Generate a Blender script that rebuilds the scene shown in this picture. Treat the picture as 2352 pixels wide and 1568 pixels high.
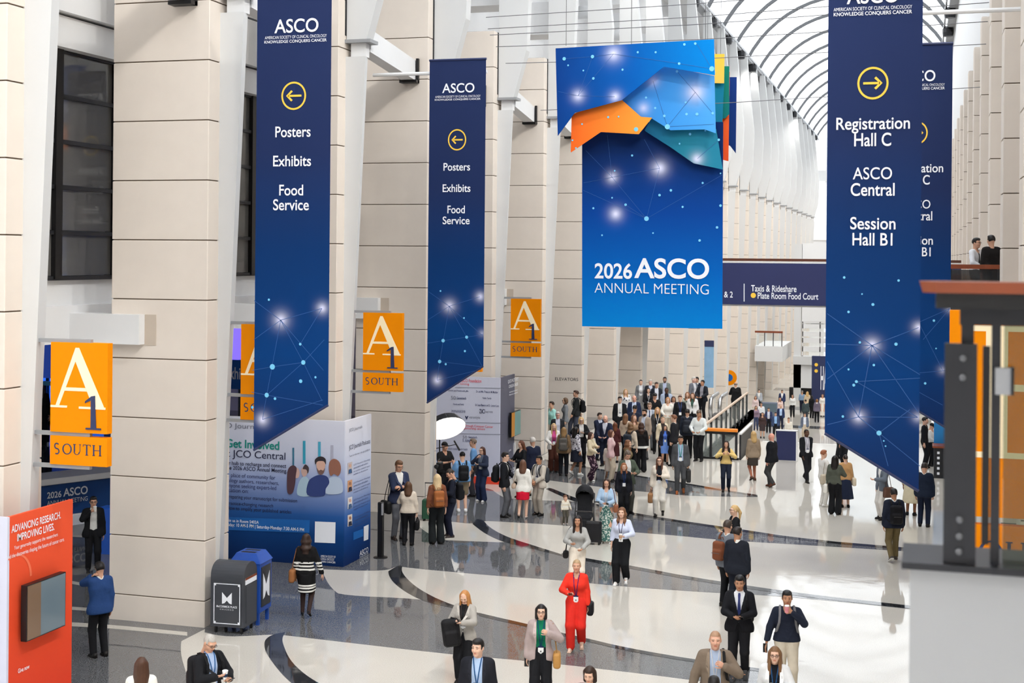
import bpy, math, random
import numpy as np
from mathutils import Vector, Matrix

random.seed(7)
rng = np.random.RandomState(7)
for o in list(bpy.data.objects):
    bpy.data.objects.remove(o)
SC = bpy.context.scene
COL = SC.collection

# ---------------------------------------------------------------- camera
FPX, CAMZ = 3188.0, 7.2                  # focal length in pixels of the 2352 frame, eye height
YAW, ROLL, HOR = math.radians(16.5), math.radians(0.5), 588.0
FWD = Vector((-math.sin(YAW), math.cos(YAW), 0))
R0 = Vector((math.cos(YAW), math.sin(YAW), 0))
UP0 = Vector((0, 0, 1))
RGT = R0 * math.cos(ROLL) + UP0 * math.sin(ROLL)
UPV = UP0 * math.cos(ROLL) - R0 * math.sin(ROLL)
CAM = Vector((0, 0, CAMZ))
cd = bpy.data.cameras.new('camera')
cam = bpy.data.objects.new('camera', cd)
COL.objects.link(cam)
M = Matrix((RGT, UPV, -FWD)).transposed().to_4x4()
M.translation = CAM
cam.matrix_world = M
cd.sensor_width = 36
cd.lens = FPX / 2352 * 36
cd.shift_y = -(784 - HOR) / 2352
cd.clip_end = 600
cd.clip_start = .1
cd.dof.use_dof = True
cd.dof.focus_distance = 34
cd.dof.aperture_fstop = 3.2
SC.camera = cam

# ---------------------------------------------------------------- light
wd = bpy.data.worlds.new('world')
SC.world = wd
wd.use_nodes = True
bgn = wd.node_tree.nodes['Background']
bgn.inputs[0].default_value = (0.94, 0.97, 1.0, 1)
bgn.inputs[1].default_value = 2.3
SC.view_settings.view_transform = 'Standard'
SC.view_settings.look = 'None'
SC.view_settings.exposure = 0.12
SC.view_settings.gamma = 1
SC.view_settings.use_curve_mapping = False
SC.cycles.max_bounces = 5
SC.cycles.diffuse_bounces = 4
SC.cycles.glossy_bounces = 2
SC.cycles.transmission_bounces = 2
SC.cycles.transparent_max_bounces = 8
SC.cycles.use_adaptive_sampling = True
SC.cycles.adaptive_threshold = .1
SC.cycles.adaptive_min_samples = 12
SC.cycles.use_denoising = True
wd.cycles.sampling_method = 'NONE'
SC.cycles.caustics_reflective = False
SC.cycles.caustics_refractive = False

# ---------------------------------------------------------------- pixel helpers (2352 x 1568 frame)
def ray(u, v):
    return FWD + RGT * ((u - 1176) / FPX) + UPV * ((HOR - v) / FPX)

def onz(u, v, z=0.0):
    r = ray(u, v)
    t = (z - CAMZ) / r.z
    return CAM + r * t

def onY(u, v, Y):
    r = ray(u, v)
    return CAM + r * (Y / r.y)

def onX(u, v, X):
    r = ray(u, v)
    return CAM + r * (X / r.x)

def project(p):
    d = Vector(p) - CAM
    z = d.dot(FWD)
    return 1176 + FPX * d.dot(RGT) / z, HOR - FPX * d.dot(UPV) / z, z

# ---------------------------------------------------------------- materials
def lin(c):
    return tuple((x / 12.92 if x <= .04045 else ((x + .055) / 1.055) ** 2.4) for x in c)

def col(c):
    if max(c) > 1.0:
        c = tuple(x / 255 for x in c)
    return (*lin(c), 1)

MATS = {}
def mat(name, c, rough=.5, metal=0, noise=0.0, nscale=8, bump=0, spec=.5, alpha=1, emit=0, trans=0, ior=1.45, coat=0):
    if name in MATS:
        return MATS[name]
    m = bpy.data.materials.new(name)
    m.use_nodes = True
    nt = m.node_tree
    b = nt.nodes['Principled BSDF']
    C = col(c)
    b.inputs['Base Color'].default_value = C
    b.inputs['Roughness'].default_value = rough
    b.inputs['Metallic'].default_value = metal
    b.inputs['Specular IOR Level'].default_value = spec
    b.inputs['IOR'].default_value = ior
    b.inputs['Coat Weight'].default_value = coat
    if trans:
        b.inputs['Transmission Weight'].default_value = trans
    if alpha < 1:
        b.inputs['Alpha'].default_value = alpha
    if emit:
        b.inputs['Emission Color'].default_value = C
        b.inputs['Emission Strength'].default_value = emit
    if noise or bump:
        tc = nt.nodes.new('ShaderNodeTexCoord')
        n = nt.nodes.new('ShaderNodeTexNoise')
        n.inputs['Scale'].default_value = nscale
        n.inputs['Detail'].default_value = 4
        nt.links.new(tc.outputs['Object'], n.inputs['Vector'])
        if noise:
            mx = nt.nodes.new('ShaderNodeMix')
            mx.data_type = 'RGBA'
            nt.links.new(n.outputs['Fac'], mx.inputs[0])
            mx.inputs[6].default_value = tuple(max(0, x * (1 - noise)) for x in C[:3]) + (1,)
            mx.inputs[7].default_value = tuple(min(1, x * (1 + noise)) for x in C[:3]) + (1,)
            nt.links.new(mx.outputs[2], b.inputs['Base Color'])
        if bump:
            bp = nt.nodes.new('ShaderNodeBump')
            bp.inputs['Strength'].default_value = bump
            bp.inputs['Distance'].default_value = .02
            nt.links.new(n.outputs['Fac'], bp.inputs['Height'])
            nt.links.new(bp.outputs[0], b.inputs['Normal'])
    MATS[name] = m
    return m

def pattern(name, c1, c2, scale=14, thr=.5):
    """two-colour printed cloth"""
    if name in MATS:
        return MATS[name]
    m = mat(name, c1, .8, spec=.2)
    nt = m.node_tree
    tc = nt.nodes.new('ShaderNodeTexCoord')
    n = nt.nodes.new('ShaderNodeTexNoise')
    n.inputs['Scale'].default_value = scale
    n.inputs['Detail'].default_value = 1
    nt.links.new(tc.outputs['Object'], n.inputs['Vector'])
    cr = nt.nodes.new('ShaderNodeValToRGB')
    cr.color_ramp.interpolation = 'CONSTANT'
    cr.color_ramp.elements[0].color = col(c1)
    cr.color_ramp.elements[1].color = col(c2)
    cr.color_ramp.elements[1].position = thr
    nt.links.new(n.outputs['Fac'], cr.inputs[0])
    nt.links.new(cr.outputs[0], nt.nodes['Principled BSDF'].inputs['Base Color'])
    return m

def cloth(c, rough=.85):
    if isinstance(c, bpy.types.Material):
        return c
    key = 'cloth_%d_%d_%d_%d' % (*[int(x) for x in c], int(rough * 100))
    return mat(key, tuple(x / 255 for x in c), rough, noise=.14, nscale=9, bump=.7, spec=.25)

def skinm(c):
    return mat('skin_%d_%d_%d' % tuple(c), tuple(x / 255 for x in c), .5, noise=.05, nscale=20, spec=.35)

def speckle(name, base, light, dark, rough, scale=90, ior=1.55):
    m = bpy.data.materials.new(name)
    m.use_nodes = True
    nt = m.node_tree
    b = nt.nodes['Principled BSDF']
    tc = nt.nodes.new('ShaderNodeTexCoord')
    n = nt.nodes.new('ShaderNodeTexNoise')
    n.inputs['Scale'].default_value = scale
    n.inputs['Detail'].default_value = 2
    n.inputs['Roughness'].default_value = .7
    nt.links.new(tc.outputs['Object'], n.inputs['Vector'])
    cr = nt.nodes.new('ShaderNodeValToRGB')
    e = cr.color_ramp.elements
    e[0].position, e[0].color = .36, col(dark)
    e[1].position, e[1].color = .50, col(base)
    x = e.new(.66)
    x.color = col(light)
    nt.links.new(n.outputs['Fac'], cr.inputs[0])
    n2 = nt.nodes.new('ShaderNodeTexNoise')
    n2.inputs['Scale'].default_value = .35
    nt.links.new(tc.outputs['Object'], n2.inputs['Vector'])
    mx = nt.nodes.new('ShaderNodeMix')
    mx.data_type = 'RGBA'
    mx.blend_type = 'MULTIPLY'
    mx.inputs[0].default_value = .25
    nt.links.new(cr.outputs[0], mx.inputs[6])
    cr2 = nt.nodes.new('ShaderNodeValToRGB')
    cr2.color_ramp.elements[0].color = (.75, .75, .75, 1)
    cr2.color_ramp.elements[0].position = .35
    cr2.color_ramp.elements[1].position = .65
    nt.links.new(n2.outputs['Fac'], cr2.inputs[0])
    nt.links.new(cr2.outputs[0], mx.inputs[7])
    nt.links.new(mx.outputs[2], b.inputs['Base Color'])
    # polished stone laid in slabs: very gentle waviness
    bp = nt.nodes.new('ShaderNodeBump')
    bp.inputs['Strength'].default_value = .035
    bp.inputs['Distance'].default_value = .05
    n3 = nt.nodes.new('ShaderNodeTexNoise')
    n3.inputs['Scale'].default_value = 1.3
    n3.inputs['Detail'].default_value = 3
    nt.links.new(tc.outputs['Object'], n3.inputs['Vector'])
    nt.links.new(n3.outputs['Fac'], bp.inputs['Height'])
    nt.links.new(bp.outputs[0], b.inputs['Normal'])
    b.inputs['Roughness'].default_value = rough
    b.inputs['IOR'].default_value = ior
    MATS[name] = m
    return m

m_terrazzo = speckle('white_terrazzo', (207, 202, 193), (215, 211, 203), (197, 192, 183), .05, 60, 1.45)
m_granite = speckle('grey_granite', (96, 98, 102), (140, 140, 140), (62, 64, 68), .04, 60)
m_black = speckle('black_granite', (44, 46, 50), (62, 64, 68), (28, 29, 32), .05, 45)
m_stone = mat('beige_stone', (227, 217, 206), .75, noise=.05, nscale=2.2, bump=.05)
m_stoned = mat('stone_joint', (120, 106, 92), .9)
m_white = mat('white_paint', (228, 229, 230), .55, noise=.02, nscale=1.5)
m_fin = mat('pale_grey_fin_paint', (214, 215, 215), .5, noise=.02, nscale=1.0)
m_rib = mat('grey_steel', (150, 152, 155), .5)
m_dark = mat('dark_metal', (42, 43, 47), .45, metal=.3, noise=.1, nscale=12)
m_blackm = mat('black_metal', (18, 18, 20), .4)
m_wood = mat('orange_wood', (132, 64, 34), .4, noise=.25, nscale=6)
m_glass = mat('clear_glass', (225, 238, 235), .03, alpha=.14, spec=.5)
m_darkglass = mat('tinted_glass', (104, 102, 99), .03, alpha=.86, spec=.7)
m_gold = mat('sign_orange', (238, 140, 0), .6, noise=.03, nscale=2, spec=.1)
m_golds = mat('sign_orange_edge', (222, 122, 14), .5)
m_cream = mat('sign_cream', (255, 238, 200), .5)
m_navy = mat('sign_navy', (42, 52, 92), .5)
m_print_white = mat('print_white', (238, 242, 250), .6)
m_print_yellow = mat('print_yellow', (250, 205, 72), .6)
m_chrome = mat('brushed_chrome', (190, 192, 195), .25, metal=.9)
m_screen = mat('screen_glass', (100, 118, 130), .08, spec=.6)
m_cable = mat('steel_cable', (110, 110, 112), .5, metal=.4)

# ---------------------------------------------------------------- mesh helpers
def link(o, parent=None, label=None, cat=None, group=None, kind=None):
    COL.objects.link(o)
    if parent is not None:
        o.parent = parent
    if label:
        o['label'] = label
    if cat:
        o['category'] = cat
    if group:
        o['group'] = group
    if kind:
        o['kind'] = kind
    return o

def mesh(name, v, f, mats, smooth=False, midx=None, uv=None):
    me = bpy.data.meshes.new(name)
    if isinstance(v, np.ndarray):
        # fast path: f is an (n, 4) array, or a tuple (loop vertex indices, loop counts)
        if isinstance(f, tuple):
            li, lt = f
        else:
            li, lt = np.asarray(f).ravel(), np.full(len(f), 4, np.int32)
        me.vertices.add(len(v))
        me.vertices.foreach_set('co', np.ascontiguousarray(v, dtype=np.float32).ravel())
        me.loops.add(len(li))
        me.loops.foreach_set('vertex_index', np.ascontiguousarray(li, dtype=np.int32))
        me.polygons.add(len(lt))
        ls = np.zeros(len(lt), np.int32)
        ls[1:] = np.cumsum(lt)[:-1]
        me.polygons.foreach_set('loop_start', ls)
        me.update(calc_edges=True)
    else:
        me.from_pydata([tuple(p) for p in v], [], [tuple(int(i) for i in q) for q in f])
    for m in (mats if isinstance(mats, (list, tuple)) else [mats]):
        me.materials.append(m)
    if midx is not None:
        me.polygons.foreach_set('material_index', np.asarray(midx, dtype=np.int32))
    if smooth:
        me.polygons.foreach_set('use_smooth', np.ones(len(me.polygons), dtype=bool))
    if uv is not None:
        l = me.uv_layers.new(name='uv')
        vi = np.empty(len(me.loops), dtype=np.int32)
        me.loops.foreach_get('vertex_index', vi)
        l.data.foreach_set('uv', np.asarray(uv, dtype=np.float32)[vi].ravel())
    me.update()
    return me

def obj(name, me, parent=None, **k):
    return link(bpy.data.objects.new(name, me), parent, **k)

def empty(name, loc=(0, 0, 0), rz=0, scale=1, parent=None, **k):
    o = bpy.data.objects.new(name, None)
    o.location = loc
    o.rotation_euler = (0, 0, rz)
    o.scale = (scale,) * 3
    o.empty_display_size = .2
    return link(o, parent, **k)

class MB:
    """collects simple shapes into one mesh"""
    def __init__(s):
        s.v, s.f, s.m = [], [], []
    def add(s, v, f, m=0):
        n = len(s.v)
        s.v += [tuple(p) for p in v]
        s.f += [tuple(i + n for i in q) for q in f]
        s.m += [m] * len(f)
        return s
    def box(s, x0, y0, z0, x1, y1, z1, m=0):
        v = [(x0, y0, z0), (x1, y0, z0), (x1, y1, z0), (x0, y1, z0), (x0, y0, z1), (x1, y0, z1), (x1, y1, z1), (x0, y1, z1)]
        return s.add(v, [(3, 2, 1, 0), (4, 5, 6, 7), (0, 1, 5, 4), (1, 2, 6, 5), (2, 3, 7, 6), (3, 0, 4, 7)], m)
    def bevbox(s, x0, y0, z0, x1, y1, z1, b, m=0):
        """box with its vertical edges and top bevelled"""
        def ring(i, z):
            return [(x0 + i + b, y0 + i, z), (x1 - i - b, y0 + i, z), (x1 - i, y0 + i + b, z), (x1 - i, y1 - i - b, z),
                    (x1 - i - b, y1 - i, z), (x0 + i + b, y1 - i, z), (x0 + i, y1 - i - b, z), (x0 + i, y0 + i + b, z)]
        v = ring(0, z0) + ring(0, z1 - b) + ring(b * .7, z1)
        f = [tuple(range(7, -1, -1))]
        for k in range(2):
            for i in range(8):
                j = (i + 1) % 8
                f.append((k * 8 + i, k * 8 + j, k * 8 + 8 + j, k * 8 + 8 + i))
        f.append(tuple(range(16, 24)))
        return s.add(v, f, m)
    def prism(s, poly, y0, y1, m=0):
        """polygon in XZ extruded along Y"""
        n = len(poly)
        a = sum(poly[i][0] * poly[(i + 1) % n][1] - poly[(i + 1) % n][0] * poly[i][1] for i in range(n))
        if a < 0:
            poly = poly[::-1]
        v = [(p[0], y0, p[1]) for p in poly] + [(p[0], y1, p[1]) for p in poly]
        f = [tuple(range(n)), tuple(range(2 * n - 1, n - 1, -1))]
        f += [(i + n, (i + 1) % n + n, (i + 1) % n, i) for i in range(n)]
        return s.add(v, f, m)
    def tube(s, pts, r, n=6, m=0, cap=True, flat=1.0):
        pts = [Vector(p) for p in pts]
        rr = r if isinstance(r, (list, tuple)) else [r] * len(pts)
        v, f = [], []
        prev = None
        for i, p in enumerate(pts):
            d = (pts[min(i + 1, len(pts) - 1)] - pts[max(i - 1, 0)]).normalized()
            if prev is None:
                a = Vector((0, 0, 1)) if abs(d.z) < .9 else Vector((1, 0, 0))
                x = d.cross(a).normalized()
            else:
                x = (prev - d * prev.dot(d)).normalized()
            prev = x
            y = d.cross(x)
            for k in range(n):
                t = 2 * math.pi * k / n
                v.append(p + x * math.cos(t) * rr[i] + y * math.sin(t) * rr[i] * flat)
        for i in range(len(pts) - 1):
            for k in range(n):
                j = (k + 1) % n
                f.append((i * n + k, i * n + j, (i + 1) * n + j, (i + 1) * n + k))
        if cap:
            f.append(tuple(range(n - 1, -1, -1)))
            f.append(tuple(range((len(pts) - 1) * n, len(pts) * n)))
        return s.add(v, f, m)
    def lathe(s, prof, n=16, c=(0, 0, 0), m=0):
        v = [(c[0] + r * math.cos(2 * math.pi * k / n), c[1] + r * math.sin(2 * math.pi * k / n), c[2] + z) for r, z in prof for k in range(n)]
        f = []
        for i in range(len(prof) - 1):
            for k in range(n):
                j = (k + 1) % n
                f.append((i * n + k, i * n + j, (i + 1) * n + j, (i + 1) * n + k))
        f.append(tuple(range(n - 1, -1, -1)))
        f.append(tuple(range((len(prof) - 1) * n, len(prof) * n)))
        return s.add(v, f, m)
    def quad(s, a, b, c, d, m=0):
        return s.add([a, b, c, d], [(0, 1, 2, 3)], m)
    def mesh(s, name, mats, smooth=False):
        return mesh(name, s.v, s.f, mats, smooth, s.m)
    def build(s, name, mats, parent=None, smooth=False, **k):
        return obj(name, s.mesh(name, mats, smooth), parent, **k)

def boxo(name, x0, y0, z0, x1, y1, z1, m, parent=None, **k):
    return MB().box(min(x0, x1), min(y0, y1), min(z0, z1), max(x0, x1), max(y0, y1), max(z0, z1)).build(name, m, parent, **k)

# ---------------------------------------------------------------- flat prints: a panel is a thin solid in its own XZ plane, seen from -Y
TEXTS = []
def panel_matrix(origin, ux):
    ux = Vector(ux).normalized()
    n = Vector((0, 0, 1)).cross(ux)          # local +Y (away from the viewer)
    m = Matrix((ux, n, Vector((0, 0, 1)))).transposed().to_4x4()
    m.translation = origin
    return m

class Panel:
    def __init__(s, root, mtx):
        s.root, s.m, s.inv = root, mtx, mtx.inverted()
    def px(s, u, v, y=0.0):
        """pixel -> local (x, z) on the panel's own face"""
        o = s.inv @ CAM
        d = s.inv.to_3x3() @ ray(u, v)
        t = (y - o.y) / d.y
        p = o + d * t
        return p.x, p.z
    def poly(s, name, pts, m, y=-.006, th=.004, parent=None):
        return MB().prism(pts, y - th, y).build(name, m, parent or s.root)
    def polypx(s, name, pts, m, y=-.006, th=.004, parent=None):
        return s.poly(name, [s.px(*p) for p in pts], m, y, th, parent)
    def text(s, txt, box, m, y=-.012, bold=0.0, name='lettering', parent=None, shear=0, keep=False):
        x0, y0, x1, y1 = box
        a, b = s.px(x0, (y0 + y1) / 2), s.px(x1, (y0 + y1) / 2)
        c, d = s.px((x0 + x1) / 2, y0), s.px((x0 + x1) / 2, y1)
        s.textm(txt, (a[0], d[1], b[0], c[1]), m, y, bold, name, parent)
    def textm(s, txt, box, m, y=-.012, bold=0.0, name='lettering', parent=None):
        cu = bpy.data.curves.new('txt', 'FONT')
        cu.body = txt
        cu.offset = bold
        cu.resolution_u = 6
        o = bpy.data.objects.new('txt', cu)
        COL.objects.link(o)
        TEXTS.append((o, parent or s.root, box, y, m, name))

def flush_texts():
    dg = bpy.context.evaluated_depsgraph_get()
    for o, par, box, y, m, name in TEXTS:
        me = bpy.data.meshes.new_from_object(o.evaluated_get(dg))
        n = len(me.vertices)
        v = np.empty(n * 3, dtype=np.float32)
        me.vertices.foreach_get('co', v)
        v = v.reshape(-1, 3)
        if n:
            lo, hi = v.min(0), v.max(0)
            w, h = max(hi[0] - lo[0], 1e-4), max(hi[1] - lo[1], 1e-4)
            q = np.zeros_like(v)
            q[:, 0] = box[0] + (v[:, 0] - lo[0]) / w * (box[2] - box[0])
            q[:, 2] = box[1] + (v[:, 1] - lo[1]) / h * (box[3] - box[1])
            q[:, 1] = y
            me.vertices.foreach_set('co', q.ravel())
        me.materials.clear()
        me.materials.append(m)
        me.update()
        me.name = name
        obj(name, me, par)
        cu = o.data
        bpy.data.objects.remove(o)
        bpy.data.curves.remove(cu)

def print_mat(name, stops, glows=(), vertical=True, rough=.55, gcol=(225, 228, 255)):
    """printed gradient (stops in metres along v) with printed star bursts at (u, v, r, strength), uv in metres"""
    m = bpy.data.materials.new(name)
    m.use_nodes = True
    nt = m.node_tree
    N, L = nt.nodes, nt.links
    b = N['Principled BSDF']
    b.inputs['Roughness'].default_value = rough
    b.inputs['Specular IOR Level'].default_value = .08
    uv = N.new('ShaderNodeUVMap')
    uv.uv_map = 'uv'
    sp = N.new('ShaderNodeSeparateXYZ')
    L.new(uv.outputs[0], sp.inputs[0])
    lo, hi = stops[0][0], stops[-1][0]
    mr = N.new('ShaderNodeMapRange')
    mr.inputs[1].default_value, mr.inputs[2].default_value = lo, hi
    L.new(sp.outputs[1 if vertical else 0], mr.inputs[0])
    cr = N.new('ShaderNodeValToRGB')
    e = cr.color_ramp.elements
    for i, (p, c) in enumerate(stops):
        t = (p - lo) / (hi - lo)
        el = e[i] if i < 2 and i < len(e) else e.new(t)
        el.position = t
        el.color = col(c)
    L.new(mr.outputs[0], cr.inputs[0])
    out = cr.outputs[0]
    acc = None
    for (gu, gv, r, st) in glows:
        dn = N.new('ShaderNodeVectorMath')
        dn.operation = 'DISTANCE'
        L.new(uv.outputs[0], dn.inputs[0])
        dn.inputs[1].default_value = (gu, gv, 0)
        a = N.new('ShaderNodeMath'); a.operation = 'DIVIDE'; a.inputs[1].default_value = r
        L.new(dn.outputs['Value'], a.inputs[0])
        p = N.new('ShaderNodeMath'); p.operation = 'POWER'; p.inputs[1].default_value = 1.35
        L.new(a.outputs[0], p.inputs[0])
        q = N.new('ShaderNodeMath'); q.operation = 'MULTIPLY'; q.inputs[1].default_value = -1.6
        L.new(p.outputs[0], q.inputs[0])
        x = N.new('ShaderNodeMath'); x.operation = 'EXPONENT'
        L.new(q.outputs[0], x.inputs[0])
        y = N.new('ShaderNodeMath'); y.operation = 'MULTIPLY'; y.inputs[1].default_value = st
        L.new(x.outputs[0], y.inputs[0])
        if acc is None:
            acc = y.outputs[0]
        else:
            s = N.new('ShaderNodeMath'); s.operation = 'ADD'
            L.new(acc, s.inputs[0]); L.new(y.outputs[0], s.inputs[1])
            acc = s.outputs[0]
    if acc is not None:
        cl = N.new('ShaderNodeMath'); cl.operation = 'MINIMUM'; cl.inputs[1].default_value = 1
        L.new(acc, cl.inputs[0])
        mx = N.new('ShaderNodeMix'); mx.data_type = 'RGBA'
        L.new(cl.outputs[0], mx.inputs[0])
        L.new(out, mx.inputs[6])
        mx.inputs[7].default_value = col(gcol)
        out = mx.outputs[2]
    L.new(out, b.inputs['Base Color'])
    return m

def sheet(name, pts, m, parent=None, y0=0.0, y1=.012, back=None, **k):
    """thin solid panel from an XZ outline, uv = local metres"""
    mb = MB().prism(pts, y0, y1)
    uv = [(p[0], p[2]) for p in mb.v]
    me = mesh(name, mb.v, mb.f, [m] + ([back] if back else []), uv=uv)
    return obj(name, me, parent, **k)
# ================================================================ STRUCTURE
PX0, PX1, PSP, PY0, PDEP = -15.3, -13.2, 6.14, 17.8, .95
XR = 1.6
NP = 26
def pierY(k):
    return PY0 + PSP * k

# ---- floors
floor = (MB().box(-46, 4, -.4, 3.8, 49.8, 0).box(-46, 49.8, -.4, -7.65, 66.5, 0).box(-6.0, 49.8, -.4, 3.8, 55.2, 0)
         .build('floor', m_terrazzo, kind='structure', label='polished white terrazzo concourse floor with granite bands'))
lower = MB().box(-20, 49, -5.2, 8, 186, -4.8).build('floor_lower', m_terrazzo, kind='structure', label='lower concourse floor in the far distance')
m_jet = mat('floor_edge_paint', (225, 225, 222), .5)
boxo('trim_1', -6.0, 55.2, -.9, 3.8, 55.35, 0.0, m_jet, kind='structure', label='white slab edge where the upper floor ends')
boxo('trim_2', -7.8, 49.8, -.9, -7.65, 66.5, 0.0, m_jet, kind='structure', label='white slab edge beside the stair well')

def soften(pts, it=2):
    """round the gentle corners of a traced outline, keep the sharp ones"""
    for _ in range(it):
        out = []
        n = len(pts)
        for i in range(n):
            p0, p1, p2 = pts[i - 1], pts[i], pts[(i + 1) % n]
            a1, a2 = math.atan2(p1[1] - p0[1], p1[0] - p0[0]), math.atan2(p2[1] - p1[1], p2[0] - p1[0])
            t = abs((a2 - a1 + math.pi) % (2 * math.pi) - math.pi)
            if .02 < t < .95:
                out += [(p1[0] * .75 + p0[0] * .25, p1[1] * .75 + p0[1] * .25), (p1[0] * .75 + p2[0] * .25, p1[1] * .75 + p2[1] * .25)]
            else:
                out.append(p1)
        pts = out
    return pts

def inlay(name, pts, m, z, close=None):
    pts = soften(pts)
    w = [onz(u, v, 0) for u, v in pts]
    n = len(w)
    a = sum(w[i].x * w[(i + 1) % n].y - w[(i + 1) % n].x * w[i].y for i in range(n))
    if a < 0:
        w = w[::-1]
    v = [(p.x, p.y, z) for p in w] + [(p.x, p.y, -.01) for p in w]
    f = [tuple(range(n))] + [(i + n, (i + 1) % n + n, (i + 1) % n, i) for i in range(n)]
    return obj(name, mesh(name, v, f, m), floor)

def stripe(pts, wpx, m, z):
    """inlaid strip along a pixel polyline, a few pixels wide"""
    up = [(u, v - wpx / 2) for u, v in pts]
    dn = [(u, v + wpx / 2) for u, v in pts][::-1]
    return inlay('granite_strip', up + dn, m, z)

MB().box(-46, 17.0, -.01, -13.15, 66.4, .0015).build('granite_field', m_granite, floor)
inlay('granite_field', [(-150, 1568), (-150, 1445), (150, 1440), (245, 1446), (420, 1458), (415, 1478), (416, 1508), (428, 1545), (440, 1600), (-150, 1640)], m_granite, .0025)
inlay('granite_band', [(470, 1452), (520, 1463), (632, 1456), (658, 1459), (1030, 1502), (1173, 1514), (1289, 1525), (1501, 1550), (1640, 1568), (1760, 1580), (1760, 1541),
                       (1600, 1519), (1436, 1491), (1342, 1468), (1285, 1456), (1209, 1436), (1150, 1423), (1100, 1411), (1030, 1392), (985, 1383), (965, 1375), (783, 1367),
                       (766, 1355), (750, 1335), (738, 1305), (520, 1292), (487, 1290)], m_granite, .003)
inlay('granite_band', [(738, 1307), (885, 1312), (915, 1298), (926, 1303), (1150, 1323), (1289, 1332), (1444, 1348), (1656, 1362), (1720, 1364), (1898, 1378), (2105, 1400),
                       (2105, 1394), (1844, 1366), (1721, 1348), (1583, 1328), (1452, 1303), (1342, 1285), (1289, 1274), (1190, 1243), (1162, 1246), (1041, 1241), (1015, 1240),
                       (992, 1231), (960, 1208), (945, 1195), (870, 1190), (853, 1190), (760, 1270)], m_granite, .0035)
inlay('granite_band', [(945, 1195), (985, 1193), (1041, 1198), (1085, 1203), (1110, 1195), (1174, 1199), (1297, 1206), (1444, 1221), (1558, 1230), (1656, 1240), (1844, 1251), (2150, 1270),
                       (2150, 1264), (1844, 1238), (1721, 1220), (1542, 1194), (1444, 1178), (1330, 1152), (1278, 1150), (1164, 1146), (1142, 1134), (1125, 1120), (1000, 1108), (930, 1165)], m_granite, .004)
inlay('granite_band', [(1251, 1056), (1300, 1066), (1400, 1082), (1453, 1092), (1532, 1104), (1599, 1115), (1666, 1127), (1740, 1137), (1740, 1141), (1660, 1140), (1572, 1138), (1532, 1133),
                       (1453, 1127), (1380, 1118), (1300, 1108), (1240, 1100), (1180, 1095), (1180, 1053)], m_granite, .0045)
inlay('granite_arc', [(632, 1455), (612, 1465), (606, 1478), (611, 1500), (640, 1540), (668, 1568), (700, 1590), (770, 1590), (730, 1568), (695, 1545), (665, 1515), (650, 1480), (648, 1465), (655, 1452)], m_black, .005)
inlay('granite_arc', [(915, 1298), (892, 1312), (893, 1322), (905, 1340), (940, 1365), (985, 1385), (1030, 1394), (1100, 1412), (1100, 1408), (1020, 1383), (965, 1355), (935, 1330), (922, 1312), (924, 1300)], m_black, .0055)
inlay('granite_arc', [(1095, 1192), (1085, 1203), (1114, 1226), (1162, 1247), (1195, 1253), (1290, 1277), (1290, 1273), (1195, 1243), (1165, 1233), (1135, 1218), (1118, 1205), (1110, 1194)], m_black, .006)
inlay('granite_arc', [(1254, 1123), (1290, 1140), (1330, 1156), (1440, 1182), (1444, 1177), (1335, 1148), (1300, 1135), (1262, 1119)], m_black, .0065)
stripe([(1100, 1411), (1150, 1423), (1209, 1436), (1285, 1456), (1342, 1468), (1436, 1491), (1600, 1519), (1760, 1541)], 7, m_black, .007)
stripe([(1290, 1274), (1342, 1285), (1452, 1303), (1583, 1328), (1721, 1349), (1844, 1367), (2105, 1396)], 7, m_black, .0072)
stripe([(1444, 1178), (1542, 1195), (1721, 1221), (1844, 1240), (2150, 1266)], 5, m_black, .0074)
stripe([(1251, 1056), (1300, 1066), (1400, 1082), (1453, 1092), (1532, 1104), (1599, 1115), (1666, 1127), (1740, 1138)], 3, m_black, .0076)
stripe([(120, 1431), (245, 1438), (430, 1456)], 8, m_terrazzo, .0078)
stripe([(140, 1333), (245, 1352)], 6, m_terrazzo, .0078)
stripe([(140, 1395), (245, 1402)], 6, m_terrazzo, .0079)
stripe([(60, 1225), (245, 1234)], 4, m_terrazzo, .0079)
# lower level bands
for y, w in ((100, 1.6), (112, 2.5), (128, 2.5), (146, 3)):
    MB().box(-13, y, -4.81, 3, y + w, -4.797).build('granite_band', m_granite, lower)

# ---- piers of stacked stone blocks
wall_left = empty('wall_left', (-14.2, 23.8, 0), kind='structure', label='left concourse wall of beige stone piers with white tapering fins')
wall_right = empty('wall_right', (2.6, 36, 0), kind='structure', label='right concourse wall of beige stone piers')
COURSE, Z0 = 1.158, .52
def block_mesh(h):
    return MB().bevbox(0, 0, 0, PX1 - PX0, PDEP, h, .012).mesh('stone_block', m_stone)
bm_full, bm_base = block_mesh(COURSE - .024), block_mesh(Z0 - .024)
def pier(par, x, y, low, top=14.4):
    zb = -4.8 if low else 0
    p = boxo('pier', x + .025 - par.location.x, y + .025 - par.location.y, zb, x + 2.075 - par.location.x, y + PDEP - .025 - par.location.y, top, m_stoned, par)
    zs = []
    if low:
        z = Z0
        while z > -4.8:
            z -= COURSE
            zs.append(z)
    else:
        b = obj('stone_block', bm_base, p)
        b.location = (x - par.location.x, y - par.location.y, 0)
    z = Z0
    while z < top - .3:
        zs.append(z)
        z += COURSE
    for z in zs:
        b = obj('stone_block', bm_full, p)
        b.location = (x - par.location.x, y - par.location.y, z)
    return p
for k in range(NP):
    y = pierY(k)
    pier(wall_left, PX0, y, y > 66)
for k in range(1, NP):
    y = PY0 + .9 + PSP * k
    pier(wall_right, XR, y, y > 55)
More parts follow.
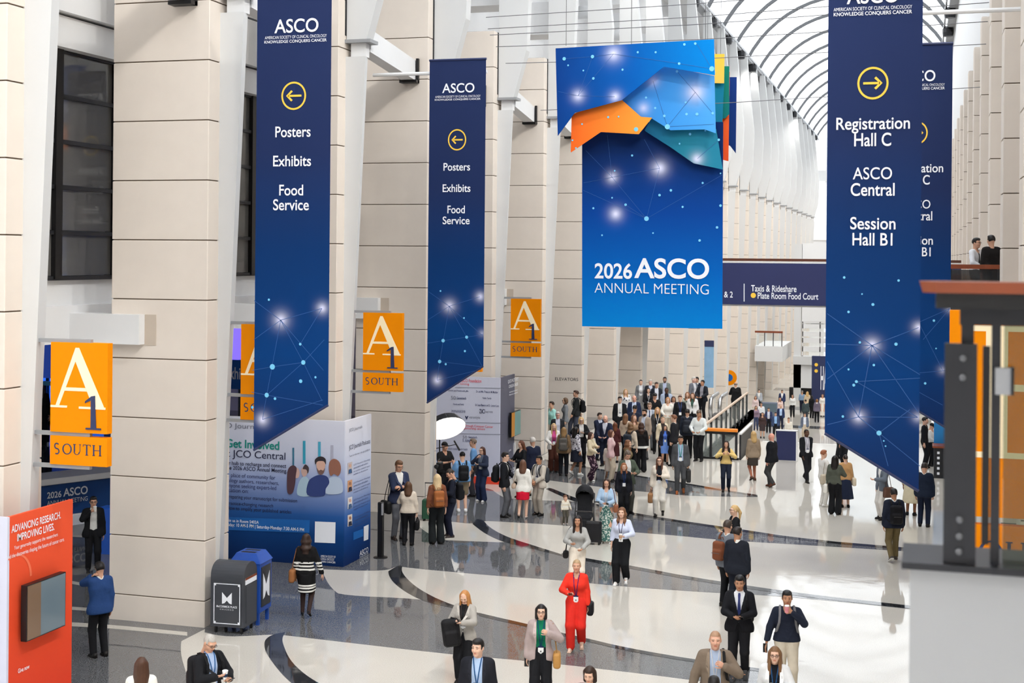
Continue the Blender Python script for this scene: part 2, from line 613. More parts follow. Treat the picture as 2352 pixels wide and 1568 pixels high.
# ---- white fins on the hall side of each left pier
def fin(y, zb):
    lx, ly = wall_left.location.x, wall_left.location.y
    prof = [(-13.3, zb), (-13.17, zb), (-12.69, 11.9), (-13.3, 11.9)]
    vf = [(a - lx, y + .42 - ly, b) for a, b in prof] + [(a - lx - (.07 if a > -13.19 else 0), y + .72 - ly, b) for a, b in prof]
    MB().add(vf, [(0, 1, 2, 3), (7, 6, 5, 4), (4, 5, 1, 0), (5, 6, 2, 1), (6, 7, 3, 2), (7, 4, 0, 3)]).build('fin', m_fin, wall_left)
    up = [(-13.18, 12.25), (-12.68, 12.25), (-12.25, 13.8), (-12.15, 16.5), (-12.75, 22.4), (-13.18, 22.4)]
    MB().prism([(a - lx, b) for a, b in up], y + .42 - ly, y + .8 - ly).build('upper_fin', m_fin, wall_left)
    MB().box(-13.1 - lx, y + .5 - ly, 11.9, -12.72 - lx, y + .72 - ly, 12.25).build('fin_bracket', m_white, wall_left)
    MB().box(-13.25 - lx, y + .35 - ly, 12.22, -12.55 - lx, y + .85 - ly, 12.3).build('fin_cap_plate', m_rib, wall_left)
    # strut running back from the fin to the next pier
    ya, yb = y + .8 - ly, y + PSP - .02 - ly
    q = [(-13.05 - lx, ya), (-12.72 - lx, ya), (-13.55 - lx, yb), (-13.95 - lx, yb)]
    st = MB().add([(a, b, 12.05) for a, b in q] + [(a, b, 12.6) for a, b in q], [(3, 2, 1, 0), (4, 5, 6, 7), (0, 1, 5, 4), (1, 2, 6, 5), (2, 3, 7, 6), (3, 0, 4, 7)])
    s = st.build('strut', m_white, wall_left)
    MB().box(-13.95 - lx, yb - .25, 11.97, -13.45 - lx, yb, 12.05).box(-13.52 - lx, yb - .1, 11.97, -13.45 - lx, yb, 12.65).build('strut_plate', m_blackm, s)
    MB().box(-13.26 - lx, y + .36 - ly, 12.4, -13.19 - lx, y + .5 - ly, 14.4).build('downpipe', m_dark, wall_left)
for k in range(NP):
    fin(pierY(k), 0 if pierY(k) < 66 else -4.8)

# ---- white wall above the piers, beams, eaves
lx, ly = wall_left.location.x, wall_left.location.y
MB().box(-15.6 - lx, -15 - ly, 14.4, -15.2 - lx, 180 - ly, 22.8).build('upper_wall', m_white, wall_left)
for k in range(1, NP):
    y = pierY(k)
    b = MB().box(-15.2 - lx, y + 1.0 - ly, 15.4, -13.0 - lx, y + 2.2 - ly, 16.6)
    b.box(-15.2 - lx, y + 1.2 - ly, 18.7, -13.3 - lx, y + 3.4 - ly, 20.2)
    b.build('duct_box', m_white, wall_left)
    b = MB().tube([(-14.3 - lx, y + 2.9 - ly, 17.6), (-13.6 - lx, y + 2.9 - ly, 17.6), (-13.4 - lx, y + 2.9 - ly, 17.3), (-13.4 - lx, y + 2.9 - ly, 16.4)], .28, 10)
    b.build('duct_elbow', m_white, wall_left, smooth=True)
MB().box(XR + .3 - 2.6, -15 - 36, 14.4, XR + .7 - 2.6, 180 - 36, 22.8).build('upper_wall', m_white, wall_right)

MB().box(3.75 - 2.6, -15 - 36, -5, 4.05 - 2.6, 186 - 36, 14.5).build('rear_wall', m_stone, wall_right)
MB().box(XR + .3 - 2.6, -15 - 36, 14.2, 4.05 - 2.6, 186 - 36, 14.5).build('ledge', m_white, wall_right)
MB().box(-15.6 - lx, -15 - ly, -5, -15.2 - lx, 12 - ly, 14.5).build('near_wall', m_stone, wall_left)
MB().box(-15.6 - lx, -15 - ly, 22.8, -13.35 - lx, 184 - ly, 23.0).build('eave_soffit', m_white, wall_left)
# ---- barrel vault skylight: grey ribs with translucent panels
m_sky = bpy.data.materials.new('translucent_skylight')
m_sky.use_nodes = True
nt = m_sky.node_tree
nt.nodes.clear()
om = nt.nodes.new('ShaderNodeOutputMaterial')
ms = nt.nodes.new('ShaderNodeMixShader')
tl = nt.nodes.new('ShaderNodeBsdfTranslucent')
tl.inputs[0].default_value = (.93, .94, .95, 1)
tp = nt.nodes.new('ShaderNodeBsdfTransparent')
tp.inputs[0].default_value = (.96, .97, .98, 1)
ms.inputs[0].default_value = .6
nt.links.new(tl.outputs[0], ms.inputs[1])
nt.links.new(tp.outputs[0], ms.inputs[2])
nt.links.new(ms.outputs[0], om.inputs[0])
m_vrib = mat('vault_rib_grey', (92, 94, 97), .6)
ceiling = empty('ceiling', (-6, 100, 22.8), kind='structure', label='white barrel vaulted skylight with curved grey ribs')
VX0, VX1, VZ, ANG = -13.5, 1.9, 22.8, math.radians(64)
VC, VR = (VX0 + VX1) / 2, (VX1 - VX0) / 2 / math.sin(ANG)
def arc(r, n=20):
    return [(VC + r * math.sin(-ANG + 2 * ANG * i / n), VZ + r * math.cos(-ANG + 2 * ANG * i / n) - VR * math.cos(ANG)) for i in range(n + 1)]
def vault_strip(r0, r1, y0, y1):
    a, b = arc(r0), arc(r1)
    poly = a + b[::-1]
    mb = MB()
    n = len(a)
    for i in range(n - 1):
        q = [a[i], a[i + 1], b[i + 1], b[i]]
        v = [(p[0] + 6, y0 - 100, p[1] - 22.8) for p in q] + [(p[0] + 6, y1 - 100, p[1] - 22.8) for p in q]
        mb.add(v, [(0, 3, 2, 1), (4, 5, 6, 7), (0, 1, 5, 4), (2, 3, 7, 6)])
    return mb
VY0, VSP, NV = -14.4, 7.3, 27
for i in range(NV + 1):
    y = VY0 + VSP * i
    vault_strip(VR - .24, VR - .02, y - .12, y + .12).build('rib', m_vrib, ceiling)
    if i < NV:
        v, f = [], []
        a = arc(VR, 20)
        for p in a:
            v += [(p[0] + 6, y - 100, p[1] - 22.8), (p[0] + 6, y + VSP - 100, p[1] - 22.8)]
        f = [(2 * j, 2 * j + 1, 2 * j + 3, 2 * j + 2) for j in range(len(a) - 1)]
        obj('skylight_panel', mesh('skylight_panel', v, f, m_sky, smooth=True), ceiling)
        # dark fixtures along the left eave; right row added to hold fill spots
        for fx_, tx_, dy_, pw_, an_ in ((VX0 + .45, -3.0, 6, 700, 100), (VX1 - .45, -13.5, 14, 4600, 75)):
            MB().lathe([(.3, -.35), (.36, -.1), (.36, .15), (.2, .3)], 10, (fx_ + 6, y - 100 + .6, -.55)).build('eave_fixture', m_dark, ceiling)
            # fill spot added at each fixture to brighten walls and floor
            ld = bpy.data.lights.new('eave_fill_spot', 'SPOT')
            ld.energy, ld.spot_size, ld.spot_blend, ld.shadow_soft_size, ld.color = pw_, math.radians(an_), .8, .35, (1, .97, .92)
            lo_b = bpy.data.objects.new('eave_fill_spot', ld)
            COL.objects.link(lo_b)
            at_ = Vector((fx_, y + .6, VZ - 1.0))
            lo_b.location = at_
            lo_b.rotation_euler = (Vector((tx_, y + dy_, 3 if an_ < 90 else 0)) - at_).to_track_quat('-Z', 'Y').to_euler()
for x in (VX0, VX1 - .5):
    MB().box(x + 6, VY0 - 100, -.35, x + .5 + 6, VY0 + VSP * NV - 100, .1).build('eave_beam', m_rib, ceiling)
    MB().tube([(x + .7 + 6 if x < 0 else x - .2 + 6, VY0 - 100, -.3), (x + .7 + 6 if x < 0 else x - .2 + 6, VY0 + VSP * NV - 100, -.3)], .07, 6).build('eave_pipe', m_chrome, ceiling)

boxo('wall_back', -46, -15.4, -5, 8, -15, 28, m_white, kind='structure', label='back wall of the hall behind the viewer')
# ---- end wall of glazing
m_dimglass = mat('dimmed_glass', (225, 232, 236), .2, alpha=.62, spec=.4)  # end glazing made partly opaque to dim the sky behind it
YE = VY0 + VSP * NV + .4
wall_far = empty('wall_far', (-6, YE, 0), kind='structure', label='far end wall of white framed glazing')
def farbox(name, x0, z0, x1, z1, d0, d1, m):
    return MB().box(x0 + 6, d0, z0, x1 + 6, d1, z1).build(name, m, wall_far)
farbox('wall_panel', -20, -4.8, -12.2, 12, 0, .4, m_white)
farbox('wall_panel', -20, 3.6, 4, 5.3, 0, .5, m_fin)
farbox('wall_panel', -20, -4.0 + 2.6, 4, 2.8, 0, .5, m_white)
farbox('wall_panel', -20, 9.6, 4, 10.6, -.2, .4, m_white)
farbox('wall_panel', -20, 17.2, 4, 18.6, -.2, .4, m_fin)
farbox('door_opening', -12, -4.8, -2, -1.5, .6, 1.0, m_blackm)
farbox('door_side', -2, -4.8, 4, -1.4, 0, .4, m_white)
x = -12.2
while x < 3.5:
    farbox('mullion', x, 5.3, x + .16, 23, .05, .3, m_white)
    x += 1.9
z = 6.6
while z < 23:
    farbox('transom', -12.2, z, 3.6, z + .14, .06, .28, m_white)
    z += 1.25
farbox('glazing', -12.2, 5.3, 3.6, 27.5, .14, .18, m_dimglass)

# ---- projecting glazed block on the lower level
fy = 119.0
fx = onY(1822, 800, fy).x
blk = empty('wall_far_block', (fx, fy, -4.8), kind='structure', label='white glazed block with a dark doorway at the far end of the lower floor')
def bb(name, u0, v0, u1, v1, d0, d1, m):
    a_, b_ = onY(u0, v1, fy), onY(u1, v0, fy)
    return MB().box(a_.x - fx, d0, a_.z + 4.8, b_.x - fx, d1, b_.z + 4.8).build(name, m, blk)
bb('side_pier', 1822, 560, 1842, 921, 0, .6, m_fin)
bb('wall_panel', 1822, 829, 2140, 890, 0, .5, m_white)
bb('ledge', 1822, 826, 2140, 836, -.3, .5, m_fin)
bb('doorway', 1812, 892, 1882, 920, .25, .6, m_blackm)
bb('door_side', 1882, 890, 2140, 921, 0, .5, m_white)
bb('head_panel', 1842, 700, 2140, 738, 0, .5, m_white)
bb('glazing', 1842, 738, 2140, 828, .12, .16, m_glass)
bb('infill', 1842, 560, 2140, 700, .1, .5, m_white)
for u in (1842, 1882, 1922, 1962):
    bb('mullion', u, 738, u + 3, 828, .02, .2, m_white)
for v in (738, 750, 768, 783, 803, 824):
    bb('transom', 1842, v, 2140, v + 4, .02, .2, m_white)

# ---- arcade behind the left piers: side hall, spandrels, curtain wall
arcade = empty('wall_side_hall', (-20, 30, 0), kind='structure', label='white spandrels and glazed gallery behind the left piers')
def arcb(name, x0, y0, z0, x1, y1, z1, m):
    return MB().box(x0 + 20, y0 - 30, z0, x1 + 20, y1 - 30, z1).build(name, m, arcade)
arcb('spandrel', -16.6, 12, 5.42, -16.1, 57.5, 6.15, m_white)
arcb('spandrel', -16.5, 12, 6.15, -16.25, 57.5, 6.68, m_white)
arcb('gallery_slab', -46, 12, 5.42, -16.6, 57.5, 6.2, m_white)
arcb('soffit_beam', -16.8, 12, 11.15, -15.9, 57.5, 11.75, m_white)
arcb('soffit_beam', -16.8, 12, 11.8, -15.75, 57.5, 12.9, m_white)
arcb('soffit_beam', -16.8, 12, 12.95, -15.75, 57.5, 14.4, m_fin)
arcb('gallery_roof', -46, 12, 12.2, -16.8, 57.5, 12.5, m_white)
arcb('gallery_back', -24.5, 12, 6.2, -24.2, 57.5, 12.2, mat('gallery_back_grey', (120, 122, 126), .6))
arcb('side_hall_back', -46.3, 12, 0, -46, 60, 6, mat('hall_back_blue', (24, 40, 92), .6, noise=.3, nscale=.4))
arcb('side_hall_end', -46, 57.5, 0, -15.4, 57.9, 12.5, m_stone)
arcb('walkway_back', -19.9, 57.9, -4.8, -19.5, 180, 14.4, m_stone)
arcb('walkway_slab', -19.5, 66.5, -1.15, -15.5, 150, 0, m_white)
ym = onX(126, 400, -16.2).y
mb_m, panes = [], []
wn = 0
for k in range(4):
    wn += 1
    ya = ym - 2.05 + PSP * k
    wroot = empty('window_%d' % wn, (-16.2, ya, 6.68), kind='structure', label='dark framed gallery glazing behind the piers, bay %d from the left' % wn)
    for j in range(3):
        MB().box(-.14, 2.05 * j - .1, 0, .1, 2.05 * j + .12, 4.47).build('mullion', m_blackm, wroot)
        for i in range(5):
            z0 = i * .89
            boxo('pane', -.03, 2.05 * j + .12, z0 + .06, .0, 2.05 * j + 1.95, z0 + .89, m_darkglass, wroot)
    for i in range(6):
        MB().box(-.1, -.1, i * .89 - .03, .06, 6.05, i * .89 + .05).build('transom', m_dark, wroot)
m_recess_shade = mat('stone_recess_shade', (196, 183, 168), .8)  # darker stone colour stands in for shade in the beam recess
# white beam ends set into each pier
for k in range(6):
    y = pierY(k)
    arcb('beam_end', -17.2, y - .22, 5.42, -14.55, y + .3, 6.0, m_white)
    arcb('recess_shade_plate', -14.55, y - .012, 5.40, -14.3, y + .2, 6.0, m_recess_shade)
# walkway guard: glass and posts between the piers beyond the stair
wg = empty('glass_guard', (-15.5, 66.5, 0), label='long glass guard with dark posts along the raised walkway behind the far piers', cat='railing')
for k in range(8, 20):
    y = pierY(k) + 1.0 - 66.5
    MB().box(-.02, y, .08, .02, y + 5.1, 1.05).build('pane', m_glass, wg)
    for q in (1.2, 1.9, 4.4):
        MB().box(-.06, y + q, -.1, .06, y + q + .14, 1.15).build('post', m_dark, wg)
MB().tube([(0, 0, 1.15), (0, 83, 1.15)], .05, 6).build('handrail', m_wood, wg)

# ---- projecting far balcony
fb = empty('balcony', (-12.1, 115, 0), label='small white far balcony with glass front and orange handrail', cat='balcony')
MB().box(-1.1, 0, -1.25, 1.15, 8, 0).build('fascia', m_white, fb)
for i in range(3):
    MB().box(-1.0 + .7 * i, .03, .05, -.36 + .7 * i, .06, 1.1).build('pane', m_glass, fb)
    MB().box(-.34 + .7 * i, 0, .0, -.28 + .7 * i, .1, 1.12).build('post', m_dark, fb)
MB().box(-1.1, -.05, 1.1, 1.15, .15, 1.25).build('handrail', m_wood, fb)

# ---- footbridge across the hall with a navy sign band
BY = 64.0
br = empty('footbridge', (-6, BY, 5), label='footbridge across the hall with a navy directional sign band', cat='bridge')
MB().box(-9.5, 0, .0, 7.6, 2.6, 1.0).build('deck', m_white, br)
bp_band = MB().box(-9.5, -.12, 0.08, 7.6, -.02, 1.98).build('sign_band', mat('bridge_navy', (38, 46, 92), .55, noise=.06, nscale=1), br)
MB().box(-9.5, -.1, 2.0, 7.6, .02, 2.05).build('light_strip', m_white, br)
MB().box(-9.5, -.12, 2.07, 7.6, .12, 2.19).build('handrail', mat('dark_wood', (92, 52, 36), .4), br)
MB().box(-9.5, 2.5, 1.0, 7.6, 2.56, 2.1).build('rear_glass', m_glass, br)
bpan = Panel(br, panel_matrix(Vector((-6, BY - .12, 5)), (1, 0, 0)))
bpan2 = bpan
def btext(t, box, b=0.0):
    bpan.text(t, box, m_print_white, y=-.13, bold=b)
bpan = Panel(br, panel_matrix(Vector((-6, BY, 5)), (1, 0, 0)))
btext('Taxis & Rideshare', (1726, 655, 1830, 670), .012)
btext('Plate Room Food Court', (1741, 672, 1880, 687), .012)
btext('& 2', (1664, 669, 1684, 683), .012)
bpan.poly('divider', [bpan.px(1709, 651), bpan.px(1711, 651), bpan.px(1711, 692), bpan.px(1709, 692)], m_print_white, y=-.13)
cx, cz = bpan.px(1731, 678)
bpan.poly('food_icon', [(cx + .12 * math.cos(t * .4488), cz + .12 * math.sin(t * .4488)) for t in range(14)], m_print_yellow, y=-.13)

# ---- cables strung across the hall
for i, (y, z0, z1) in enumerate(((38, 14.05, 14.5), (38.2, 13.75, 14.15), (38.4, 13.6, 13.95), (39, 13.35, 13.55), (40, 13.0, 13.1), (44, 12.0, 12.4))):
    MB().tube([(-12.1, y, z0), (-6, y, (z0 + z1) / 2 - .1), (XR, y, z1)], .011, 5).build('cable', m_cable, label='thin steel cable strung across the hall below the vault', cat='cable', group='cables across the hall')

# ---- well guard railing with orange cap beside the crowd
gd = empty('stair_guard', (-7.65, 49.8, 0), label='stair well guard with black posts, glass and a long sloping-looking pale handrail beside the crowd', cat='railing')
gx = onz(1692, 1058, 0).x + 7.65
for i in range(11):
    y = i * 1.38
    MB().box(-.04, y, -.12, .04, y + .09, 1.0).bevbox(-.07, y - .03, .0, .07, y + .12, .1, .01).build('post', m_dark, gd)
    if i < 10:
        MB().box(-.012, y + .12, .1, .012, y + 1.36, .95).build('pane', m_glass, gd)
MB().tube([(0, 0, 1.05), (0, 14.1, 1.05)], .055, 8).build('handrail', mat('pale_wood', (214, 190, 168), .4), gd)
MB().bevbox(-.25, -.14, 1.0, gx, .1, 1.1, .02).build('cap_rail', mat('bright_orange_wood', (240, 140, 40), .4, noise=.1, nscale=5), gd)
MB().box(-.2, -.06, .9, gx, .05, .99).build('sub_rail', m_dark, gd)
for i in range(4):
    xx = -.05 + i * gx / 3
    MB().box(xx - .04, -.05, 0, xx + .04, .04, .92).build('post', m_dark, gd)
    if i < 3:
        MB().box(xx + .05, -.012, .08, xx + gx / 3 - .05, .012, .9).build('pane', m_glass, gd)
MB().box(-.2, -.08, 0, gx + .05, .06, .07).build('kick_plate', m_blackm, gd)
MB().box(gx + .06, 0, 0, gx + .12, 3.4, .9).build('side_panel', m_dark, gd)
MB().box(gx + .04, 0, .9, gx + .14, 3.4, .95).build('side_rail', m_white, gd)
# escalator heads
for i, (u, lab) in enumerate(((1636, 'left'), (1657, 'right'))):
    p = onz(u, 962, 0)
    es = empty('escalator_head', p, label='chrome and glass escalator end behind the crowd, the %s one of two' % lab, cat='escalator', group='escalator ends')
    mb = MB()
    pts = [(.0, 0, 0), (0, -.45, .1), (0, -.62, .5), (0, -.5, .9), (0, 0, 1.0), (0, 1.6, 1.0)]
    MB().tube(pts, .09, 8).build('handrail', m_chrome, es, smooth=True)
    MB().box(-.02, -.5, .1, .02, 1.6, .95).build('pane', m_glass, es)
    MB().box(-.12, -.4, 0, .12, 1.6, .12).build('skirt', m_dark, es)

# ---- right hand balcony
rb = empty('balcony_ledge', (0.2, 33.4, 6), label='side balcony ledge with dark glass guard and wooden rail at the right wall', cat='balcony')
MB().box(0, .1, -.5, 4.5, 5, 0).build('slab', m_white, rb)
MB().box(0, .02, -.1, 1.5, .08, .98).build('pane', mat('smoked_glass', (40, 44, 48), .05, alpha=.75), rb)
MB().box(0, -.05, 1.0, 1.55, .15, 1.1).build('handrail', m_wood, rb)
for xx in (.35, 1.42):
    MB().box(xx, 0, -.2, xx + .08, .12, 1.0).build('post', m_dark, rb)

# ---- near parapet and guard at the right edge of the frame
GY = 5.5
m_tint = bpy.data.materials.new('green_tinted_glass')
m_tint.use_nodes = True
nt = m_tint.node_tree
nt.nodes.remove(nt.nodes['Principled BSDF'])
tp = nt.nodes.new('ShaderNodeBsdfTransparent')
tp.inputs[0].default_value = (.60, .64, .58, 1)
gl = nt.nodes.new('ShaderNodeBsdfGlossy')
gl.inputs['Roughness'].default_value = .03
fn = nt.nodes.new('ShaderNodeFresnel')
ms = nt.nodes.new('ShaderNodeMixShader')
nt.links.new(fn.outputs[0], ms.inputs[0])
nt.links.new(tp.outputs[0], ms.inputs[1])
nt.links.new(gl.outputs[0], ms.inputs[2])
nt.links.new(ms.outputs[0], nt.nodes['Material Output'].inputs[0])
pl = onY(2090, 1300, GY)
m_parapet = mat('grey_parapet_paint', (164, 166, 168), .5, noise=.02, nscale=1)
wn_ = boxo('wall_near_parapet', pl.x, GY, 2.0, pl.x + 1.24 * .36, GY + .3, 6.03, m_parapet, kind='structure', label='white balcony parapet in the near right corner')
boxo('wall_near_parapet_side', pl.x + 1.25 * .36, GY, 2.0, 2.6, GY + .3, 6.03, m_parapet, kind='structure', label='white balcony parapet panel at the right frame edge')
ng = empty('near_guard', (pl.x, GY, 6.03), label='blurred dark steel and glass guard with wooden handrail in the right foreground', cat='railing')
def gp(u, v, y=0):
    p = onY(u, v, GY + y)
    return p.x - pl.x, p.z - 6.03
def gbox(name, u0, v0, u1, v1, y0, y1, m):
    a, b = gp(u0, v1, y0), gp(u1, v0, y0)
    return MB().box(a[0], y0, a[1], b[0], y1, b[1]).build(name, m, ng)
MB().box(-.03, -.04, 0, 2.6, .34, .025).build('base_plate', m_dark, ng)
gbox('post_plate', 2166, 790, 2245, 1292, -.01, .02, m_dark)
gbox('upright', 2208, 700, 2238, 800, .03, .06, m_dark)
gbox('upright', 2274, 700, 2300, 1300, .03, .07, m_dark)
gbox('upright', 2254, 795, 2275, 1250, .04, .06, m_blackm)
gbox('sub_rail', 2205, 706, 2700, 746, .02, .06, m_dark)
gbox('clamp', 2286, 846, 2326, 906, -.01, .03, m_rib)
gbox('clamp_jaw', 2322, 844, 2330, 908, -.02, .04, m_blackm)
gbox('pane', 2302, 748, 2750, 1296, .045, .06, m_tint)
a, b = gp(2112, 645), gp(2700, 660)
MB().add([(a[0], -.05, a[1]), (a[0] + .055, -.12, a[1]), (2.6, -.12, a[1]), (2.6, .14, a[1]), (a[0] + .055, .14, a[1]), (a[0], .06, a[1]),
          (a[0] + .012, -.05, a[1] - .042), (a[0] + .06, -.115, a[1] - .042), (2.6, -.115, a[1] - .042), (2.6, .135, a[1] - .042), (a[0] + .06, .135, a[1] - .042), (a[0] + .012, .06, a[1] - .042)],
         [(0, 1, 2, 3, 4, 5), (11, 10, 9, 8, 7, 6), (0, 6, 7, 1), (1, 7, 8, 2), (2, 8, 9, 3), (3, 9, 10, 4), (4, 10, 11, 5), (5, 11, 6, 0)]).build('handrail', m_wood, ng)
MB().box(a[0] + .06, -.09, a[1] - .1, 2.6, .11, a[1] - .043).build('rail_channel', m_blackm, ng)
for u, v in ((2212, 822), (2211, 866), (2204, 1192), (2203, 1230), (2202, 1265)):
    c = gp(u, v)
    o = MB().lathe([(.013, 0), (.013, .012), (.006, .018)], 10).build('bolt', mat('bolt_grey', (104, 106, 110), .4, metal=.3), ng)
    o.rotation_euler = (math.radians(90), 0, 0)
    o.location = (c[0], -.01, c[1])
# ================================================================ HANGING BANNERS
m_line = mat('print_network_blue', (44, 92, 158), .6)
m_dot = mat('print_dot_cyan', (120, 205, 245), .6)
def network(P, dots, lines, y=-.006, lw=.0045, parent=None):
    mb = MB()
    for a, b in lines:
        (x0, z0), (x1, z1) = P.px(*a), P.px(*b)
        d = Vector((x1 - x0, z1 - z0))
        if d.length < 1e-4:
            continue
        n = Vector((-d.y, d.x)).normalized() * lw
        mb.add([(x0 - n.x, y, z0 - n.y), (x1 - n.x, y, z1 - n.y), (x1 + n.x, y, z1 + n.y), (x0 + n.x, y, z0 + n.y)], [(0, 1, 2, 3)])
    if lines:
        mb.build('printed_lines', m_line, parent or P.root, kind='stuff')
    mb = MB()
    for u, v, r in dots:
        x, z = P.px(u, v)
        x2, _ = P.px(u + r, v)
        r = abs(x2 - x)
        mb.add([(x + r * math.cos(t * .6283), y - .002, z + r * math.sin(t * .6283)) for t in range(10)], [tuple(range(10))])
    if dots:
        mb.build('printed_dots', m_dot, parent or P.root, kind='stuff')

def ring(P, cu, cv, ru, rv, left=True, mm=None):
    x, z = P.px(cu, cv)
    rx = P.px(cu + ru, cv)[0] - x
    rz = P.px(cu, cv - rv)[1] - z
    n, mb = 32, MB()
    w = .13
    for k in range(n):
        t0, t1 = 2 * math.pi * k / n, 2 * math.pi * (k + 1) / n
        q = [(x + rx * f * math.cos(t), -.008, z + rz * f * math.sin(t)) for f, t in ((1 - w, t0), (1, t0), (1, t1), (1 - w, t1))]
        mb.add(q, [(0, 1, 2, 3)])
    mb.build('arrow_ring', m_print_yellow, P.root)
    s = -1 if left else 1
    a = MB()
    a.add([(x - s * .62 * rx, -.008, z - .07 * rz), (x + s * .45 * rx, -.008, z - .07 * rz), (x + s * .45 * rx, -.008, z + .07 * rz), (x - s * .62 * rx, -.008, z + .07 * rz)], [(0, 1, 2, 3) if s > 0 else (3, 2, 1, 0)])
    for g in (1, -1):
        p = [(x + s * .62 * rx, z), (x + s * .2 * rx, z + g * .40 * rz), (x + s * .08 * rx, z + g * .30 * rz), (x + s * .42 * rx, z)]
        if (g * s) < 0:
            p = p[::-1]
        a.add([(q[0], -.008, q[1]) for q in p], [(0, 1, 2, 3)])
    a.build('arrow', m_print_yellow, P.root)
    return x, z, rx, rz

NAVY_STOPS = lambda z0, z1: [(z0, (22, 46, 96)), (z0 + (z1 - z0) * .2, (8, 60, 122)), (z0 + (z1 - z0) * .42, (14, 52, 106)), (z0 + (z1 - z0) * .62, (34, 48, 90)), (z1, (40, 52, 92))]
def hang_banner(Y, ul, ur, vmid, bl, brp, ztop, glows, label):
    xl, xr = onY(ul, vmid, Y).x, onY(ur, vmid, Y).x
    zl, zr = onY(*bl, Y).z, onY(*brp, Y).z
    o = Vector(((xl + xr) / 2, Y, min(zl, zr)))
    root = empty('hanging_banner', o, label=label, cat='banner', group='navy wayfinding banners')
    P = Panel(root, panel_matrix(o, (1, 0, 0)))
    w = (xr - xl) / 2
    z0 = o.z
    out = [(-w, zl - z0), (w, zr - z0), (w, ztop - z0), (-w, ztop - z0)]
    G = []
    for u, v, r, st in glows:
        x, z = P.px(u, v)
        G.append((x, z, r * .0062, st))
    m = print_mat('banner_print', NAVY_STOPS(0, ztop - z0), G)
    sheet('fabric', out, m, root)
    # hem sleeves with the bars that hold the fabric
    MB().tube([(-w - .01, .006, ztop - z0), (w + .01, .006, ztop - z0)], .03, 8).build('top_bar', m_navy, root)
    MB().tube([(-w, .006, zl - z0), (w, .006, zr - z0)], .022, 8).build('bottom_bar', m_navy, root)
    return root, P, w, ztop - z0

ZT = onY(1050, 137, 32.4).z
T1 = [('ASCO', (631, 43, 732, 75), .012), ('AMERICAN SOCIETY OF CLINICAL ONCOLOGY', (609, 81, 751, 88), 0), ('KNOWLEDGE CONQUERS CANCER', (608, 91, 751, 99), .012),
      ('Posters', (633, 290, 714, 315), .012), ('Exhibits', (628, 357, 715, 382), .012), ('Food', (642, 424, 697, 449), .012), ('Service', (628, 457, 710, 483), .012)]
r1, P1, w1, h1 = hang_banner(23.1, 587, 757, 500, (573, 1033), (743, 930), ZT + .35, [(645, 735, 24, 1.15), (740, 708, 18, 1), (603, 963, 20, 1.1)], 'near navy wayfinding banner on the left reading Posters, Exhibits, Food Service')
for t, b, bo in T1:
    P1.text(t, b, m_print_white, bold=bo)
ring(P1, 675, 220, 28.5, 32.5, True)
network(P1, [(618, 688, 2.5), (697, 832, 5), (626, 842, 6), (691, 875, 4), (613, 907, 5), (632, 915, 3), (690, 790, 3), (580, 935, 3), (725, 866, 2.5)],
        [((645, 735), (740, 708)), ((645, 735), (584, 690)), ((645, 735), (697, 832)), ((645, 735), (743, 850)), ((645, 735), (583, 780)), ((626, 842), (697, 832)), ((613, 907), (697, 832)), ((603, 963), (742, 918)),
         ((603, 963), (613, 907)), ((645, 735), (613, 907)), ((697, 832), (740, 920)), ((697, 832), (745, 780)), ((626, 842), (580, 850)), ((740, 708), (690, 790)), ((613, 907), (578, 900)), ((613, 907), (742, 930))])
T2 = [('ASCO', (1016, 191, 1090, 213), .012), ('AMERICAN SOCIETY OF CLINICAL ONCOLOGY', (1000, 219, 1104, 224), 0), ('KNOWLEDGE CONQUERS CANCER', (999, 226, 1104, 231), .012),
      ('Posters', (1019, 374, 1080, 392), .012), ('Exhibits', (1017, 423, 1081, 441), .012), ('Food', (1028, 472, 1068, 490), .012), ('Service', (1017, 497, 1079, 515), .012)]
r2, P2, w2, h2 = hang_banner(32.4, 984, 1113, 500, (979, 925), (1108, 841), ZT, [(1032, 703, 26, 1.15), (1103, 681, 20, 1), (1004, 873, 22, 1.1), (1107, 765, 16, .5)], 'farther navy wayfinding banner on the left reading Posters, Exhibits, Food Service')
for t, b, bo in T2:
    P2.text(t, b, m_print_white, bold=bo)
ring(P2, 1050, 321, 21, 24.5, True)
network(P2, [(1012, 668, 2), (1072, 774, 3.5), (1018, 782, 4), (1068, 806, 2.5), (1010, 830, 4), (1024, 836, 2.5), (1066, 730, 2)],
        [((1032, 703), (1103, 681)), ((1032, 703), (985, 670)), ((1032, 703), (1072, 774)), ((1032, 703), (1108, 770)), ((1032, 703), (982, 735)), ((1018, 782), (1072, 774)), ((1032, 703), (1010, 830)), ((1072, 774), (1107, 840)),
         ((1010, 830), (1107, 842)), ((1004, 873), (1105, 848)), ((1018, 782), (982, 788)), ((1072, 774), (1110, 768)), ((1004, 873), (1010, 830))])
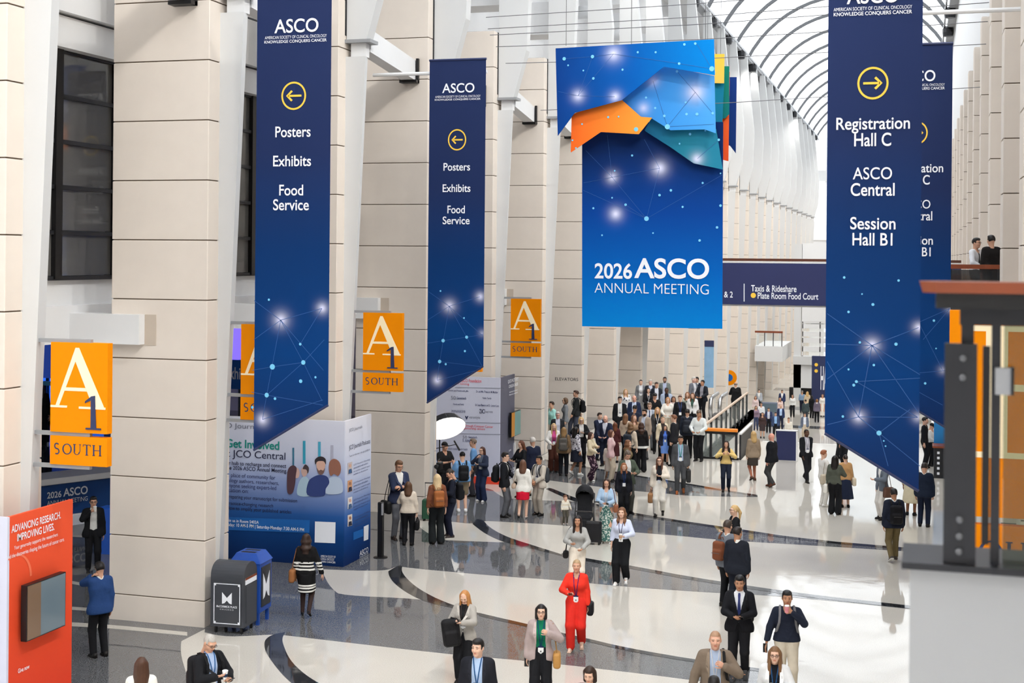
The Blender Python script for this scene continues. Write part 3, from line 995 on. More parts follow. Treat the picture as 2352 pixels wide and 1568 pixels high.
# right hand pair
T3 = [('ASCO', (1945, -28, 2065, 8), .012), ('AMERICAN SOCIETY OF CLINICAL ONCOLOGY', (1915, 15, 2095, 23), 0), ('KNOWLEDGE CONQUERS CANCER', (1915, 26, 2095, 36), .012),
      ('Registration', (1921, 269, 2090, 306), .012), ('Hall C', (1962, 305, 2047, 336), .012), ('ASCO', (1959, 384, 2049, 412), .004), ('Central', (1954, 420, 2055, 450), .012),
      ('Session', (1953, 498, 2057, 527), .012), ('Hall B1', (1958, 535, 2050, 564), .012)]
r3, P3, w3, h3 = hang_banner(20.3, 1898, 2115, 560, (1897, 995), (2113, 1128), ZT, [(2003, 793, 17, 1.2), (2110, 752, 13, 1.1), (1972, 957, 15, 1.15), (2108, 958, 13, .7)], 'near navy wayfinding banner on the right reading Registration Hall C, Session Hall B1')
boxes3 = []
for t, b, bo in T3:
    x0, y0, x1, y1 = b
    a, c = P3.px(x0, (y0 + y1) / 2), P3.px(x1, (y0 + y1) / 2)
    d, e = P3.px((x0 + x1) / 2, y0), P3.px((x0 + x1) / 2, y1)
    bx = (a[0], e[1], c[0], d[1])
    boxes3.append((t, bx, bo))
    P3.textm(t, bx, m_print_white, bold=bo)
ring(P3, 2005, 191, 36, 37.5, False)
network(P3, [(2058, 790, 4), (1939, 637, 3), (2064, 644, 3), (2005, 699, 3.5), (1949, 716, 3), (1975, 786, 3), (2007, 838, 3), (1967, 876, 3.5), (1961, 884, 3.5), (1949, 848, 2.5), (2019, 994, 6), (1936, 956, 3), (2030, 1012, 2), (2034, 1024, 2), (1980, 675, 2)],
        [((2003, 793), (2110, 752)), ((2003, 793), (1900, 720)), ((2003, 793), (1900, 790)), ((2003, 793), (1972, 957)), ((2003, 793), (2108, 945)), ((2003, 793), (2113, 860)), ((1972, 957), (2108, 958)), ((1972, 957), (1900, 830)),
         ((2019, 994), (1972, 957)), ((2019, 994), (2113, 1070)), ((2019, 994), (2040, 1070)), ((1967, 876), (2113, 868)), ((1967, 876), (2108, 958)), ((2003, 793), (1900, 870)), ((1972, 957), (1900, 975)), ((2019, 994), (2090, 940))])
r4, P4, w4, h4 = hang_banner(28.4, 2029, 2185, 500, (2029, 893), (2184, 987), onY(2105, 102, 28.4).z, [(2182, 708, 14, 1), (2165, 850, 14, .7)], 'farther navy wayfinding banner on the right half hidden behind the nearer one')
sc4 = w4 / w3
zref3 = P3.px(2005, 513)[1]
zref4 = P4.px(2150, 552)[1]
for t, bx, bo in boxes3:
    P4.textm(t, (bx[0] * sc4, zref4 + (bx[1] - zref3), bx[2] * sc4, zref4 + (bx[3] - zref3)), m_print_white, bold=bo)
ring(P4, 2105, 305, 26, 27, False)
network(P4, [(2145, 736, 3), (2140, 650, 2), (2125, 880, 3), (2150, 800, 2)], [((2182, 708), (2110, 740)), ((2110, 740), (2165, 850)), ((2182, 850), (2110, 856)), ((2110, 900), (2165, 930)), ((2182, 708), (2120, 780))])
# pipe arms that carry the left banners
for Yb, root in ((32.4, r2),):
    xo = root.location.x
    MB().tube([(-13.3 - xo, .07, 11.72 - root.location.z), (w1, .07, 11.72 - root.location.z)], .045, 8).build('carrier_pipe', m_white, root)

for root, w_ in ((r3, w3), (r4, w4)):
    zz_ = 12.05 - root.location.z
    MB().tube([(-w_, .07, zz_), (XR + .4 - root.location.x, .07, zz_)], .045, 8).build('carrier_pipe', m_white, root)
# ================================================================ LAYERED CENTRE BANNER
CY = 35.6
co = onY(1500, 752, CY)
cb = empty('layered_banner', co, label='large blue layered banner reading 2026 ASCO Annual Meeting in the centre of the hall', cat='banner')
CP = Panel(cb, panel_matrix(co, (1, 0, 0)))
def layer(name, pts, y, stops, glows, vertical=True, panel=None, gcol=(225, 228, 255)):
    P = panel or CP
    q = [P.px(u, v, y) for u, v in pts]
    G = []
    for u, v, r, st in glows:
        x, z = P.px(u, v, y)
        G.append((x, z, r * .0075, st))
    i = 1 if vertical else 0
    lo, hi = min(p[i] for p in q), max(p[i] for p in q)
    m = print_mat(name + '_print', [(lo + (hi - lo) * t, c) for t, c in stops], G, vertical, gcol=gcol)
    return sheet(name, q, m, P.root, y, y + .02)
layer('main_panel', [(1337, 749), (1659, 755), (1661, 280), (1337, 280)], 0, [(0, (0, 128, 210)), (.25, (0, 98, 186)), (.55, (6, 66, 150)), (.85, (12, 42, 98)), (1, (12, 40, 92))],
      [(1515, 386, 28, 1.1), (1406, 407, 22, 1.1), (1414, 491, 24, 1.1)])
lt = layer('teal_panel', [(1480, 300), (1497, 270), (1560, 285), (1645, 296), (1660, 389), (1593, 375), (1540, 338)], -.18, [(0, (26, 98, 140)), (.5, (34, 122, 146)), (1, (40, 130, 160))], [(1601, 365, 22, 1.0)], False)
ll = layer('light_blue_panel', [(1428, 229), (1525, 152), (1641, 174), (1644, 306), (1618, 297), (1540, 299), (1497, 272), (1470, 268)], -.36, [(0, (52, 132, 215)), (.6, (66, 152, 228)), (1, (80, 165, 235))], [(1597, 212, 34, 1.2), (1500, 186, 22, .9), (1478, 248, 22, .7)], False)
lo_ = layer('orange_panel', [(1311, 350), (1313, 263), (1330, 256), (1428, 229), (1472, 268), (1498, 270), (1467, 308), (1380, 303)], -.54, [(0, (244, 106, 38)), (.5, (250, 138, 50)), (1, (244, 162, 62))], [], False)
lb_ = layer('deep_blue_panel', [(1276, 111), (1640, 90), (1642, 173), (1525, 153), (1428, 230), (1320, 259), (1281, 312)], -.72, [(0, (14, 62, 138)), (.5, (4, 92, 178)), (1, (0, 132, 216))], [(1409, 124, 28, 1.1), (1328, 220, 22, 1.1), (1413, 222, 20, 1.0)], False)
CP.text('2026', (1366, 604, 1452, 640), m_print_white, bold=.02)
CP.text('ASCO', (1457, 593, 1629, 640), m_print_white, bold=.022)
CP.text('ANNUAL MEETING', (1366, 651, 1628, 674), m_print_white, bold=-.012)
network(CP, [(1485, 502, 5.5), (1541, 437, 3), (1515, 448, 3), (1452, 357, 2.5), (1568, 475, 2.5), (1614, 420, 2.5), (1655, 472, 3), (1363, 478, 2.5), (1406, 454, 2), (1437, 470, 3), (1607, 552, 3), (1500, 535, 2), (1383, 540, 2), (1647, 522, 3), (1655, 398, 2), (1412, 392, 2)],
        [((1485, 502), (1515, 386)), ((1485, 502), (1406, 407)), ((1485, 502), (1340, 437)), ((1485, 502), (1658, 402)), ((1406, 407), (1515, 386)), ((1406, 407), (1345, 345)), ((1340, 420), (1406, 407)), ((1515, 386), (1480, 320)), ((1406, 407), (1395, 310)), ((1437, 470), (1485, 502))], lw=.004)
PL = Panel(cb, CP.m)
def netlayer(y, dots, lines):
    class Q(Panel):
        def px(s, u, v, yy=0):
            return Panel.px(s, u, v, y)
    network(Q(cb, CP.m), dots, lines, y=y - .006, lw=.004)
netlayer(-.72, [(1296, 135, 4), (1361, 130, 4), (1363, 180, 3), (1305, 150, 2), (1430, 160, 2.5), (1465, 120, 2.5), (1572, 102, 3), (1597, 100, 3), (1560, 146, 3), (1635, 158, 6), (1506, 120, 2.5), (1340, 162, 2)],
         [((1361, 130), (1409, 124)), ((1361, 130), (1328, 220)), ((1409, 124), (1328, 220)), ((1409, 124), (1560, 146)), ((1560, 146), (1635, 158)), ((1635, 158), (1600, 100)), ((1296, 135), (1361, 130)), ((1328, 220), (1413, 222)), ((1328, 220), (1282, 210))])
netlayer(-.36, [(1533, 291, 6), (1555, 164, 3), (1601, 262, 3.5), (1577, 262, 3), (1526, 266, 3), (1575, 235, 2.5), (1505, 248, 2.5), (1484, 224, 2.5), (1637, 260, 3), (1638, 166, 5)], [((1533, 291), (1597, 212)), ((1533, 291), (1500, 186)), ((1533, 291), (1640, 285)), ((1597, 212), (1555, 164)), ((1597, 212), (1637, 260))])
netlayer(-.54, [(1461, 297, 5), (1397, 269, 2.5), (1421, 268, 2), (1337, 285, 2), (1323, 340, 2), (1315, 322, 2)], [])
netlayer(-.18, [(1585, 308, 3), (1651, 321, 3), (1620, 300, 2), (1561, 330, 2)], [((1601, 365), (1651, 321))])
# hanging wires
for u in (1300, 1450, 1620):
    x, z = CP.px(u, 105, -.72)
    MB().tube([(x, -.71, z), (x, -.71, 24.5 - co.z)], .008, 4).build('hanging_wire', m_cable, cb)

co2 = onY(1650, 370, 46.0)
cb2 = empty('layered_banner', co2, label='gold, green, orange and navy layered banner peeking out behind the big blue one', cat='banner')
C2 = Panel(cb2, panel_matrix(co2, (1, 0, 0)))
for nm, pts, y, c0, c1 in (('gold_panel', [(1560, 190), (1663, 191), (1664, 124), (1560, 124)], -.3, (240, 190, 90), (245, 196, 70)),
                           ('teal_panel', [(1560, 380), (1655, 385), (1663, 192), (1560, 192)], -.15, (22, 96, 130), (20, 120, 150)),
                           ('green_panel', [(1590, 275), (1665, 272), (1675, 262), (1675, 152), (1590, 152)], 0, (20, 110, 110), (24, 128, 110)),
                           ('orange_panel', [(1600, 340), (1664, 368), (1673, 370), (1676, 165), (1600, 165)], .15, (232, 84, 40), (240, 110, 50)),
                           ('navy_panel', [(1620, 310), (1677, 335), (1690, 352), (1692, 177), (1620, 177)], .5, (20, 50, 110), (24, 58, 130))):
    layer(nm, pts, y, [(0, c0), (1, c1)], [], True, C2)

for u in (1625, 1655):
    x, z = C2.px(u, 150, .2)
    MB().tube([(x, .2, z - .6), (x, .2, 24.5 - co2.z)], .008, 4).build('hanging_wire', m_cable, cb2)
# ================================================================ ORANGE LETTER SIGNS
S1 = dict(x0=117, y0=785, w=128.0, h=212.0)
def nz(u, v):
    return ((u - 117) / 128.0, (997 - v) / 212.0)
A_OUT = [[(173, 797), (181, 797), (238, 935), (213, 935), (172, 826)], [(173, 797), (179, 812), (137, 934), (129, 934)], [(148, 891), (196, 891), (199, 899), (145, 899)],
         [(117.5, 934), (155, 934), (155, 939), (117.5, 939)], [(182, 935), (241, 935), (241, 940), (182, 940)]]
ONE = [[(209, 910), (218, 908), (221, 984), (209, 984)], [(196, 926), (196, 922), (210, 910), (218, 908), (212, 918)], [(198, 984), (232, 984), (232, 988), (198, 988)]]
B_OUT = [[(150, 800), (170, 800), (170, 936), (150, 936)], [(135, 800), (205, 800), (205, 806), (135, 806)], [(135, 930), (210, 930), (210, 936), (135, 936)], [(165, 860), (205, 860), (205, 867), (165, 867)]]
def ringpoly(cx, cz, rx, rz, w, a0, a1, n=16):
    o = [(cx + rx * math.cos(a0 + (a1 - a0) * i / n), cz + rz * math.sin(a0 + (a1 - a0) * i / n)) for i in range(n + 1)]
    i_ = [(cx + (rx - w) * math.cos(a0 + (a1 - a0) * i / n), cz + (rz - w * .55) * math.sin(a0 + (a1 - a0) * i / n)) for i in range(n + 1)]
    return [[o[k], o[k + 1], i_[k + 1], i_[k]] for k in range(n)]
def serif_word(mb, x0, z0, H, Wd, y):
    """S O U T H drawn with thick and thin strokes and bracket serifs"""
    lw, th, sf = Wd * .028, Wd * .011, Wd * .03
    def R(a, b, c, d):
        mb.prism([(a, b), (c, b), (c, d), (a, d)], y - .004, y)
    cw = Wd / 5.1
    # S as a swept curve
    cx = x0 + cw * .42
    pts = []
    for i in range(19):
        t = i / 18
        a = math.radians(35 + 235 * min(t / .5, 1)) if t <= .5 else math.radians(90 - 215 * ((t - .5) / .5))
        r = H * .245
        if t <= .5:
            pts.append((cx + math.cos(a) * r * .92, z0 + H * .745 + math.sin(a) * r))
        else:
            pts.append((cx + math.cos(a) * r, z0 + H * .255 + math.sin(a) * r))
    for (a, b) in zip(pts[:-1], pts[1:]):
        d = Vector((b[0] - a[0], b[1] - a[1]))
        n = Vector((-d.y, d.x)).normalized() * lw * .42
        mb.prism([(a[0] - n.x, a[1] - n.y), (b[0] - n.x, b[1] - n.y), (b[0] + n.x, b[1] + n.y), (a[0] + n.x, a[1] + n.y)], y - .004, y)
    for q in ringpoly(x0 + cw * 1.5, z0 + H * .5, cw * .5, H * .51, lw, 0, 2 * math.pi, 20):
        mb.prism(q, y - .004, y)
    ux = x0 + cw * 2.2
    R(ux, z0 + H * .3, ux + lw, z0 + H)
    R(ux + cw * .62, z0 + H * .3, ux + cw * .62 + th, z0 + H)
    for q in ringpoly(ux + cw * .32, z0 + H * .3, cw * .32, H * .3, lw * .7, math.pi, 2 * math.pi, 10):
        mb.prism(q, y - .004, y)
    R(ux - sf * .5, z0 + H - th, ux + lw + sf * .5, z0 + H); R(ux + cw * .62 - sf * .5, z0 + H - th, ux + cw * .62 + th + sf * .5, z0 + H)
    tx = x0 + cw * 3.15
    R(tx, z0 + H - th, tx + cw * .8, z0 + H); R(tx + cw * .4 - lw / 2, z0, tx + cw * .4 + lw / 2, z0 + H); R(tx + cw * .4 - lw / 2 - sf * .5, z0, tx + cw * .4 + lw / 2 + sf * .5, z0 + th)
    R(tx, z0 + H * .8, tx + th, z0 + H); R(tx + cw * .8 - th, z0 + H * .8, tx + cw * .8, z0 + H)
    hx = x0 + cw * 4.2
    for g in (0, cw * .66):
        R(hx + g, z0, hx + g + lw, z0 + H); R(hx + g - sf * .4, z0, hx + g + lw + sf * .4, z0 + th); R(hx + g - sf * .4, z0 + H - th, hx + g + lw + sf * .4, z0 + H)
    R(hx, z0 + H * .5 - th / 2, hx + cw * .66, z0 + H * .5 + th / 2)
def letter_sign(x0, y, ztop, w, h1, label, letter='A', arm=True, one=True):
    root = empty('letter_sign', (x0, y, ztop - h1 - .06 * w - .44 * w), label=label, cat='sign', group='orange letter signs')
    zz = .5 * w
    MB().box(0, 0, zz, w, .13, zz + h1, 0).build('upper_panel', m_gold, root)
    MB().box(0, 0, 0, w, .13, .44 * w).build('lower_panel', m_gold, root)
    mb = MB()
    if letter == 'A':
        for i, p in enumerate(A_OUT):
            mb.prism([(nz(*q)[0] * w, zz + nz(*q)[1] * h1) for q in p], -.004 - .0012 * i, 0.01)
    else:
        for i, p in enumerate(B_OUT):
            mb.prism([(nz(*q)[0] * w, zz + nz(*q)[1] * h1) for q in p], -.004 - .0012 * i, 0.01)
        for cy, rx, rz in ((.805, .3, .165), (.475, .36, .175)):
            for q in ringpoly(.62 * w, zz + cy * h1, rx * w, rz * h1, .17 * w, -math.pi / 2, math.pi / 2, 14):
                mb.prism(q, -.012, 0.01)
    mb.build('letter', m_cream, root)
    if one:
        mb = MB()
        for i, p in enumerate(ONE):
            mb.prism([(nz(*q)[0] * w, zz + nz(*q)[1] * h1) for q in p], -.014 - .0012 * i, -.004)
        mb.build('numeral', m_navy, root)
    mb = MB()
    serif_word(mb, .05 * w, .16 * w, .165 * w, .86 * w, 0)
    mb.build('lettering', m_navy, root, kind='stuff')
    if arm:
        for z in (zz + h1 + .02, zz - .03, -.03):
            MB().box(-.42, .03, z - .03, w * .68, .1, z + .03).build('bracket_arm', m_rib, root)
    return root
SG = onY(117, 785, pierY(0) + .45)
SGr = onY(246, 997, pierY(0) + .45)
labs = ['nearest orange A1 South sign left of the first full pier', 'orange A1 South sign mostly hidden behind the near left banner', 'orange A1 South sign between the two left banners',
        'orange A1 South sign hidden behind the farther left banner', 'smallest orange A1 South sign left of the centre banner']
for k in range(5):
    letter_sign(SG.x, pierY(k) + .45, SG.z, SGr.x - SG.x, SG.z - SGr.z, labs[k])
bx0 = onY(2182, 712, 15.3)
letter_sign(bx0.x, 15.3, bx0.z, 1.4, 2.15, 'orange letter B sign seen through the near right glass guard', 'B', False, True)

# ================================================================ PIER WRAPS (printed panels around every second pier)
XW = -12.75
def wrap(k, front_m, side_m, label, h=3.36):
    y = pierY(k) - .5
    root = empty('printed_pier_wrap', (XW, y, 0), label=label, cat='display panel')
    F_ = Panel(root, panel_matrix(Vector((XW, y, 0)), (1, 0, 0)))
    sheet('front_panel', [(-3.3, 0), (0, 0), (0, h), (-3.3, h)], front_m, root, 0, .05)
    side = empty('side_panel_mount', (0, 0, 0), math.radians(90), parent=root)
    Sp = Panel(side, panel_matrix(Vector((XW, y, 0)), (0, 1, 0)))
    sheet('side_panel', [(0.052, 0), (1.62, 0), (1.62, h), (0.052, h)], side_m, side, 0, .05)
    return root, F_, Sp, side
# --- journal hub wrap
fm = print_mat('journal_front_print', [(0, (14, 40, 88)), (.7, (18, 62, 122)), (1.15, (44, 92, 160)), (1.9, (150, 168, 214)), (2.5, (205, 212, 234)), (3.4, (222, 224, 238))])
sm = print_mat('journal_side_print', [(0, (16, 40, 90)), (.7, (22, 66, 132)), (1.2, (70, 112, 180)), (2.0, (196, 206, 232)), (3.4, (232, 233, 243))])
jr, JF, JS, jside = wrap(2, fm, sm, 'blue and white printed journal hub display wrapped around a pier behind the bins')
m_tealp = mat('print_teal', (0, 140, 130), .6)
m_ink = mat('print_dark_ink', (30, 34, 72), .6)
m_ink2 = mat('print_slate_ink', (52, 62, 112), .6)
m_greyp = mat('print_grey', (120, 124, 140), .6)
m_brightb = mat('print_bright_blue', (12, 98, 178), .6)
for t, b, m, bo in (('JCO Journals', (497, 972, 605, 987), m_greyp, 0), ('Get Involved', (519, 1010, 642, 1030), m_tealp, .02), ('at JCO Central', (512, 1035, 656, 1057), m_ink, 0),
                    ('Your hub to recharge and connect', (508, 1061, 658, 1073), m_ink, .006), ('at the 2026 ASCO Annual Meeting.', (508, 1072, 660, 1084), m_ink, .006),
                    ("It's a place of community for", (508, 1088, 633, 1100), m_ink2, 0), ('oncology authors, researchers,', (508, 1101, 641, 1112), m_ink2, 0), ('or anyone seeking expert-led', (508, 1112, 635, 1124), m_ink2, 0),
                    ('education on:', (508, 1121, 571, 1130), m_ink2, 0), ('Preparing your manuscript for submission', (522, 1140, 683, 1151), m_ink, 0), ('Practice-changing research', (522, 1154, 628, 1164), m_ink, 0),
                    ('How to amplify your published articles', (522, 1166, 670, 1177), m_ink, 0)):
    JF.text(t, b, m, bold=bo)
JF.polypx('blue_bar', [(505, 1186), (712, 1194), (711, 1223), (505, 1216)], m_brightb)
JF.text('Join us in Room S402A', (519, 1193, 595, 1202), m_print_white, bold=.012)
JF.text('Friday: 10 AM-5 PM | Saturday-Monday: 7:30 AM-5 PM', (519, 1206, 699, 1216), m_print_white, bold=.012)
JF.polypx('blank_card', [(724, 1197), (771, 1199), (770, 1247), (723, 1245)], m_print_white)
JF.text('ASCO', (700, 1274, 733, 1288), m_print_white, bold=.01)
JF.text('AMERICAN SOCIETY OF', (737, 1275, 771, 1280), m_print_white)
JF.text('CLINICAL ONCOLOGY', (737, 1281, 768, 1286), m_print_white)
JF.text('KNOWLEDGE CONQUERS CANCER', (690, 1286, 771, 1291), m_print_white, bold=.01)
def ell(cu, cv, ru, rv, n=18):
    return [(cu + ru * math.cos(2 * math.pi * i / n), cv + rv * math.sin(2 * math.pi * i / n)) for i in range(n)]
pal = lambda n, c: mat('print_' + n, c, .6)
def blob(pts, n=4):
    out = []
    m_ = len(pts)
    for i in range(m_):
        p0, p1, p2, p3 = pts[i - 1], pts[i], pts[(i + 1) % m_], pts[(i + 2) % m_]
        for k in range(n):
            t = k / n
            out.append(tuple(.5 * (2 * p1[q] + (p2[q] - p0[q]) * t + (2 * p0[q] - 5 * p1[q] + 4 * p2[q] - p3[q]) * t * t + (3 * p1[q] - p0[q] - 3 * p2[q] + p3[q]) * t ** 3) for q in (0, 1)))
    return out
for nm, pts, c, y in (('photo_bar', [(672, 1028), (676, 1028), (676, 1075), (672, 1075)], (58, 120, 150), -.008), ('photo_bar', [(696, 1012), (702, 1012), (702, 1065), (696, 1065)], (48, 160, 190), -.008),
                      ('photo_bar', [(731, 1014), (737, 1014), (737, 1052), (731, 1052)], (70, 168, 200), -.008), ('photo_bar', [(760, 1022), (766, 1022), (766, 1055), (760, 1055)], (178, 180, 200), -.008),
                      ('photo_figure', blob([(684, 1136), (686, 1110), (697, 1094), (708, 1098), (714, 1118), (712, 1138)]), (176, 204, 222), -.010), ('photo_head', blob([(692, 1080), (698, 1072), (706, 1078), (705, 1090), (697, 1094)]), (206, 172, 162), -.012),
                      ('photo_hair', blob([(696, 1076), (702, 1066), (710, 1074), (708, 1086), (704, 1078)]), (72, 56, 60), -.013),
                      ('photo_head', blob([(676, 1078), (684, 1074), (689, 1084), (686, 1096), (678, 1096)]), (214, 178, 168), -.013),
                      ('photo_figure', blob([(661, 1130), (660, 1096), (663, 1076), (673, 1068), (682, 1074), (680, 1092), (678, 1112), (672, 1132)]), (84, 56, 66), -.015),
                      ('photo_figure', blob([(707, 1136), (709, 1106), (722, 1094), (737, 1090), (752, 1094), (757, 1108), (749, 1122), (744, 1138)]), (46, 64, 124), -.017),
                      ('photo_head', blob([(728, 1058), (737, 1052), (747, 1058), (747, 1074), (741, 1086), (735, 1087), (729, 1076)]), (220, 178, 160), -.019),
                      ('photo_beard', blob([(729, 1074), (733, 1080), (738, 1078), (743, 1080), (747, 1074), (745, 1084), (738, 1090), (731, 1084)]), (120, 92, 84), -.021),
                      ('photo_hair', blob([(726, 1066), (724, 1056), (731, 1049), (741, 1048), (749, 1054), (749, 1066), (745, 1059), (735, 1058), (729, 1060)]), (48, 40, 46), -.023),
                      ('photo_figure', blob([(748, 1132), (752, 1104), (766, 1094), (782, 1098), (788, 1114), (784, 1132)]), (188, 204, 226), -.014), ('photo_hair', blob([(756, 1078), (758, 1060), (768, 1053), (780, 1060), (784, 1078), (778, 1092), (768, 1088), (760, 1092)]), (152, 102, 84), -.018)):
    JF.polypx(nm, pts, pal(nm + '%d%d%d' % c, c), y=y, th=.002)
for t, b, m in (('JCO Journals', (801, 980, 831, 989), m_greyp), ('JCO Journals Podcasts', (801, 1015, 849, 1028), m_ink), ('Tune in wherever you get podcasts', (801, 1037, 849, 1043), m_greyp)):
    JS.text(t, b, m)
for i, (v0, cs) in enumerate(((1060, (200, 190, 190)), (1101, (214, 160, 120)), (1140, (225, 222, 222)), (1180, (222, 214, 205)))):
    JS.polypx('portrait_card', [(798, v0 + 3), (808, v0), (808, v0 + 26), (798, v0 + 29)], pal('card%d' % i, cs))
    JS.polypx('portrait_figure', ell(803, v0 + 9, 2.6, 4, 10), pal('pface%d' % (i % 2), (170, 120, 95) if i % 2 else (214, 170, 150)), y=-.012)
    JS.polypx('portrait_figure', [(799, v0 + 28), (800, v0 + 18), (806, v0 + 16), (807.5, v0 + 25)], pal('psuit%d' % (i % 2), (40, 44, 66) if i % 2 else (60, 96, 140)), y=-.012)
    for j, tx in enumerate(('JCO Precision Oncology', 'conversations with authors', 'on current research topics', 'available on all platforms')):
        JS.text(tx, (811, v0 - 1 + j * 7.5, 849 - 5 * (j % 2), v0 + 3.5 + j * 7.5), m_ink2)
JS.polypx('blue_tag', [(811, 1222), (833, 1214), (833, 1231), (811, 1240)], m_brightb)
JS.polypx('blank_card', [(835, 1209), (846, 1204), (845, 1238), (835, 1242)], m_print_white)
JS.text('ASCO', (825, 1260, 845, 1272), m_print_white, bold=.01)
JS.text('KNOWLEDGE CONQUERS CANCER', (825, 1273, 845, 1277), m_print_white)
# --- foundation donor wrap
lav = print_mat('donor_front_print', [(0, (206, 210, 232)), (3.4, (214, 217, 234))])
slate = print_mat('donor_side_print', [(0, (98, 99, 116)), (3.4, (106, 106, 120))])
dr, DF, DS, dside = wrap(4, lav, slate, 'pale lavender donor wall wrapped around a pier with a slate grey side')
m_redp = mat('print_coral', (226, 92, 110), .6)
for t, b, m, bo in (('Conquer Cancer, the ASCO Foundation', (1000, 869, 1106, 879), m_redp, .008), ('Visionaries in Giving', (1010, 878, 1078, 884), m_redp, .004),
                    ('Donors and Friends with gifts', (1030, 895, 1076, 900), m_ink2, .01), ('Dr. and Mrs. Treasurer M. Member', (1094, 897, 1144, 902), m_ink2, .01),
                    ('50', (1036, 909, 1047, 917), m_greyp, 0), ('Genentech', (1049, 911, 1071, 917), m_ink2, .01), ('Vestis Family', (1108, 912, 1129, 917), m_ink2, .01),
                    ('Friends and Family', (1041, 926, 1066, 931), m_ink2, .01), ('Dr. Susan Bateman and Dr. Leonard Lane', (1092, 928, 1146, 933), m_ink2, .01),
                    ('immunocore', (1037, 940, 1069, 947), m_ink2, 0), ('ZIICI', (1101, 939, 1114, 949), m_ink, .015), ('research institute', (1115, 942, 1132, 948), m_greyp, 0),
                    ('v', (1068, 955, 1076, 963), m_navy, .04), ('varomyte', (1078, 956, 1103, 963), m_greyp, 0), ('supported through Conquer Cancer', (1040, 975, 1133, 982), m_redp, .006), ('sponsorship donors', (1064, 981, 1114, 988), m_redp, .006),
                    ('50', (1063, 1000, 1073, 1007), m_greyp, 0), ('Genentech', (1076, 1001, 1096, 1006), m_ink2, .01), ('n. novocure', (1063, 1009, 1090, 1015), m_ink2, 0), ('daiichi astellas cancer health', (1030, 1028, 1074, 1033), m_ink2, 0)):
    DF.text(t, b, m, bold=bo)
for v in (889, 969, 995):
    DF.polypx('divider_rule', [(1045, v), (1158, v + 2), (1158, v + 3), (1045, v + 1)], m_greyp)
for t, b in (('QUICK FACTS FROM', (1166, 869, 1190, 878)), ('CONQUER CANCER', (1168, 881, 1189, 889)), ('Accelerating breakthroughs', (1169, 896, 1188, 900)), ('lifesaving research', (1169, 902, 1188, 906)), ('GIVE', (1168, 1032, 1173, 1036)), ('NOW', (1178, 1015, 1184, 1046)), ('50 20', (1170, 1074, 1183, 1083)), ('35 19', (1170, 1085, 1183, 1093))):
    DS.text(t, b, m_print_white, bold=.012)
m_reds = mat('red_base_strip', (226, 70, 46), .6)
MB().box(-3.32, -.03, 0, .04, -.002, .22).build('base_strip', m_reds, dr)
def wall_tv(par, P, q, mfront, thick=.13):
    pts = [P.px(u, v, -thick) for u, v in q]
    zs = [p[1] for p in pts]
    xs = [p[0] for p in pts]
    x0, x1, z0, z1 = min(xs), max(xs), (zs[2] + zs[3]) / 2 if False else min(zs), max(zs)
    MB().box(x0, -thick, z0, x1, -.06, z1).build('screen_body', m_blackm, par)
    MB().box(x0 + .015, -thick - .004, z0 + .015, x0 + (x1 - x0) * .35, -thick, z1 - .015).build('screen_sidebar', mfront[0], par)
    MB().box(x0 + (x1 - x0) * .35, -thick - .004, z0 + .015, x1 - .015, -thick, z1 - .015).build('screen_area', mfront[1], par)
    MB().box((x0 + x1) / 2 - .15, -.06, (z0 + z1) / 2 - .2, (x0 + x1) / 2 + .15, -.001, (z0 + z1) / 2 + .2).build('wall_mount', m_dark, par)
tvd = empty('wall_screen', (XW, pierY(4) - .5, 0), math.radians(90), label='small flat screen mounted on the slate side of the donor wall', cat='screen')
wall_tv(tvd, Panel(tvd, DS.m), [(1175, 948), (1196, 940), (1195, 996), (1175, 1000)], (mat('screen_amber', (176, 120, 40), .3, emit=.25), mat('screen_teal', (110, 150, 146), .2, emit=.15)))
# --- red giving wrap at the left edge
redm = print_mat('giving_side_print', [(0, (206, 58, 40)), (1.6, (228, 78, 46)), (3.4, (238, 92, 58))])
rr, RF, RS, rside = wrap(0, lav, redm, 'orange red fundraising display wrapped around the pier at the left edge', 3.33)
for t, b, bo in (('ADVANCING RESEARCH.', (25, 1190, 138, 1207), .014), ('IMPROVING LIVES.', (38, 1213, 123, 1230), .014), ('Your generosity supports the researchers', (31, 1238, 131, 1249), 0),
                 ('and the discoveries shaping the future of cancer care.', (15, 1254, 146, 1266), 0), ('Give now', (40, 1530, 66, 1540), .01)):
    RS.text(t, b, m_print_white, bold=bo)
tvr = empty('wall_screen', (XW, pierY(0) - .5, 0), math.radians(90), label='large flat screen on the orange red fundraising display', cat='screen')
wall_tv(tvr, Panel(tvr, RS.m), [(62, 1345), (150, 1322), (150, 1436), (62, 1466)], (mat('screen_brown', (120, 96, 76), .15, spec=.6), m_screen), .16)
m_ring = mat('print_orange_arc', (244, 118, 82), .6)
for q in ringpoly(RS.px(28, 1330)[0], RS.px(28, 1330)[1], .42, .42, .06, math.radians(0), math.radians(115), 14):
    pass
mb = MB()
for q in ringpoly(RS.px(34, 1335)[0], RS.px(34, 1335)[1], .40, .40, .05, math.radians(0), math.radians(115), 14):
    mb.prism(q, -.006, -.004)
mb.build('printed_arc', m_ring, rside)

# lettering on two piers
for (u0, v0, u1, v1, k, lab) in ((1275, 867, 1328, 874, 6, 'ELEVATORS'), (1495, 801, 1530, 806, 10, 'ELEVATORS')):
    y = pierY(k)
    e = empty('pier_lettering', (PX0, y, 0), label='dark engraved ELEVATORS lettering on %s pier' % ('the pier left of the crowd' if k == 6 else 'a distant'), cat='sign')
    Panel(e, panel_matrix(Vector((PX0, y, 0)), (1, 0, 0))).text(lab, (u0, v0, u1, v1), m_dark, y=-.004)
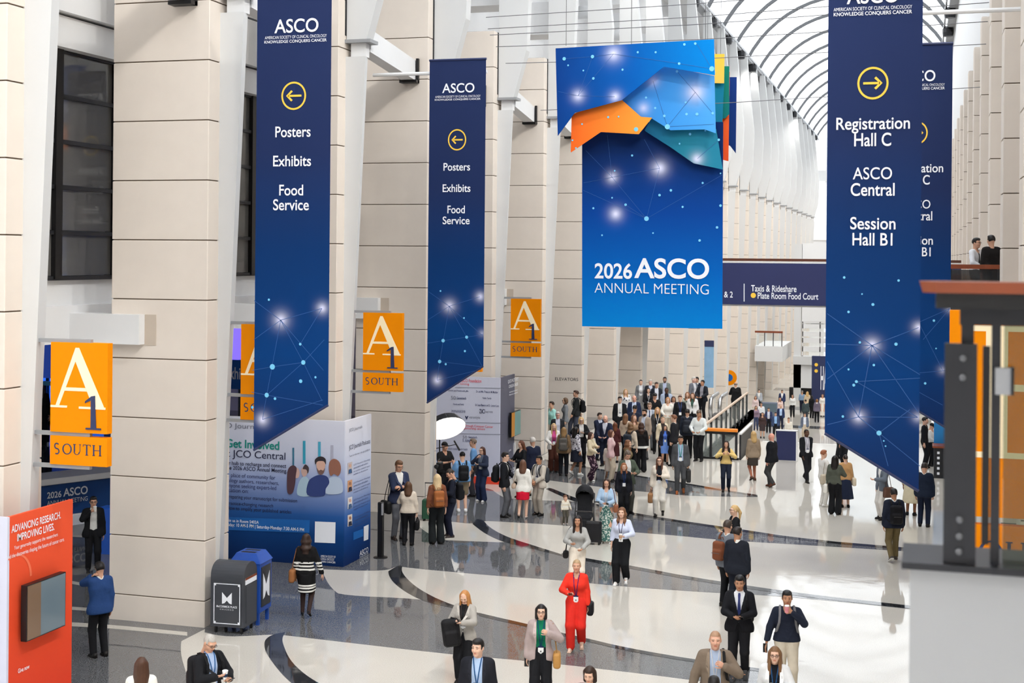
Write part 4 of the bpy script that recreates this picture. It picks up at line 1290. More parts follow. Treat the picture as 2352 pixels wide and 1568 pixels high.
# far wall graphics: round sign and tall poster
p = onX(1675, 867, -13.3)
rs = empty('round_sign', p, label='round orange and blue sign hanging by the far piers', cat='sign')
MB().lathe([(.55, 0), (.55, .06)], 24).build('disc', m_gold, rs)
MB().lathe([(.26, .06), (.26, .08)], 20).build('disc_centre', m_brightb, rs)
for c in rs.children:
    c.rotation_euler = (math.radians(90), 0, 0)
p = onX(1628, 890, -13.0)
po = empty('tall_poster', p, label='tall pale blue poster hanging on a distant pier above the crowd', cat='poster')
MB().box(-.3, 0, 0, .3, .03, 2.6).build('sheet', mat('poster_blue', (136, 178, 214), .6, noise=.2, nscale=2), po)
MB().box(-.3, -.01, 2.6, .3, .05, 3.0).build('head_strip', m_navy, po)
# ================================================================ PEOPLE: signed distance bodies meshed with surface nets
f32 = np.float32
def surface_nets(vol, org, h):
    nx, ny, nz = vol.shape
    acc = np.zeros((nx - 1, ny - 1, nz - 1, 3), f32)
    cnt = np.zeros((nx - 1, ny - 1, nz - 1), f32)
    ins = vol < 0
    faces_src = []
    for ax in range(3):
        sl0 = [slice(None)] * 3; sl1 = [slice(None)] * 3
        sl0[ax] = slice(0, -1); sl1[ax] = slice(1, None)
        a, b = vol[tuple(sl0)], vol[tuple(sl1)]
        cr = ins[tuple(sl0)] != ins[tuple(sl1)]
        idx = np.argwhere(cr)
        if len(idx) == 0:
            continue
        va, vb = a[cr], b[cr]
        t = va / (va - vb)
        pos = idx.astype(f32)
        pos[:, ax] += t
        o1, o2 = [x for x in range(3) if x != ax]
        dims = (nx, ny, nz)
        for d1 in (0, -1):
            for d2 in (0, -1):
                c = idx.copy()
                c[:, o1] += d1
                c[:, o2] += d2
                ok = (c[:, o1] >= 0) & (c[:, o2] >= 0) & (c[:, o1] < dims[o1] - 1) & (c[:, o2] < dims[o2] - 1)
                cc = c[ok]
                np.add.at(acc, (cc[:, 0], cc[:, 1], cc[:, 2]), pos[ok])
                np.add.at(cnt, (cc[:, 0], cc[:, 1], cc[:, 2]), 1)
        faces_src.append((ax, o1, o2, idx, va < 0))
    m = cnt > 0
    vid = -np.ones(cnt.shape, np.int32)
    vid[m] = np.arange(m.sum())
    verts = acc[m] / cnt[m][:, None] * h + np.asarray(org, f32)
    quads = []
    for ax, o1, o2, idx, neg in faces_src:
        dims = (nx, ny, nz)
        ok = (idx[:, o1] > 0) & (idx[:, o2] > 0) & (idx[:, o1] < dims[o1] - 1) & (idx[:, o2] < dims[o2] - 1)
        idx, neg = idx[ok], neg[ok]
        def V(d1, d2):
            c = idx.copy()
            c[:, o1] += d1
            c[:, o2] += d2
            return vid[c[:, 0], c[:, 1], c[:, 2]]
        q = np.stack([V(-1, -1), V(0, -1), V(0, 0), V(-1, 0)], 1)
        flip = neg if ax != 1 else ~neg
        q[~flip] = q[~flip][:, ::-1]
        quads.append(q)
    return verts, (np.concatenate(quads) if quads else np.zeros((0, 4), np.int32))

def grid(lo, hi, h):
    ax = [np.arange(lo[i] - 2 * h, hi[i] + 2.01 * h, h, dtype=f32) for i in range(3)]
    X, Y, Z = np.meshgrid(*ax, indexing='ij')
    return np.stack([X, Y, Z], -1), (ax[0][0], ax[1][0], ax[2][0])

def polygonize(fn, lo, hi, h):
    G, org = grid(lo, hi, h)
    return surface_nets(fn(G).astype(f32), org, h)

def cap(P, a, b, ra, rb, sy=1.0, yc=0.0):
    """tapered capsule; sy squashes it front to back"""
    a = np.asarray(a, f32); b = np.asarray(b, f32)
    if sy != 1.0:
        P = P * np.array([1, 1 / sy, 1], f32) - np.array([0, yc / sy - yc, 0], f32)
    ab = b - a
    L = float(ab @ ab) + 1e-9
    t = np.clip(((P - a) @ ab) / L, 0, 1)
    d = np.sqrt(((P - a - t[..., None] * ab) ** 2).sum(-1)) - (ra + t * (rb - ra))
    return d * (min(1, sy) if sy != 1.0 else 1)
def ellip(P, c, r):
    q = (P - np.asarray(c, f32)) / np.asarray(r, f32)
    return (np.sqrt((q ** 2).sum(-1)) - 1) * min(r)
def smin(a, b, k):
    h = np.clip(.5 + .5 * (b - a) / k, 0, 1)
    return b * (1 - h) + a * h - k * h * (1 - h)
def U(ds, k=.04):
    d = ds[0]
    for e in ds[1:]:
        d = smin(d, e, k)
    return d
def rbox(P, c, s, r):
    q = np.abs(P - np.asarray(c, f32)) - (np.asarray(s, f32) - r)
    return np.sqrt((np.maximum(q, 0) ** 2).sum(-1)) + np.minimum(q.max(-1), 0) - r

# ---------------------------------------------------------------- head template (centre of head at origin, facing +y)
def head_sdf(P):
    x = np.abs(P[..., 0])
    A = np.stack([x, P[..., 1], P[..., 2]], -1)
    d = ellip(P, (0, -.008, .025), (.076, .097, .098))
    d = smin(d, ellip(P, (0, .018, -.045), (.058, .072, .075)), .035)
    d = smin(d, ellip(P, (0, .058, -.092), (.026, .026, .022)), .03)
    d = smin(d, ellip(A, (.036, .062, -.022), (.026, .024, .024)), .025)      # cheeks
    d = smin(d, ellip(A, (.03, .078, .034), (.03, .014, .011)), .018)         # brow
    d = np.maximum(d, -ellip(A, (.031, .098, .012), (.018, .014, .012)))      # eye sockets
    d = smin(d, ellip(A, (.031, .072, .012), (.015, .016, .012)), .004)       # eyes
    d = smin(d, cap(P, (0, .088, .02), (0, .106, -.022), .009, .014), .012)   # nose
    d = smin(d, ellip(A, (.012, .092, -.028), (.010, .010, .008)), .008)
    d = smin(d, ellip(P, (0, .083, -.054), (.024, .011, .007)), .008)         # lips
    d = smin(d, ellip(P, (0, .080, -.066), (.020, .012, .008)), .008)
    d = smin(d, ellip(A, (.079, -.008, .002), (.011, .021, .032)), .008)      # ears
    d = smin(d, cap(P, (0, -.02, -.06), (0, -.03, -.19), .055, .058), .03)    # neck
    return d
HEADS = {}
def head_template(lod):
    if lod not in HEADS:
        h = (.007, .012, .02)[lod]
        v, q = polygonize(head_sdf, (-.1, -.12, -.19), (.1, .13, .13), h)
        c = v[q].mean(1)
        x, y, z = np.abs(c[:, 0]), c[:, 1], c[:, 2]
        mi = np.zeros(len(q), np.int32)
        mi[(z < -.028) & (y > .0) & (z > -.125) & (x > .022 - (z < -.07) * .05)] = 3      # beard area
        mi[(y > .07) & (x < .021) & (z < -.049) & (z > -.069)] = 1                          # lips
        mi[(y > .068) & (x > .014) & (x < .05) & (z > .033) & (z < .042)] = 2               # brows
        mi[(y > .068) & (x > .021) & (x < .043) & (z > .006) & (z < .018)] = 4              # eyes
        HEADS[lod] = (v, q, mi)
    return HEADS[lod]

# ---------------------------------------------------------------- hair templates
def hair_sdf(style):
    def f(P):
        x, y, z = P[..., 0], P[..., 1], P[..., 2]
        ax = np.abs(x)
        A = np.stack([ax, y, z], -1)
        shell = ellip(P, (0, -.016, .032), (.086, .104, .103))
        face = np.maximum(np.maximum(-(y - (.052 - np.maximum(z - .045, 0) * .75)), z - .085 - .0 * ax), ax - .2)
        cutf = -np.minimum(face, 1)
        def without_face(d, line=.062):
            # face opening: in front of the ears and below the hair line
            o = np.maximum(np.maximum(.035 - y, z - line), ax - .085)
            return np.maximum(d, -o)
        if style == 'cap':
            d = np.maximum(ellip(P, (0, -.012, .035), (.088, .108, .102)), -(z - .028))
            vis = np.maximum(ellip(P, (0, .10, .03), (.075, .085, .03)), np.abs(z - .035 + (y - .08) * .12) - .006)
            return np.minimum(d, vis)
        if style == 'buzz':
            s = ellip(P, (0, -.012, .030), (.080, .101, .1015))
            d = without_face(np.maximum(s, -(z + .03 + y * .35)), .068)
            return d
        if style == 'short':
            d = without_face(np.maximum(smin(shell, ellip(P, (0, .02, .10), (.066, .075, .036)), .03), -(z + .04 + y * .45)), .066)
            return d
        if style == 'balding':
            d = np.maximum(shell, -(z + .05 + y * .4))
            d = np.maximum(d, z - .055)
            return np.maximum(d, y - .02)
        if style == 'wavy':
            s = shell - .008 * np.sin(x * 90) * np.sin(z * 80 + 1) - .004
            d = without_face(np.maximum(s, -(z + .06 + y * .45)), .064)
            return d
        if style == 'bob':
            b = cap(A, (.055, -.02, .03), (.066, -.01, -.10), .05, .042)
            bk = ellip(P, (0, -.06, -.03), (.09, .07, .10))
            d = U([shell, b, bk], .03)
            d = np.maximum(d, -(z + .125))
            o = np.maximum(np.maximum(.028 - y, z - .062), ax - .058)
            return np.maximum(d, -o)
        if style in ('long', 'longf', 'longw'):
            w = .012 * np.sin(z * 45) if style == 'longw' else 0
            bk = np.maximum(cap(P, (0, -.05, 0), (0, -.10, -.22), .088, .098, .7, -.07), -(P[..., 2] + .29)) + w
            L = [shell, bk]
            L.append(cap(A, (.058, -.025, .02), (.088, -.045, -.22), .042, .042) + w)
            if style != 'long':
                L.append(cap(A, (.062, .0, .02), (.085, .062, -.29), .035, .032) + w)
            d = U(L, .035)
            o = np.maximum(np.maximum(.03 - y, z - .062), ax - .054)
            o2 = np.maximum(np.maximum(ax - .052, .0 - y), z - .03)
            return np.maximum(np.maximum(d, -o), -o2)
        if style == 'pony':
            s = np.maximum(shell, -(z + .055 + y * .4))
            t = cap(P, (0, -.10, .04), (0, -.15, -.06), .035, .04)
            t = smin(t, cap(P, (0, -.15, -.06), (0, -.135, -.24), .04, .018), .02)
            d = without_face(s, .064)
            return smin(d, t, .015)
        if style == 'bun':
            s = np.maximum(ellip(P, (0, -.014, .030), (.082, .102, .101)), -(z + .055 + y * .4))
            d = without_face(s, .066)
            return smin(d, ellip(P, (0, -.118, .03), (.042, .036, .042)), .012)
        if style == 'kid':
            d = without_face(np.maximum(shell, -(z + .055 + y * .4)), .050)
            return d
        return shell
    return f
HAIRS = {}
def hair_template(style, lod):
    if (style, lod) not in HAIRS:
        h = (.0105, .0155, .024)[lod]
        zlo = -.36 if style.startswith('long') else (-.28 if style == 'pony' else -.15)
        HAIRS[(style, lod)] = polygonize(hair_sdf(style), (-.14, -.21, zlo), (.14, .21, .16), h)
    return HAIRS[(style, lod)]
def hair_mat(c):
    key = 'hair_%d_%d_%d' % tuple(c)
    if key in MATS:
        return MATS[key]
    m = mat(key, tuple(x / 255 for x in c), .42, spec=.4)
    nt = m.node_tree
    tc = nt.nodes.new('ShaderNodeTexCoord')
    mp = nt.nodes.new('ShaderNodeMapping')
    mp.inputs['Scale'].default_value = (90, 90, 7)
    n = nt.nodes.new('ShaderNodeTexNoise')
    n.inputs['Scale'].default_value = 1
    n.inputs['Detail'].default_value = 2
    nt.links.new(tc.outputs['Object'], mp.inputs[0]); nt.links.new(mp.outputs[0], n.inputs[0])
    mx = nt.nodes.new('ShaderNodeMix'); mx.data_type = 'RGBA'
    C = m.node_tree.nodes['Principled BSDF'].inputs['Base Color'].default_value
    mx.inputs[6].default_value = (C[0] * .55, C[1] * .55, C[2] * .55, 1)
    mx.inputs[7].default_value = (min(1, C[0] * 1.45), min(1, C[1] * 1.4), min(1, C[2] * 1.35), 1)
    nt.links.new(n.outputs['Fac'], mx.inputs[0])
    nt.links.new(mx.outputs[2], nt.nodes['Principled BSDF'].inputs['Base Color'])
    bp = nt.nodes.new('ShaderNodeBump'); bp.inputs['Strength'].default_value = .5; bp.inputs['Distance'].default_value = .01
    nt.links.new(n.outputs['Fac'], bp.inputs['Height']); nt.links.new(bp.outputs[0], nt.nodes['Principled BSDF'].inputs['Normal'])
    return m

# ---------------------------------------------------------------- hand template: wrist at origin, fingers towards -z, palm faces +x, thumb on +y
def hand_template(curl, lod):
    mb = MB()
    n = 6 if lod == 0 else 4
    rings = [((0, 0, .015), .022, .028), ((0, 0, -.03), .016, .036), ((0, 0, -.07), .015, .041), ((0, 0, -.092), .012, .039)]
    v, f = [], []
    for (c, rx, ry) in rings:
        for k in range(8):
            t = 2 * math.pi * k / 8
            v.append((c[0] + rx * math.cos(t), c[1] + ry * math.sin(t), c[2]))
    for i in range(3):
        for k in range(8):
            j = (k + 1) % 8
            f.append((i * 8 + j, i * 8 + k, (i + 1) * 8 + k, (i + 1) * 8 + j))
    f.append(tuple(range(8))); f.append(tuple(range(31, 23, -1)))
    mb.add(v, f)
    for fy, L, r in ((.029, .074, .0088), (.010, .084, .0092), (-.010, .078, .0088), (-.028, .060, .0078)):
        p = Vector((0.001, fy, -.085))
        pts, a = [p.copy()], 0.0
        for s, cf in ((.45, .8), (.32, 1.0), (.23, .8)):
            a += curl * cf
            p = p + Vector((math.sin(a), 0, -math.cos(a))) * (L * s)
            pts.append(p.copy())
        mb.tube(pts, [r, r * .98, r * .9, r * .7], n)
    c2 = .35 + curl * .5
    mb.tube([(0.006, .022, -.02), (.016, .048, -.045), (.016 + .02 * c2, .060, -.074), (.018 + .04 * c2, .062, -.098)], [.012, .0115, .0102, .0075], n)
    return np.array(mb.v, f32), mb.f
HANDS = {}
def hand(curl, lod):
    k = (round(curl, 2), lod)
    if k not in HANDS:
        HANDS[k] = hand_template(curl, lod)
    return HANDS[k]

def shoe_mesh(kind, c, lod, sole=(30, 28, 28)):
    key = ('shoe', kind, tuple(c), lod, tuple(sole))
    if key in MATS:
        return MATS[key]
    h = (.012, .019, .028)[lod]
    def f(P):
        d = cap(P, (0, -.045, .045), (0, .135, .03), .042, .032, 1)
        d = smin(d, cap(P, (0, -.035, .055), (0, .045, .085), .046, .044), .03)
        s = rbox(P, (0, .045, .012), (.042, .128, .014), .013)
        d = np.minimum(d, s)
        if kind == 'pump':
            d = cap(P, (0, -.04, .05), (0, .14, .018), .032, .024)
            d = np.maximum(d, -ellip(P, (0, .02, .075), (.024, .06, .028)))
            d = np.minimum(d, cap(P, (0, -.06, .05), (0, -.065, 0), .014, .008))
        return np.maximum(d, -P[..., 2])
    v, q = polygonize(f, (-.065, -.11, -.01), (.065, .19, .15), h)
    cz = v[q].mean(1)[:, 2]
    me = mesh('shoe', v, q, [cloth(c, .45), cloth(sole, .6)], True, (cz < .02).astype(np.int32))
    MATS[key] = me
    return me

def ik(a, b, l1, l2, hint):
    a, b, hint = Vector(a), Vector(b), Vector(hint)
    d = b - a
    L = d.length
    mx = (l1 + l2) * .995
    if L > mx:
        b = a + d * (mx / L)
        d = b - a
        L = mx
    u = d / L
    c = (l1 * l1 - l2 * l2 + L * L) / (2 * L)
    hh = math.sqrt(max(l1 * l1 - c * c, 0))
    n = hint - u * hint.dot(u)
    n = n.normalized() if n.length > 1e-5 else Vector((0, 1, 0))
    return a + u * c + n * hh, b

# arm poses for the person's RIGHT arm (x positive); mirrored for the left: wrist, elbow hint, curl
ARMS = {
    'down': ((.235, .03, .84), (.5, -.6, 0), .35), 'out': ((.34, .06, .88), (.6, -.5, 0), .3), 'phone': ((.075, .30, 1.13), (.7, -.3, -.6), .75), 'phone1': ((.13, .30, 1.16), (.7, -.3, -.6), .85),
    'chest': ((.06, .27, 1.22), (.8, -.1, -.6), .8), 'mouth': ((.075, .235, 1.45), (.75, .1, -.7), .8), 'ear': ((.135, .075, 1.50), (.45, .5, -1), .8), 'strap': ((.125, .19, 1.32), (.8, -.1, -.7), .95),
    'cross': ((-.06, .21, 1.20), (.7, 0, -.7), .6), 'pocket': ((.225, .07, .90), (.6, -.7, 0), .7), 'swf': ((.23, .20, .87), (.4, -.8, 0), .4), 'swb': ((.24, -.19, .88), (.5, -.8, 0), .4),
    'clasp': ((.045, .23, 1.02), (.8, -.3, -.2), .8), 'back': ((.16, -.16, .95), (.7, -.6, 0), .5), 'carry': ((.255, .02, .80), (.5, -.5, 0), 1.1), 'point': ((.2, .48, 1.12), (.6, -.2, -.7), .4),
    'hip': ((.19, .04, 1.03), (1, -.5, 0), .6), 'chin': ((.05, .2, 1.42), (.7, .1, -.7), .9), 'hold': ((.14, .27, 1.05), (.7, -.4, -.3), .8), 'up': ((.16, .34, 1.38), (.7, -.2, -.7), .8), 'lookdn': ((.05, .33, 1.22), (.8, -.2, -.5), .9),
}

def place(x, foot=None, head=None, h=1.7, z=0.0):
    """where the person stands and how tall: from the foot pixel and/or the head top pixel"""
    if foot is not None:
        p = onz(x, foot, z)
        if head is not None:
            s = FPX / (p - CAM).dot(FWD)
            h = (foot - head) / s * 1.0
        return p, h
    best = None
    for e in (0, .02, -.02, .04, -.04, .06, -.06, .09, -.09, .12):
        p = onz(x, head, z + h + e)
        p.z = z
        m = min([(p.xy - o).length for o in SPOTS] or [9])
        if best is None or m > best[0] + .03:
            best = (m, p, h + e)
        if m > .52:
            break
    return best[1], best[2]
SPOTS = []

PEOPLE = 0
def person(label, x, foot=None, head=None, h=1.7, z=0.0, face=0, sex='m', top=('jacket', (40, 42, 50), (225, 228, 235)), bot=('trousers', (30, 31, 36)), hair=('short', (40, 30, 25)),
           skin=(214, 168, 142), arms=('down', 'down'), walk=0.0, lod=0, shoes=('shoe', (26, 24, 24)), hturn=0, hnod=0, lany=None, tie=None, glasses=False, beard=False, legs=None, slim=1.0,
           wide=0.0, hem=None, group=None, hs=1.0, stripes=None, badge=True, lean=0.0, pos=None):
    global PEOPLE
    PEOPLE += 1
    p, h = place(x, foot, head, h, z) if pos is None else (Vector(pos), h)
    S = h / 1.75
    SPOTS.append(p.xy.copy())
    to = CAM - p
    rz = math.atan2(to.y, to.x) - math.pi / 2 + math.radians(face)
    root = empty('person', p, rz, S, label=label, cat='person', group=group)
    fem = sex == 'f'
    kid = sex == 'k'
    vox = (.0175, .026, .038)[lod]
    sh = .148 if fem else .170
    # ---- skeleton
    ln = lean
    def tw(v):      # lean the upper body forward about the hips
        if not ln:
            return Vector(v)
        v = Vector(v)
        if v.z < .92:
            return v
        t = math.radians(ln)
        y, zz = v.y, v.z - .92
        return Vector((v.x, y * math.cos(t) + zz * math.sin(t), .92 + zz * math.cos(t) - y * math.sin(t)))
    st = walk
    ank = {1: Vector((.095, st * .30, .09 if st >= 0 else .15)), -1: Vector((-.095, -st * .30, .09 if st <= 0 else .15))}
    if st == 0:
        ank = {1: Vector((.105, .0, .085)), -1: Vector((-.105, .02, .085))}
    knee = {}
    for s in (1, -1):
        hp = Vector((.088 * s, 0, .92 - abs(st) * .035))
        knee[s], ank[s] = ik(hp, ank[s], .43, .425, (0.05 * s, 1, 0))
    wr, el, shd, curl = {}, {}, {}, {}
    for s, nm in ((1, arms[1]), (-1, arms[0])):
        w, hint, cu = ARMS[nm]
        shd[s] = tw((sh * s, -.005, 1.415))
        tgt = Vector((w[0] * s, w[1], w[2]))
        if kid:
            tgt = Vector((w[0] * s * 1.1, w[1], w[2]))
        tgt = tw(tgt)
        el[s], wr[s] = ik(shd[s], tgt, .285, .255, (hint[0] * s, hint[1], hint[2]))
        curl[s] = cu
    hc = tw((0, .018, 1.632))
    sw = slim * (.93 if fem else 1.0)
    ty, tyc = .78, 0.0
    def tcap(P, hx, zc, r, infl=0):
        a, b = tw((-hx, 0, zc)), tw((hx, 0, zc))
        return cap(P, a, b, r + infl, r + infl, ty, a.y)
    def torso(P, infl=0.0, low=.93):
        L = [tcap(P, .075 * sw, low, .112 * sw, infl), tcap(P, .052 * sw, 1.10, (.098 if fem else .112) * sw, infl), tcap(P, .08 * sw, 1.29, .116 * sw, infl), tcap(P, sh - .06, 1.42, .056, infl)]
        if fem:
            L.append(tcap(P, .08, 1.27, .08, infl) if False else cap(P, tw((-.062, .055, 1.275)), tw((.062, .055, 1.275)), .068 + infl, .068 + infl))
        return U(L, .07)
    def arm(P, s, infl=0.0, frac=1.0, cuff=0.0):
        e, w = el[s], wr[s]
        w2 = e + (w - e) * frac
        u = cap(P, shd[s], e, .056 + infl, .044 + infl)
        if frac <= 0:
            return cap(P, shd[s], shd[s] + (e - shd[s]) * (1 + frac), .058 + infl, .052 + infl)
        return smin(u, cap(P, e, w2, .043 + infl, .031 + infl + cuff), .02)
    def leg(P, s, r=(.09, .062, .042), end=1.0):
        hp = Vector((.088 * s, 0, .92))
        k, a = knee[s], ank[s]
        a2 = k + (a - k) * end
        return smin(cap(P, hp, k, r[0], r[1]), cap(P, k, a2, r[1], r[2]), .03)
    allp = [shd[1], shd[-1], el[1], el[-1], wr[1], wr[-1], hc]
    def bounds(pts, m):
        a = np.array([list(q) for q in pts])
        return a.min(0) - m, a.max(0) + m
    # ---- body: one continuous surface with head and hands
    def body(P):
        d = torso(P)
        d = smin(d, cap(P, tw((0, -.01, 1.42)), tw((0, .0, 1.55)), .056, .052), .04)
        for s in (1, -1):
            d = smin(d, arm(P, s), .03)
            d = smin(d, leg(P, s), .03)
            toe = ank[s] + Vector((0, .12, -.045))
            d = smin(d, cap(P, ank[s] + Vector((0, -.02, -.03)), toe, .032, .022), .03)
        return d
    bare = bot[0] in ('skirt', 'shorts', 'dress') or top[0] in ('tee', 'sleeveless')
    bv = vox * (1.15 if (bare and lod < 2) else (1.9 if lod < 2 else 1.3))
    lo, hi = bounds(allp + [ank[1], ank[-1], Vector((0, .2, 0))], .14)
    lo[2], hi[2] = .0, 1.56
    v, q = polygonize(body, lo, hi, bv)
    mi = np.zeros(len(q), np.int32)
    if legs is not None:
        mi[v[q].mean(1)[:, 2] < .9] = 5
    hv, hq, hm = head_template(lod)
    R = (Matrix.Rotation(math.radians(-hnod), 3, 'X'))
    R = Matrix.Rotation(math.radians(hturn), 3, 'Z') @ R
    Rn = np.array(R, f32)
    hsc = 1.0 * hs * (.97 if fem else 1.0)
    hc_np = np.array(hc, f32)
    hv2 = (hv * hsc) @ Rn.T + hc_np
    n = len(v) + len(hv2)
    vv = [v, hv2]
    li = [q.ravel(), (hq + len(v)).ravel()]
    lt = [np.full(len(q) + len(hq), 4, np.int32)]
    mm = [mi, hm]
    if lod < 2:
        for s in (1, -1):
            d = (wr[s] - el[s]).normalized()
            xin = Vector((-s, 0, 0)) if abs(d.z) > .6 else Vector((-s * .6, -.2, -.5))
            if arms[1 if s > 0 else 0] in ('phone', 'phone1', 'chest', 'hold', 'lookdn', 'up'):
                xin = Vector((-s * .55, -.1, .8))
            if arms[1 if s > 0 else 0] in ('mouth', 'ear', 'chin', 'strap'):
                xin = Vector((-s * .7, -.7, .0))
            xin = (xin - d * xin.dot(d)).normalized()
            yy = (-d).cross(xin)
            if s < 0:
                yy = -yy
            hvv, hff = hand(curl[s], lod)
            T = np.array([[xin.x, yy.x, -d.x], [xin.y, yy.y, -d.y], [xin.z, yy.z, -d.z]], f32)
            w = (hvv * (1.0 if not fem else .92) * (.6 if kid else 1)) @ T.T + np.array(wr[s] + d * .01, f32)
            vv.append(w)
            fl = np.linalg.det(T) < 0
            li.append(np.array([i + n for ff in hff for i in (ff[::-1] if fl else ff)], np.int32))
            lt.append(np.array([len(ff) for ff in hff], np.int32))
            mm.append(np.zeros(len(hff), np.int32))
            n += len(w)
    hcol = hair[1]
    sk = skinm(skin)
    lip = skinm(tuple(int(a * b) for a, b in zip(skin, (.90, .72, .70))))
    brow = skinm(tuple(int(a * .5 + min(130, b) * .5) for a, b in zip(skin, hcol)))
    bd = hair_mat(hcol) if beard else sk
    eye = mat('eye_dark', (72, 56, 50), .3)
    lg = cloth(legs) if legs is not None else sk
    obj('body', mesh('body', np.concatenate(vv), (np.concatenate(li), np.concatenate(lt)), [sk, lip, brow, bd, eye, lg], True, np.concatenate(mm)), root)
    # ---- hair
    if hair[0] != 'bald':
        a, b = hair_template(hair[0], lod)
        # long hair hangs straight even when the head nods
        Rh = Rn if not hair[0].startswith('long') else np.array(Matrix.Rotation(math.radians(hturn), 3, 'Z') @ Matrix.Rotation(math.radians(-hnod * .5), 3, 'X'), f32)
        hh_ = (a * hsc) @ Rh.T + hc_np
        nm = 'cap' if hair[0] == 'cap' else 'hair'
        obj(nm, mesh(nm, hh_, b, hair_mat(hcol) if nm == 'hair' else cloth(hcol), True), root)
        if nm == 'cap':
            a, b = hair_template('buzz', lod)
            obj('hair', mesh('hair', (a * hsc * .985) @ Rn.T + hc_np, b, hair_mat((70, 55, 45)), True), root)
    # ---- lower garment
    kind = bot[0]
    bc = cloth(bot[1])
    if kind in ('trousers', 'wide', 'shorts'):
        r = {'trousers': (.105, .078, .066), 'wide': (.108, .088, .10), 'shorts': (.115, .10, .1)}[kind]
        r = tuple(a + wide for a in r)
        def low(P):
            d = U([leg(P, 1, r, .97), leg(P, -1, r, .97)], .02)
            hipd = U([tcap(P, .075 * sw, .93, .124 * sw), tcap(P, .055 * sw, 1.06, .11 * sw)], .05)
            d = smin(d, hipd, .05)
            d = np.maximum(d, P[..., 2] - 1.07)
            if kind == 'shorts':
                d = np.maximum(d, .50 - P[..., 2])
            return d
        lo, hi = bounds([ank[1], ank[-1], knee[1], knee[-1], Vector((.1, 0, .95)), Vector((-.1, 0, .95))], .16)
        hi[2] = 1.1
        lo[2] = .03
        a, b = polygonize(low, lo, hi, vox)
        obj('shorts' if kind == 'shorts' else 'trousers', mesh('trousers', a, b, bc, True), root)
    elif kind in ('skirt', 'dress'):
        zh, rh = bot[2], bot[3]
        tz_ = hem if hem is not None else {'jacket': .82, 'coat': .62, 'open': .82, 'sweater': .90, 'tee': .88}.get(top[0], 1.2)
        tuckz = tz_ + .015
        def low(P):
            xx, yy, zz = P[..., 0], P[..., 1], P[..., 2]
            t = np.clip((1.02 - zz) / (1.02 - zh), 0, 1)
            rad = -np.where(zz > tuckz, .03, 0.0) + .128 * sw + (rh - .128 * sw) * t ** .8 + .035 * np.sin(np.minimum(t * 2.2, 1) * math.pi / 2) * (1 - t)
            fold = .012 * np.sin(np.arctan2(yy, xx) * 9) * t if rh > .24 else 0
            d = np.sqrt(xx ** 2 + ((yy - 0) / .84) ** 2) - rad - fold
            d = d * .8
            if zh > .3:
                for s in (1, -1):
                    hp = Vector((.088 * s, 0, .92))
                    d = smin(d, smin(cap(P, hp, knee[s], .115, .088), cap(P, knee[s], ank[s], .088, .07), .02), .03)
            return np.maximum(np.maximum(d, zz - 1.08), zh - zz)
        m_ = max(rh, .2) + .06
        a, b = polygonize(low, np.array([-m_, -m_, zh - .02]), np.array([m_, m_, 1.1]), vox)
        mats = [bc]
        mi2 = None
        if stripes:
            cz = a[b].mean(1)[:, 2]
            mats.append(cloth((235, 235, 230)))
            mi2 = np.zeros(len(b), np.int32)
            for z0, z1 in stripes:
                mi2[(cz > z0) & (cz < z1)] = 1
        obj('skirt', mesh('skirt', a, b, mats, True, mi2), root)
    # ---- upper garments
    tk = top[0]
    topc = cloth(top[1])
    hemz = hem if hem is not None else {'jacket': .82, 'coat': .62, 'open': .82, 'sweater': .90, 'shirt': .97, 'tee': .88, 'sleeveless': .97, 'blouse': .98, 'hoodie': .88}.get(tk, .9)
    tuck = tk in ('shirt', 'blouse', 'sleeveless')
    outer = tk in ('jacket', 'coat', 'open')
    inf = .030 if outer else (.018 if tuck else .024)
    frac = {'tee': -.42, 'sleeveless': None}.get(tk, .93)
    def upper(P, front=True):
        d = torso(P, inf)
        if not tuck:
            lowr = .128 * sw + (.014 if outer else .004)
            d = smin(d, tcap(P, .07 * sw, max(hemz, .86) + .02, lowr), .06)
            if hemz < .84:
                d = smin(d, tcap(P, .065 * sw, hemz + .02, lowr + (.02 if hemz < .7 else .004)), .10)
        if frac is not None:
            for s in (1, -1):
                d = smin(d, arm(P, s, inf * .62 + .004, frac, .008 if tk in ('blouse', 'open') else .002), .025)
        nd = cap(P, tw((0, .015, 1.41)), tw((0, .045, 1.62)), .062, .07)
        d = np.maximum(d, -nd)
        d = np.maximum(d, hemz - P[..., 2])
        if outer:
            zz = P[..., 2]
            if tk == 'open':
                w = np.where(zz > 1.2, .075, .072 + (1.2 - zz) * .06)
            else:
                w = np.where(zz > 1.1, (zz - 1.08) * .24, np.where(zz > 1.02, .004, (1.02 - zz) * .28))
            dd = np.maximum(np.abs(P[..., 0]) - w, .02 - (P[..., 1] - (tw((0, 0, 1.2)).y if ln else 0)))
            d = np.maximum(d, -dd)
        return d
    lo, hi = bounds([shd[1], shd[-1], el[1], el[-1], wr[1], wr[-1], Vector((.15, .0, hemz)), Vector((-.15, 0, hemz))], .14)
    lo[1] = min(lo[1], -.19); hi[1] = max(hi[1], .2)
    lo[2] = min(lo[2], hemz - .03) if frac and frac > 0 else hemz - .03
    hi[2] = max(1.56, hi[2])
    a, b = polygonize(upper, lo, hi, vox)
    mats = [topc]
    mi2 = None
    gname = {'jacket': 'jacket', 'open': 'jacket', 'coat': 'coat', 'tee': 't_shirt', 'hoodie': 'hoodie', 'sweater': 'sweater', 'blouse': 'blouse'}.get(tk, 'shirt')
    if stripes:
        c3 = a[b].mean(1)
        mats.append(cloth((235, 235, 230)))
        mi2 = np.zeros(len(b), np.int32)
        for z0, z1 in stripes:
            mi2[(c3[:, 2] > z0) & (c3[:, 2] < z1)] = 1
